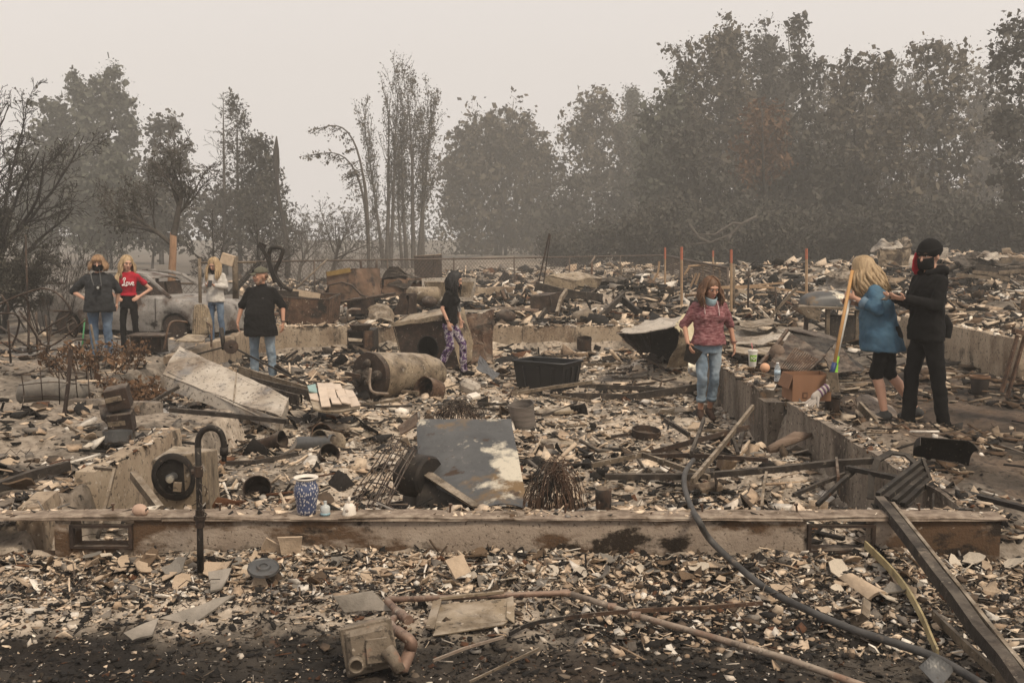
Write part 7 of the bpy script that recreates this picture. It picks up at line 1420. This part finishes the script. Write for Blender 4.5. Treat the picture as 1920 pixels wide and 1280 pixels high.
    ew.build('eye_whites', WHITE, t, True); ey.build('eyes', EYE, t, True)
    br = MB()
    for sx in (-1, 1): br.tube([hp((sx * .016, -.094, .026)), hp((sx * .030, -.095, .032)), hp((sx * .046, -.082, .027))], [.004 * s, .0048 * s, .003 * s], 6)
    br.build('eyebrows', plain('brow_hair', (.09, .055, .035), .8, 0, .1), t, True)
    MB().ball(hp((0, -.0865, -.062)), (.022 * s, .010 * s, .0085 * s), 12, 8).build('lips', LIP, t, True)
    # shirt
    mb = MB(); W = bw * shirt_w
    rows = [(hem, 0, -.012 - belly * .6, .168 * W * flare + belly * .25, .122 * W * flare + belly * .5), (hem + .03, 0, -.012 - belly * .7, .168 * W * flare + belly * .25, .122 * W * flare + belly * .55), (1.04, 0, -.01 - belly, .150 * W + belly * .3, .108 * W + belly * .75), (1.16, 0, -.01 - belly * .5, .152 * W + belly * .15, .108 * W + belly * .4), (1.27, 0, -.012, .168 * W, .112 * W), (1.36, 0, 0, .178 * (1 + .5 * (W - 1)), .092 * (1 + .5 * (W - 1))), (1.41, 0, .008, .135, .075), (1.435, 0, .012, .085, .070)]
    loft(mb, [[tuple(S(p)) for p in r] for r in ringset([r for r in rows if r[0] >= hem - .001])])
    if bust:
        for sx in (-1, 1): mb.ball(tuple(S((sx * .075 * W, -.080 * W, 1.235))), (.075 * s * bust, .06 * s * bust, .072 * s * bust), 12, 8)
    for sd, sx in (('R', -1), ('L', 1)):
        el, wr_, hd, pn = A[sd]; sh = S((sx * .160 * (1 + .35 * (bw - 1)), .005, 1.352)); el, wr_ = S(el), S(wr_); k = .9 + .35 * (bw - 1) * 2
        mb.caps(sh, sh.lerp(el, min(1, sleeve)), .060 * s * k * shirt_w, .055 * s * k * shirt_w * (1.08 if sleeve < 1 else 1), 12)
        if sleeve > 1: mb.caps(el, el.lerp(wr_, sleeve - 1), .056 * s * k * shirt_w, (.042 if sleeve > 1.5 else .050) * s * k * shirt_w, 12)
    o = soft(mb, 'shirt', shirt, t, .0125 * s, 2, .034 * s)
    # trousers
    mb = MB()
    loft(mb, [[tuple(S(p)) for p in r] for r in ringset([(.80, 0, .0, .150 * bw, .115 * bw), (.88, 0, .0, .160 * bw * ease, .122 * bw), (.98, 0, -.004, .148 * bw, .108 * bw), (1.03, 0, -.004, .142 * bw, .10 * bw)])])
    for sd, sx in (('R', -1), ('L', 1)):
        kn, an, td = Lg[sd]; hpj = Vector((sx * .083 * bw, 0, .86)) * s; kn, an = Vector(kn) * s, Vector(an) * s; lr = (.92 + .55 * (bw - 1)) * ease
        mb.caps(hpj, kn, .090 * s * lr, .066 * s * lr, 12); end = kn.lerp(an + Vector((0, 0, -.03)), leg_to); m_ = kn.lerp(end, .4) + Vector((0, .008, 0)); mb.caps(kn, m_, .066 * s * lr, .064 * s * lr, 12); d_ = (end - m_).normalized()
        mb.tube([m_, m_.lerp(end, .5), end], [.064 * s * lr, .060 * s * lr, .057 * s * lr], 12)
        td = Vector(td).normalized(); shm = MB(); f0 = an - Vector((0, 0, .035 * s)) - td * .035 * s; f1 = an + td * .15 * s - Vector((0, 0, .055 * s)); shm.caps(f0, f1, .046 * s, .036 * s, 12).caps(an, f0.lerp(f1, .3), .044 * s, .046 * s, 10); soft(shm, 'shoe', shoes, t, .009 * s, 2)
    soft(mb, 'trousers', pants, t, .0125 * s, 2, .030 * s)
    return t, s, S, HM, A
def mask(t, HM, s, m, dz=0., name='face_mask'):
    q = MB(); q.sheet(lambda u, v: np.stack([.068 * np.sin((u - .5) * 3.3) * (1 - .12 * (v - .4) ** 2), -.040 - .064 * np.cos((u - .5) * 3.3) - .012 * np.sin(v * PI) * (1 - np.abs(u - .5) * 2), -.012 - .092 * v + dz + .014 * np.abs(u - .5)], 1), 14, 10, -.004)
    V = [tuple(HM @ Vector(v)) for v in np.concatenate(q.v)]; MB().add(V, q.f).build(name, m, t, True)
    l_ = MB()
    for sx in (-1, 1): l_.tube([tuple(HM @ Vector(p)) for p in ((sx * .066, -.035, -.03 + dz), (sx * .078, -.004, -.006 + dz * .3), (sx * .080, .014, -.004))], .002 * s, 4)
    l_.build('ear_loops', m, t)
def hairmat(n_, a, b): return mat(n_, [(.3, a), (.7, b)], 16, .55, .3, stretch=(2.5, 2.5, .25), spec=.4, bscale=60)
HONEY, BLOND, BRUN, BLK = hairmat('honey_hair', (.15, .08, .04), (.36, .225, .12)), hairmat('blond_hair', (.22, .145, .075), (.48, .35, .205)), hairmat('brown_hair', (.06, .03, .016), (.17, .085, .042)), hairmat('black_hair', (.008, .007, .007), (.02, .018, .018))
hip = lambda sx: ((sx * .40, .07, 1.13), (sx * .215, -.03, 1.01), (-sx * .6, -.55, -.35), (-sx * .4, .7, -.3))
# 1 woman with camera
t, s, S, HM, A = person('woman in a charcoal tee and black mask with a camera round her neck', 186, 15.7, 1.63, 14, build=1.28, belly=.07, bust=1.25, arms={'R': hip(-1.05), 'L': ((.29, .07, 1.13), (.25, .10, .93), (0, .1, -1), (-1, 0, 0))}, shirt=CHARC, pants=DENIM, hem=.80, sleeve=.96, shirt_w=1.02, head=(6, 0, 0), flare=1.08)
mask(t, HM, s, BLACK); strand_hair('hair', HONEY, t, HM, 62, .13 * s, az=(48, 312), width=.016, spread=1.4, seed=2)
q = MB()
for k in range(14): a = -.07 + .14 * k / 13; q.tube([HM @ Vector((a * .6, -.06, .108)), HM @ Vector((a * .9, -.094, .070)), HM @ Vector((a * 1.0, -.098, .036 + .01 * math.sin(k * 2.2)))], [.009, .009, .005], 5)
q.build('fringe', HONEY, t, True)
cw = t.location + Vector((.09, -.27, 1.155)); ct = thing('camera', 'small black camera hanging on a strap at the chest of the charcoal tee woman', 'camera', cw, R(14))
MB().box((0, 0, 0), (.115, .05, .075)).box((0, 0, .045), (.04, .04, .022)).build('body', M['black_plastic'], ct, bevel=.006); MB().lathe([(.034, 0), (.034, .05), (.028, .052), (.026, .03), (0, .03)], 18, (.012, -.02, 0), (R(90), 0, 0)).build('lens', M['black_iron'], ct, True, angle=40); MB().lathe([(.022, 0), (.016, .004), (.0, .005)], 16, (.012, -.062, 0), (R(90), 0, 0)).build('lens_cap', plain('silver_cap', (.4, .4, .38), .4), ct)
MB().tube([(-.055, 0, .03), (-.09, .04, .14), (-.11, .10, .26), (-.085, .19, .31)], .006, 5).tube([(.055, 0, .03), (.04, .05, .14), (.02, .10, .26), (.0, .19, .31)], .006, 5).build('strap', M['black_plastic'], ct)
# 2 girl in red
RED = cloth('red_jersey', (.33, .014, .028), .12)
t, s, S, HM, A = person('girl in a red cropped tee and black trousers, hands on hips', 240, 17.3, 1.70, 10, build=.90, bust=.8, arms={'R': hip(-.92), 'L': hip(.92)}, shirt=RED, pants=BLACK, hem=1.02, sleeve=.55, head=(12, 4, 28), ease=.92)
strand_hair('hair', BLOND, t, HM, 60, .27 * s, az=(60, 300), width=.013, spread=1.1, fall=(0, -.0, 0), seed=3)
q = MB()
for k in range(10): x = -.175 + .006 * k; q.tube([HM @ Vector((-.06, .0, .03)), S((x + .06, -.05, 1.47)), S((x, -.118, 1.36)), S((x + .008 * math.sin(k * 2.), -.135, 1.2)), S((x + .01, -.125, 1.07))], [.012, .013, .012, .010, .004], 6)
q.build('hair_lock', BLOND, t, True)
lw = MB(); path = {'L': [(.06, .78), (.12, .98), (.24, 1.02), (.26, .84), (.16, .70), (.15, .45), (.13, .18), (.03, .02), (-.03, .08), (.05, .16), (.20, .02), (.34, -.02), (.42, .06)], 'o': [(.40, .48), (.32, .36), (.32, .12), (.41, .04), (.50, .16), (.49, .38), (.40, .48), (.52, .42)], 'v': [(.56, .48), (.62, .40), (.67, .06), (.76, .30), (.78, .48)], 'e': [(.84, .24), (.96, .32), (.94, .47), (.85, .44), (.83, .2), (.90, .04), (1.02, .12)]}
for kx, pts in path.items():
    w3 = []
    for (u, v) in [tuple(a) for a in smoothpts([(a, b, 0) for a, b in pts], 4) for a in [a[:2]]]:
        x = -.055 + .185 * u; yy = -.128 - .004 + .9 * x * x - .016 * (1 - abs(abs(x) - .07) / .09); w3.append(S((x, yy - .016, 1.20 + .13 * v)))
    lw.tube(w3, .0085 if kx == 'L' else .0075, 5, cap=True)
lw.build('lettering', plain('white_print', (.72, .68, .66), .7, 0, .02), t)
# 3 girl in white with phone
WHT = cloth('cream_sweatshirt', (.50, .47, .43), .08)
phone = {'R': ((-.215, .0, 1.14), (-.075, -.235, 1.17), (.75, -.55, .25), (0, .3, 1)), 'L': ((.215, .0, 1.14), (.085, -.235, 1.175), (-.75, -.55, .25), (0, .3, 1))}
t, s, S, HM, A = person('girl in a cream sweatshirt looking down at her phone', 404, 18.9, 1.64, -8, build=.95, arms=phone, shirt=WHT, pants=DENIM, hem=.84, sleeve=1.9, shirt_w=1.18, head=(26, 0, -4), headoff=(0, -.03, -.01))
strand_hair('hair', BLOND, t, HM, 64, .30 * s, az=(42, 318), width=.014, spread=1.3, fall=(0, -.07, 0), seed=4); mask(t, HM, s, BLACK, -.055)
ph = thing('phone', 'dark phone held at the chest of the girl in the cream sweatshirt', 'phone', t.location + Vector((.0, -.34, 1.17)), rot=(R(-35), 0, 0)); MB().box((0, 0, 0), (.075, .009, .145)).build('case', M['black_plastic'], ph, bevel=.004); MB().box((0, .0055, 0), (.066, .002, .13)).build('screen', M['black_iron'], ph)
# 4 man in cap
t, s, S, HM, A = person('bearded man in a black shirt, jeans and olive cap', 490, 15.7, 1.80, -8, build=1.22, belly=.085, arms={'R': ((-.32, .02, 1.13), (-.36, -.06, .89), (.1, -.1, -1), (1, .2, 0)), 'L': ((.32, .02, 1.13), (.35, -.06, .89), (-.1, -.1, -1), (-1, .2, 0))}, skin=SK2, shirt=BLACK, pants=PALED, hem=.70, sleeve=.95, shirt_w=1.06, head=(4, 0, -48), flare=1.06, legs={'R': ((-.13, -.02, .49), (-.145, .02, .085), (-.25, -1, 0)), 'L': ((.13, -.02, .49), (.145, .02, .085), (.25, -1, 0))})
CAPM = cloth('olive_cap_cloth', (.10, .095, .07), .15); q = MB(); q.sheet(lambda u, v: np.stack([.088 * np.cos(u * 2 * PI) * np.cos(v * PI / 2), .008 + .104 * np.sin(u * 2 * PI) * np.cos(v * PI / 2), .040 + .085 * np.sin(v * PI / 2)], 1), 24, 8, .004); MB().add([tuple(HM @ Vector(v)) for v in np.concatenate(q.v)], q.f).build('cap', CAPM, t, True)
q = MB(); q.sheet(lambda u, v: np.stack([(u - .5) * .15 * (1 - .35 * v ** 2), -.085 - .075 * v * (1 - .5 * (2 * u - 1) ** 2), .046 - .012 * v - .018 * (2 * u - 1) ** 2], 1), 10, 6, .005); MB().add([tuple(HM @ Vector(v)) for v in np.concatenate(q.v)], q.f).build('cap_brim', CAPM, t, True)
q = MB(); q.box((0, -.098, .075), (.05, .006, .03)); MB().add([tuple(HM @ Vector(v)) for v in np.concatenate(q.v)], q.f).build('cap_badge', BLACK, t)
q = MB(); q.ball((0, -.050, -.088), (.045, .038, .040), 14, 10).ball((0, -.084, -.046), (.030, .016, .011), 12, 8).ball((-.048, -.02, -.06), (.014, .024, .035), 10, 8).ball((.048, -.02, -.06), (.014, .024, .035), 10, 8); soft(MB().add([tuple(HM @ Vector(v)) for v in np.concatenate(q.v)], q.f), 'beard', hairmat('sandy_beard', (.16, .10, .07), (.25, .16, .11)), t, .006, 2)
q = MB(); q.ball((0, .045, -.005), (.074, .056, .045), 12, 8); MB().add([tuple(HM @ Vector(v)) for v in np.concatenate(q.v)], q.f).build('hair', BRUN, t, True)
q = MB(); loft(q, [[tuple(S(p)) for p in r] for r in ringset([(1.425, 0, .012, .085, .075), (1.47, 0, .016, .072, .066)])], cap=False); q.build('collar', BLACK, t, True)
MB().tube([S(A['L'][1]) + Vector((.032 * math.cos(a), .032 * math.sin(a), .03)) for a in np.linspace(0, 6.283, 12, False)], .008, 6, closed=True).build('wristband', M['black_plastic'], t); MB().box(tuple(S((.09, -.172, 1.262))), (.035, .004, .008)).build('chest_mark', plain('grey_print', (.14, .13, .12), .7), t)
# 5 girl in camouflage trousers
CAMO = mat('purple_camouflage', [(.40, (.02, .016, .022)), (.44, (.085, .045, .115)), (.52, (.085, .045, .115)), (.54, (.36, .335, .34)), (.60, (.36, .335, .34)), (.63, (.05, .03, .065))], 15, .9, .1, detail=3, spec=.15)
t, s, S, HM, A = person('black haired girl in a black tee and purple camouflage trousers', 842, 15.6, 1.62, 72, build=.92, bust=.9, lean=.10, arms={'R': ((-.21, .06, 1.12), (-.20, -.06, .90), (.0, -.25, -1), (1, 0, 0)), 'L': ((.21, -.02, 1.12), (.19, -.12, .92), (0, -.2, -1), (-1, 0, 0))}, shirt=BLACK, pants=CAMO, hem=.86, sleeve=.66, shirt_w=1.1, head=(20, 0, 4), headoff=(0, -.03, 0), ease=1.12, legs={'R': ((-.10, -.06, .50), (-.10, .16, .11), (0, -1, -.2)), 'L': ((.10, -.20, .52), (.10, -.22, .09), (0, -1, 0))})
strand_hair('hair', BLK, t, HM, 60, .24 * s, az=(50, 310), width=.014, spread=.7, fall=(0, .02, 0), seed=6)
MB().sheet(lambda u, v: np.stack([(.02 + .16 * u) * s, (-.118 + .5 * (u * .16 - .07) ** 2 - .105 * v * .1 - .035 * (1 - v)) * s, (1.05 + .17 * v) * s], 1), 6, 6, .003).build('shirt_print', mat('faded_print_grey', [(.45, (.015, .015, .015)), (.55, (.20, .19, .18))], 26, .9, 0), t)
MB().tube([S(A['R'][1]) + Vector((.031 * math.cos(a), .031 * math.sin(a), .03)) for a in np.linspace(0, 6.283, 12, False)], .007, 6, closed=True).build('bracelet', M['black_plastic'], t)
# 6 woman in maroon
MAR = mat('maroon_marled_knit', [(.36, (.10, .028, .036)), (.5, (.21, .085, .09)), (.66, (.36, .20, .20))], 34, .95, .35, stretch=(.5, .5, 2.4), bscale=90, spec=.1)
t, s, S, HM, A = person('woman in a maroon knit top and rolled jeans walking forward, blue mask under chin', 1330, 11.65, 1.66, 2, z=-.30, build=1.06, bust=1.0, arms={'R': ((-.285, .05, 1.13), (-.27, -.10, .93), (.25, -.5, -.8), (1, .2, 0)), 'L': ((.275, .06, 1.13), (.315, .0, .90), (.0, -.3, -1), (-1, 0, 0))}, skin=SK2, shirt=MAR, pants=PALED, hem=.90, sleeve=1.0, shirt_w=1.12, flare=1.08, head=(20, 0, 14), headoff=(.01, -.03, -.005), leg_to=.62, legs={'R': ((-.085, -.10, .50), (-.075, .02, .09), (-.1, -1, -.1)), 'L': ((.085, -.01, .49), (.055, .10, .09), (.1, -1, -.2))}, ease=.98, shoes=cloth('brown_shoe', (.05, .03, .022), .2))
strand_hair('hair', BRUN, t, HM, 66, .22 * s, az=(62, 298), width=.014, spread=1.3, wave=.018, fall=(0, -.03, 0), seed=7)
mask(t, HM, s, plain('blue_mask', (.28, .38, .42), .8, 0, .05), -.078)
for sd, kx in (('R', -1), ('L', 1)):
    kn, an = {'R': ((-.085, -.10, .50), (-.075, .02, .09)), 'L': ((.085, -.01, .49), (.055, .10, .09))}[sd]; kn, an = Vector(kn) * s, Vector(an) * s; e = kn.lerp(an + Vector((0, 0, -.03)), .62); d_ = (an - kn).normalized(); MB().tube([e - d_ * .035, e + d_ * .012], .0605 * s, 14).build('rolled_cuff', PALED, t, True)
MB().tube([S((-.07, -.085, 1.43)), S((-.085, -.125, 1.36)), S((-.08, -.16, 1.28))], .005, 5).tube([S((.07, -.085, 1.43)), S((.085, -.125, 1.36)), S((.09, -.165, 1.26))], .005, 5).build('drawstring', plain('pale_cord', (.45, .36, .34), .8), t)
MB().tube([S(A['L'][1]) + Vector((.031 * math.cos(a), .031 * math.sin(a), .03)) for a in np.linspace(0, 6.283, 12, False)], .008, 6, closed=True).build('watch', plain('brown_strap', (.10, .04, .03), .6), t)
dk = thing('dark_pan', 'dark flat scrap held at the hip of the woman in maroon', 'scrap', t.location + Vector((-.235, -.14, .82)) , rot=(R(15), R(35), 0)); MB().quad((-.09, 0, .05), (.12, 0, .08), (.14, -.02, -.10), (0, -.01, -.13), .012, .008, 6, 200).build('plate', M['black_iron'], dk)
# 7 blonde woman with broom
DSH = cloth('denim_shirt', (.055, .115, .175), .2, 8, (1, 1, .6), [((.085, .155, .21), 3.5, .6, .1)])
t, s, S, HM, A = person('blonde woman in a blue denim shirt and black capris leaning on a broom', 1668, 9.8, 1.63, -112, build=1.24, lean=.32, belly=.05, bust=1.1, arms={'L': ((.30, -.02, 1.16), (.17, -.21, 1.27), (-.45, -.8, .25), (-.8, .3, 0)), 'R': ((-.26, -.10, 1.16), (-.06, -.26, 1.20), (.5, -.8, .2), (.8, .3, 0))}, shirt=DSH, pants=BLACK, hem=.72, sleeve=1.55, shirt_w=1.12, flare=1.18, head=(18, 0, 6), headoff=(0, -.05, -.02), leg_to=.12, legs={'L': ((.10, -.10, .49), (.10, .0, .085), (.05, -1, 0)), 'R': ((-.10, .02, .48), (-.11, .30, .10), (-.05, -1, -.15))}, shoes=cloth('grey_shoe', (.05, .05, .05), .2))
strand_hair('hair', BLOND, t, HM, 84, .30 * s, az=(40, 320), width=.017, spread=1.9, wave=.02, fall=(0, .12, 0), seed=8)
for sd in ('L', 'R'):
    el, wq = S(A[sd][0]), S(A[sd][1]); e = el.lerp(wq, .55); d_ = (wq - el).normalized(); MB().tube([e - d_ * .03, e + d_ * .035], .062 * s, 14).build('turned_cuff', cloth('pale_denim_lining%s' % sd, (.13, .19, .25), .1), t, True)
hw = t.matrix_basis @ (S(A['L'][1]))
mwd = Matrix.LocRotScale(t.location, t.rotation_euler, None); hl = mwd @ (S(A['L'][1]) + Vector((-.045, -.075, .02))); 
bt_ = thing('broom', 'long wooden handled broom with a blue socket gripped by the blonde woman', 'broom', P(1562, 720, z=.02)); top = Q(1598, 507, hl.y - .01); low = Q(1563, 690, hl.y - .28); put(MB().tube([top, low], .0165, 10), 'handle', M['wood_pole'], bt_, smooth=True); put(MB().tube([Q(1565, 680, hl.y - .265), Q(1559, 702, hl.y - .29)], .025, 10), 'socket', plain('dark_blue_plastic', (.02, .04, .12), .5), bt_, smooth=True); put(MB().quad(Q(1553, 698, hl.y - .27), Q(1571, 698, hl.y - .32), Q(1575, 735, hl.y - .36), Q(1548, 735, hl.y - .30), .05), 'bristles', M['grey_wood'], bt_)
gb_ = thing('dust_broom', 'white handled broom with a lime green head beside the wooden broom', 'broom', P(1570, 725, z=.02)); put(MB().tube([Q(1601, 530, hl.y + .05), Q(1568, 675, hl.y - .20)], .013, 10), 'handle', plain('white_enamel_pole', (.55, .54, .50), .4), gb_, smooth=True); put(MB().tube([Q(1570, 668, hl.y - .2), Q(1565, 692, hl.y - .23)], .022, 10), 'socket', plain('lime_plastic', (.20, .45, .03), .45), gb_, smooth=True)
put(MB().quad(Q(1562, 685, hl.y - .22), Q(1572, 684, hl.y - .24), Q(1570, 710, hl.y - .30), Q(1553, 708, hl.y - .28), .03), 'head', plain('lime_head', (.20, .46, .03), .5), gb_); put(MB().quad(Q(1554, 709, hl.y - .285), Q(1569, 711, hl.y - .305), Q(1567, 733, hl.y - .33), Q(1557, 731, hl.y - .31), .03), 'bristles', plain('pale_green_bristle', (.30, .38, .20), .9), gb_)
# 8 person in black
t, s, S, HM, A = person('person in a black hoodie, beanie and mask with a red strand of hair', 1742, 9.5, 1.79, -78, z=-.01, build=1.0, arms={'L': ((.20, -.06, 1.14), (.10, -.30, 1.20), (-.2, -.9, .15), (-.4, .2, 1)), 'R': ((-.20, -.06, 1.14), (-.06, -.30, 1.20), (.2, -.9, .15), (.4, .2, 1))}, shirt=BLACK, pants=BLACK, hem=.82, sleeve=1.92, shirt_w=1.2, head=(8, 0, 22), ease=1.12, legs={'L': ((.11, .05, .49), (.11, .13, .085), (.1, -1, 0)), 'R': ((-.11, -.07, .49), (-.11, -.09, .085), (-.1, -1, 0))})
q = MB(); q.ball((0, .014, .045), (.092, .106, .095), 20, 14); MB().add([tuple(HM @ Vector(v)) for v in np.concatenate(q.v)], q.f).build('beanie', BLACK, t, True)
q = MB(); loft(q, [[(rr * .094 * math.cos(a), .012 + rr * .108 * math.sin(a), zz + .010 * math.sin(a)) for a in np.linspace(0, 6.283, 26, False)] for rr, zz in ((1.0, .018), (1.03, .022), (1.04, .045), (1.02, .062), (.97, .066))], cap=False); MB().add([tuple(HM @ Vector(v)) for v in np.concatenate(q.v)], q.f).build('beanie_fold', BLACK, t, True)
mask(t, HM, s, BLACK)
q = MB()
for k in range(12): a = (k - 6) * .004; q.tube([HM @ Vector((-.062 + a * .3, -.052 + a, .03)), HM @ Vector((-.076 + a * .4, -.062 + a, -.03)), HM @ Vector((-.078 + a * .6, -.058 + a * 1.4, -.10)), HM @ Vector((-.070 + a * .6, -.050 + a, -.15))], [.008, .010, .011, .004], 6)
q.build('red_hair', plain('red_dyed_hair', (.42, .02, .035), .6, 0, .25), t, True)
q = MB(); q.caps(S((-.10, .07, 1.45)), S((.10, .07, 1.45)), .052 * s, .052 * s, 12).caps(S((-.10, .06, 1.45)), S((-.06, -.06, 1.43)), .04 * s, .03 * s, 10).caps(S((.10, .06, 1.45)), S((.06, -.06, 1.43)), .04 * s, .03 * s, 10).ball(tuple(S((0, .11, 1.36))), (.10 * s, .05 * s, .10 * s), 12, 8); soft(q, 'hood', BLACK, t, .009, 3, .012)
q = MB(); q.tube([S((.04, .12, 1.04)), S((.05, .17, .95)), S((.04, .16, .84))], .05, 8); soft(q, 'jacket_flap', BLACK, t, .009, 3, .015)
mwd = Matrix.LocRotScale(t.location, t.rotation_euler, None); ph = thing('phone', 'phone held out in both hands by the person in black', 'phone', mwd @ S((.02, -.405, 1.225)), rot=(R(-60), 0, R(-78))); MB().box((0, 0, 0), (.078, .010, .155)).build('case', M['dark_rust'], ph, bevel=.004); MB().box((0, .006, 0), (.068, .002, .14)).build('screen', M['black_iron'], ph)
# ------------------------------------------------------------------ haze: one closed box of smoky air
hm = bpy.data.materials.new('smoky_air'); hm.use_nodes = True; n = hm.node_tree.nodes; n.clear()
ho = n.new('ShaderNodeOutputMaterial'); hv = n.new('ShaderNodeVolumePrincipled'); hm.node_tree.links.new(hv.outputs[0], ho.inputs['Volume'])
hv.inputs['Color'].default_value = (.975, .95, .90, 1); hv.inputs['Density'].default_value = .0028; hv.inputs['Anisotropy'].default_value = 0.0
mb = MB(); mb.box((0, 55, 14.5), (320, 230, 34)); h = mb.build('haze', hm); tag(h, kind='stuff')
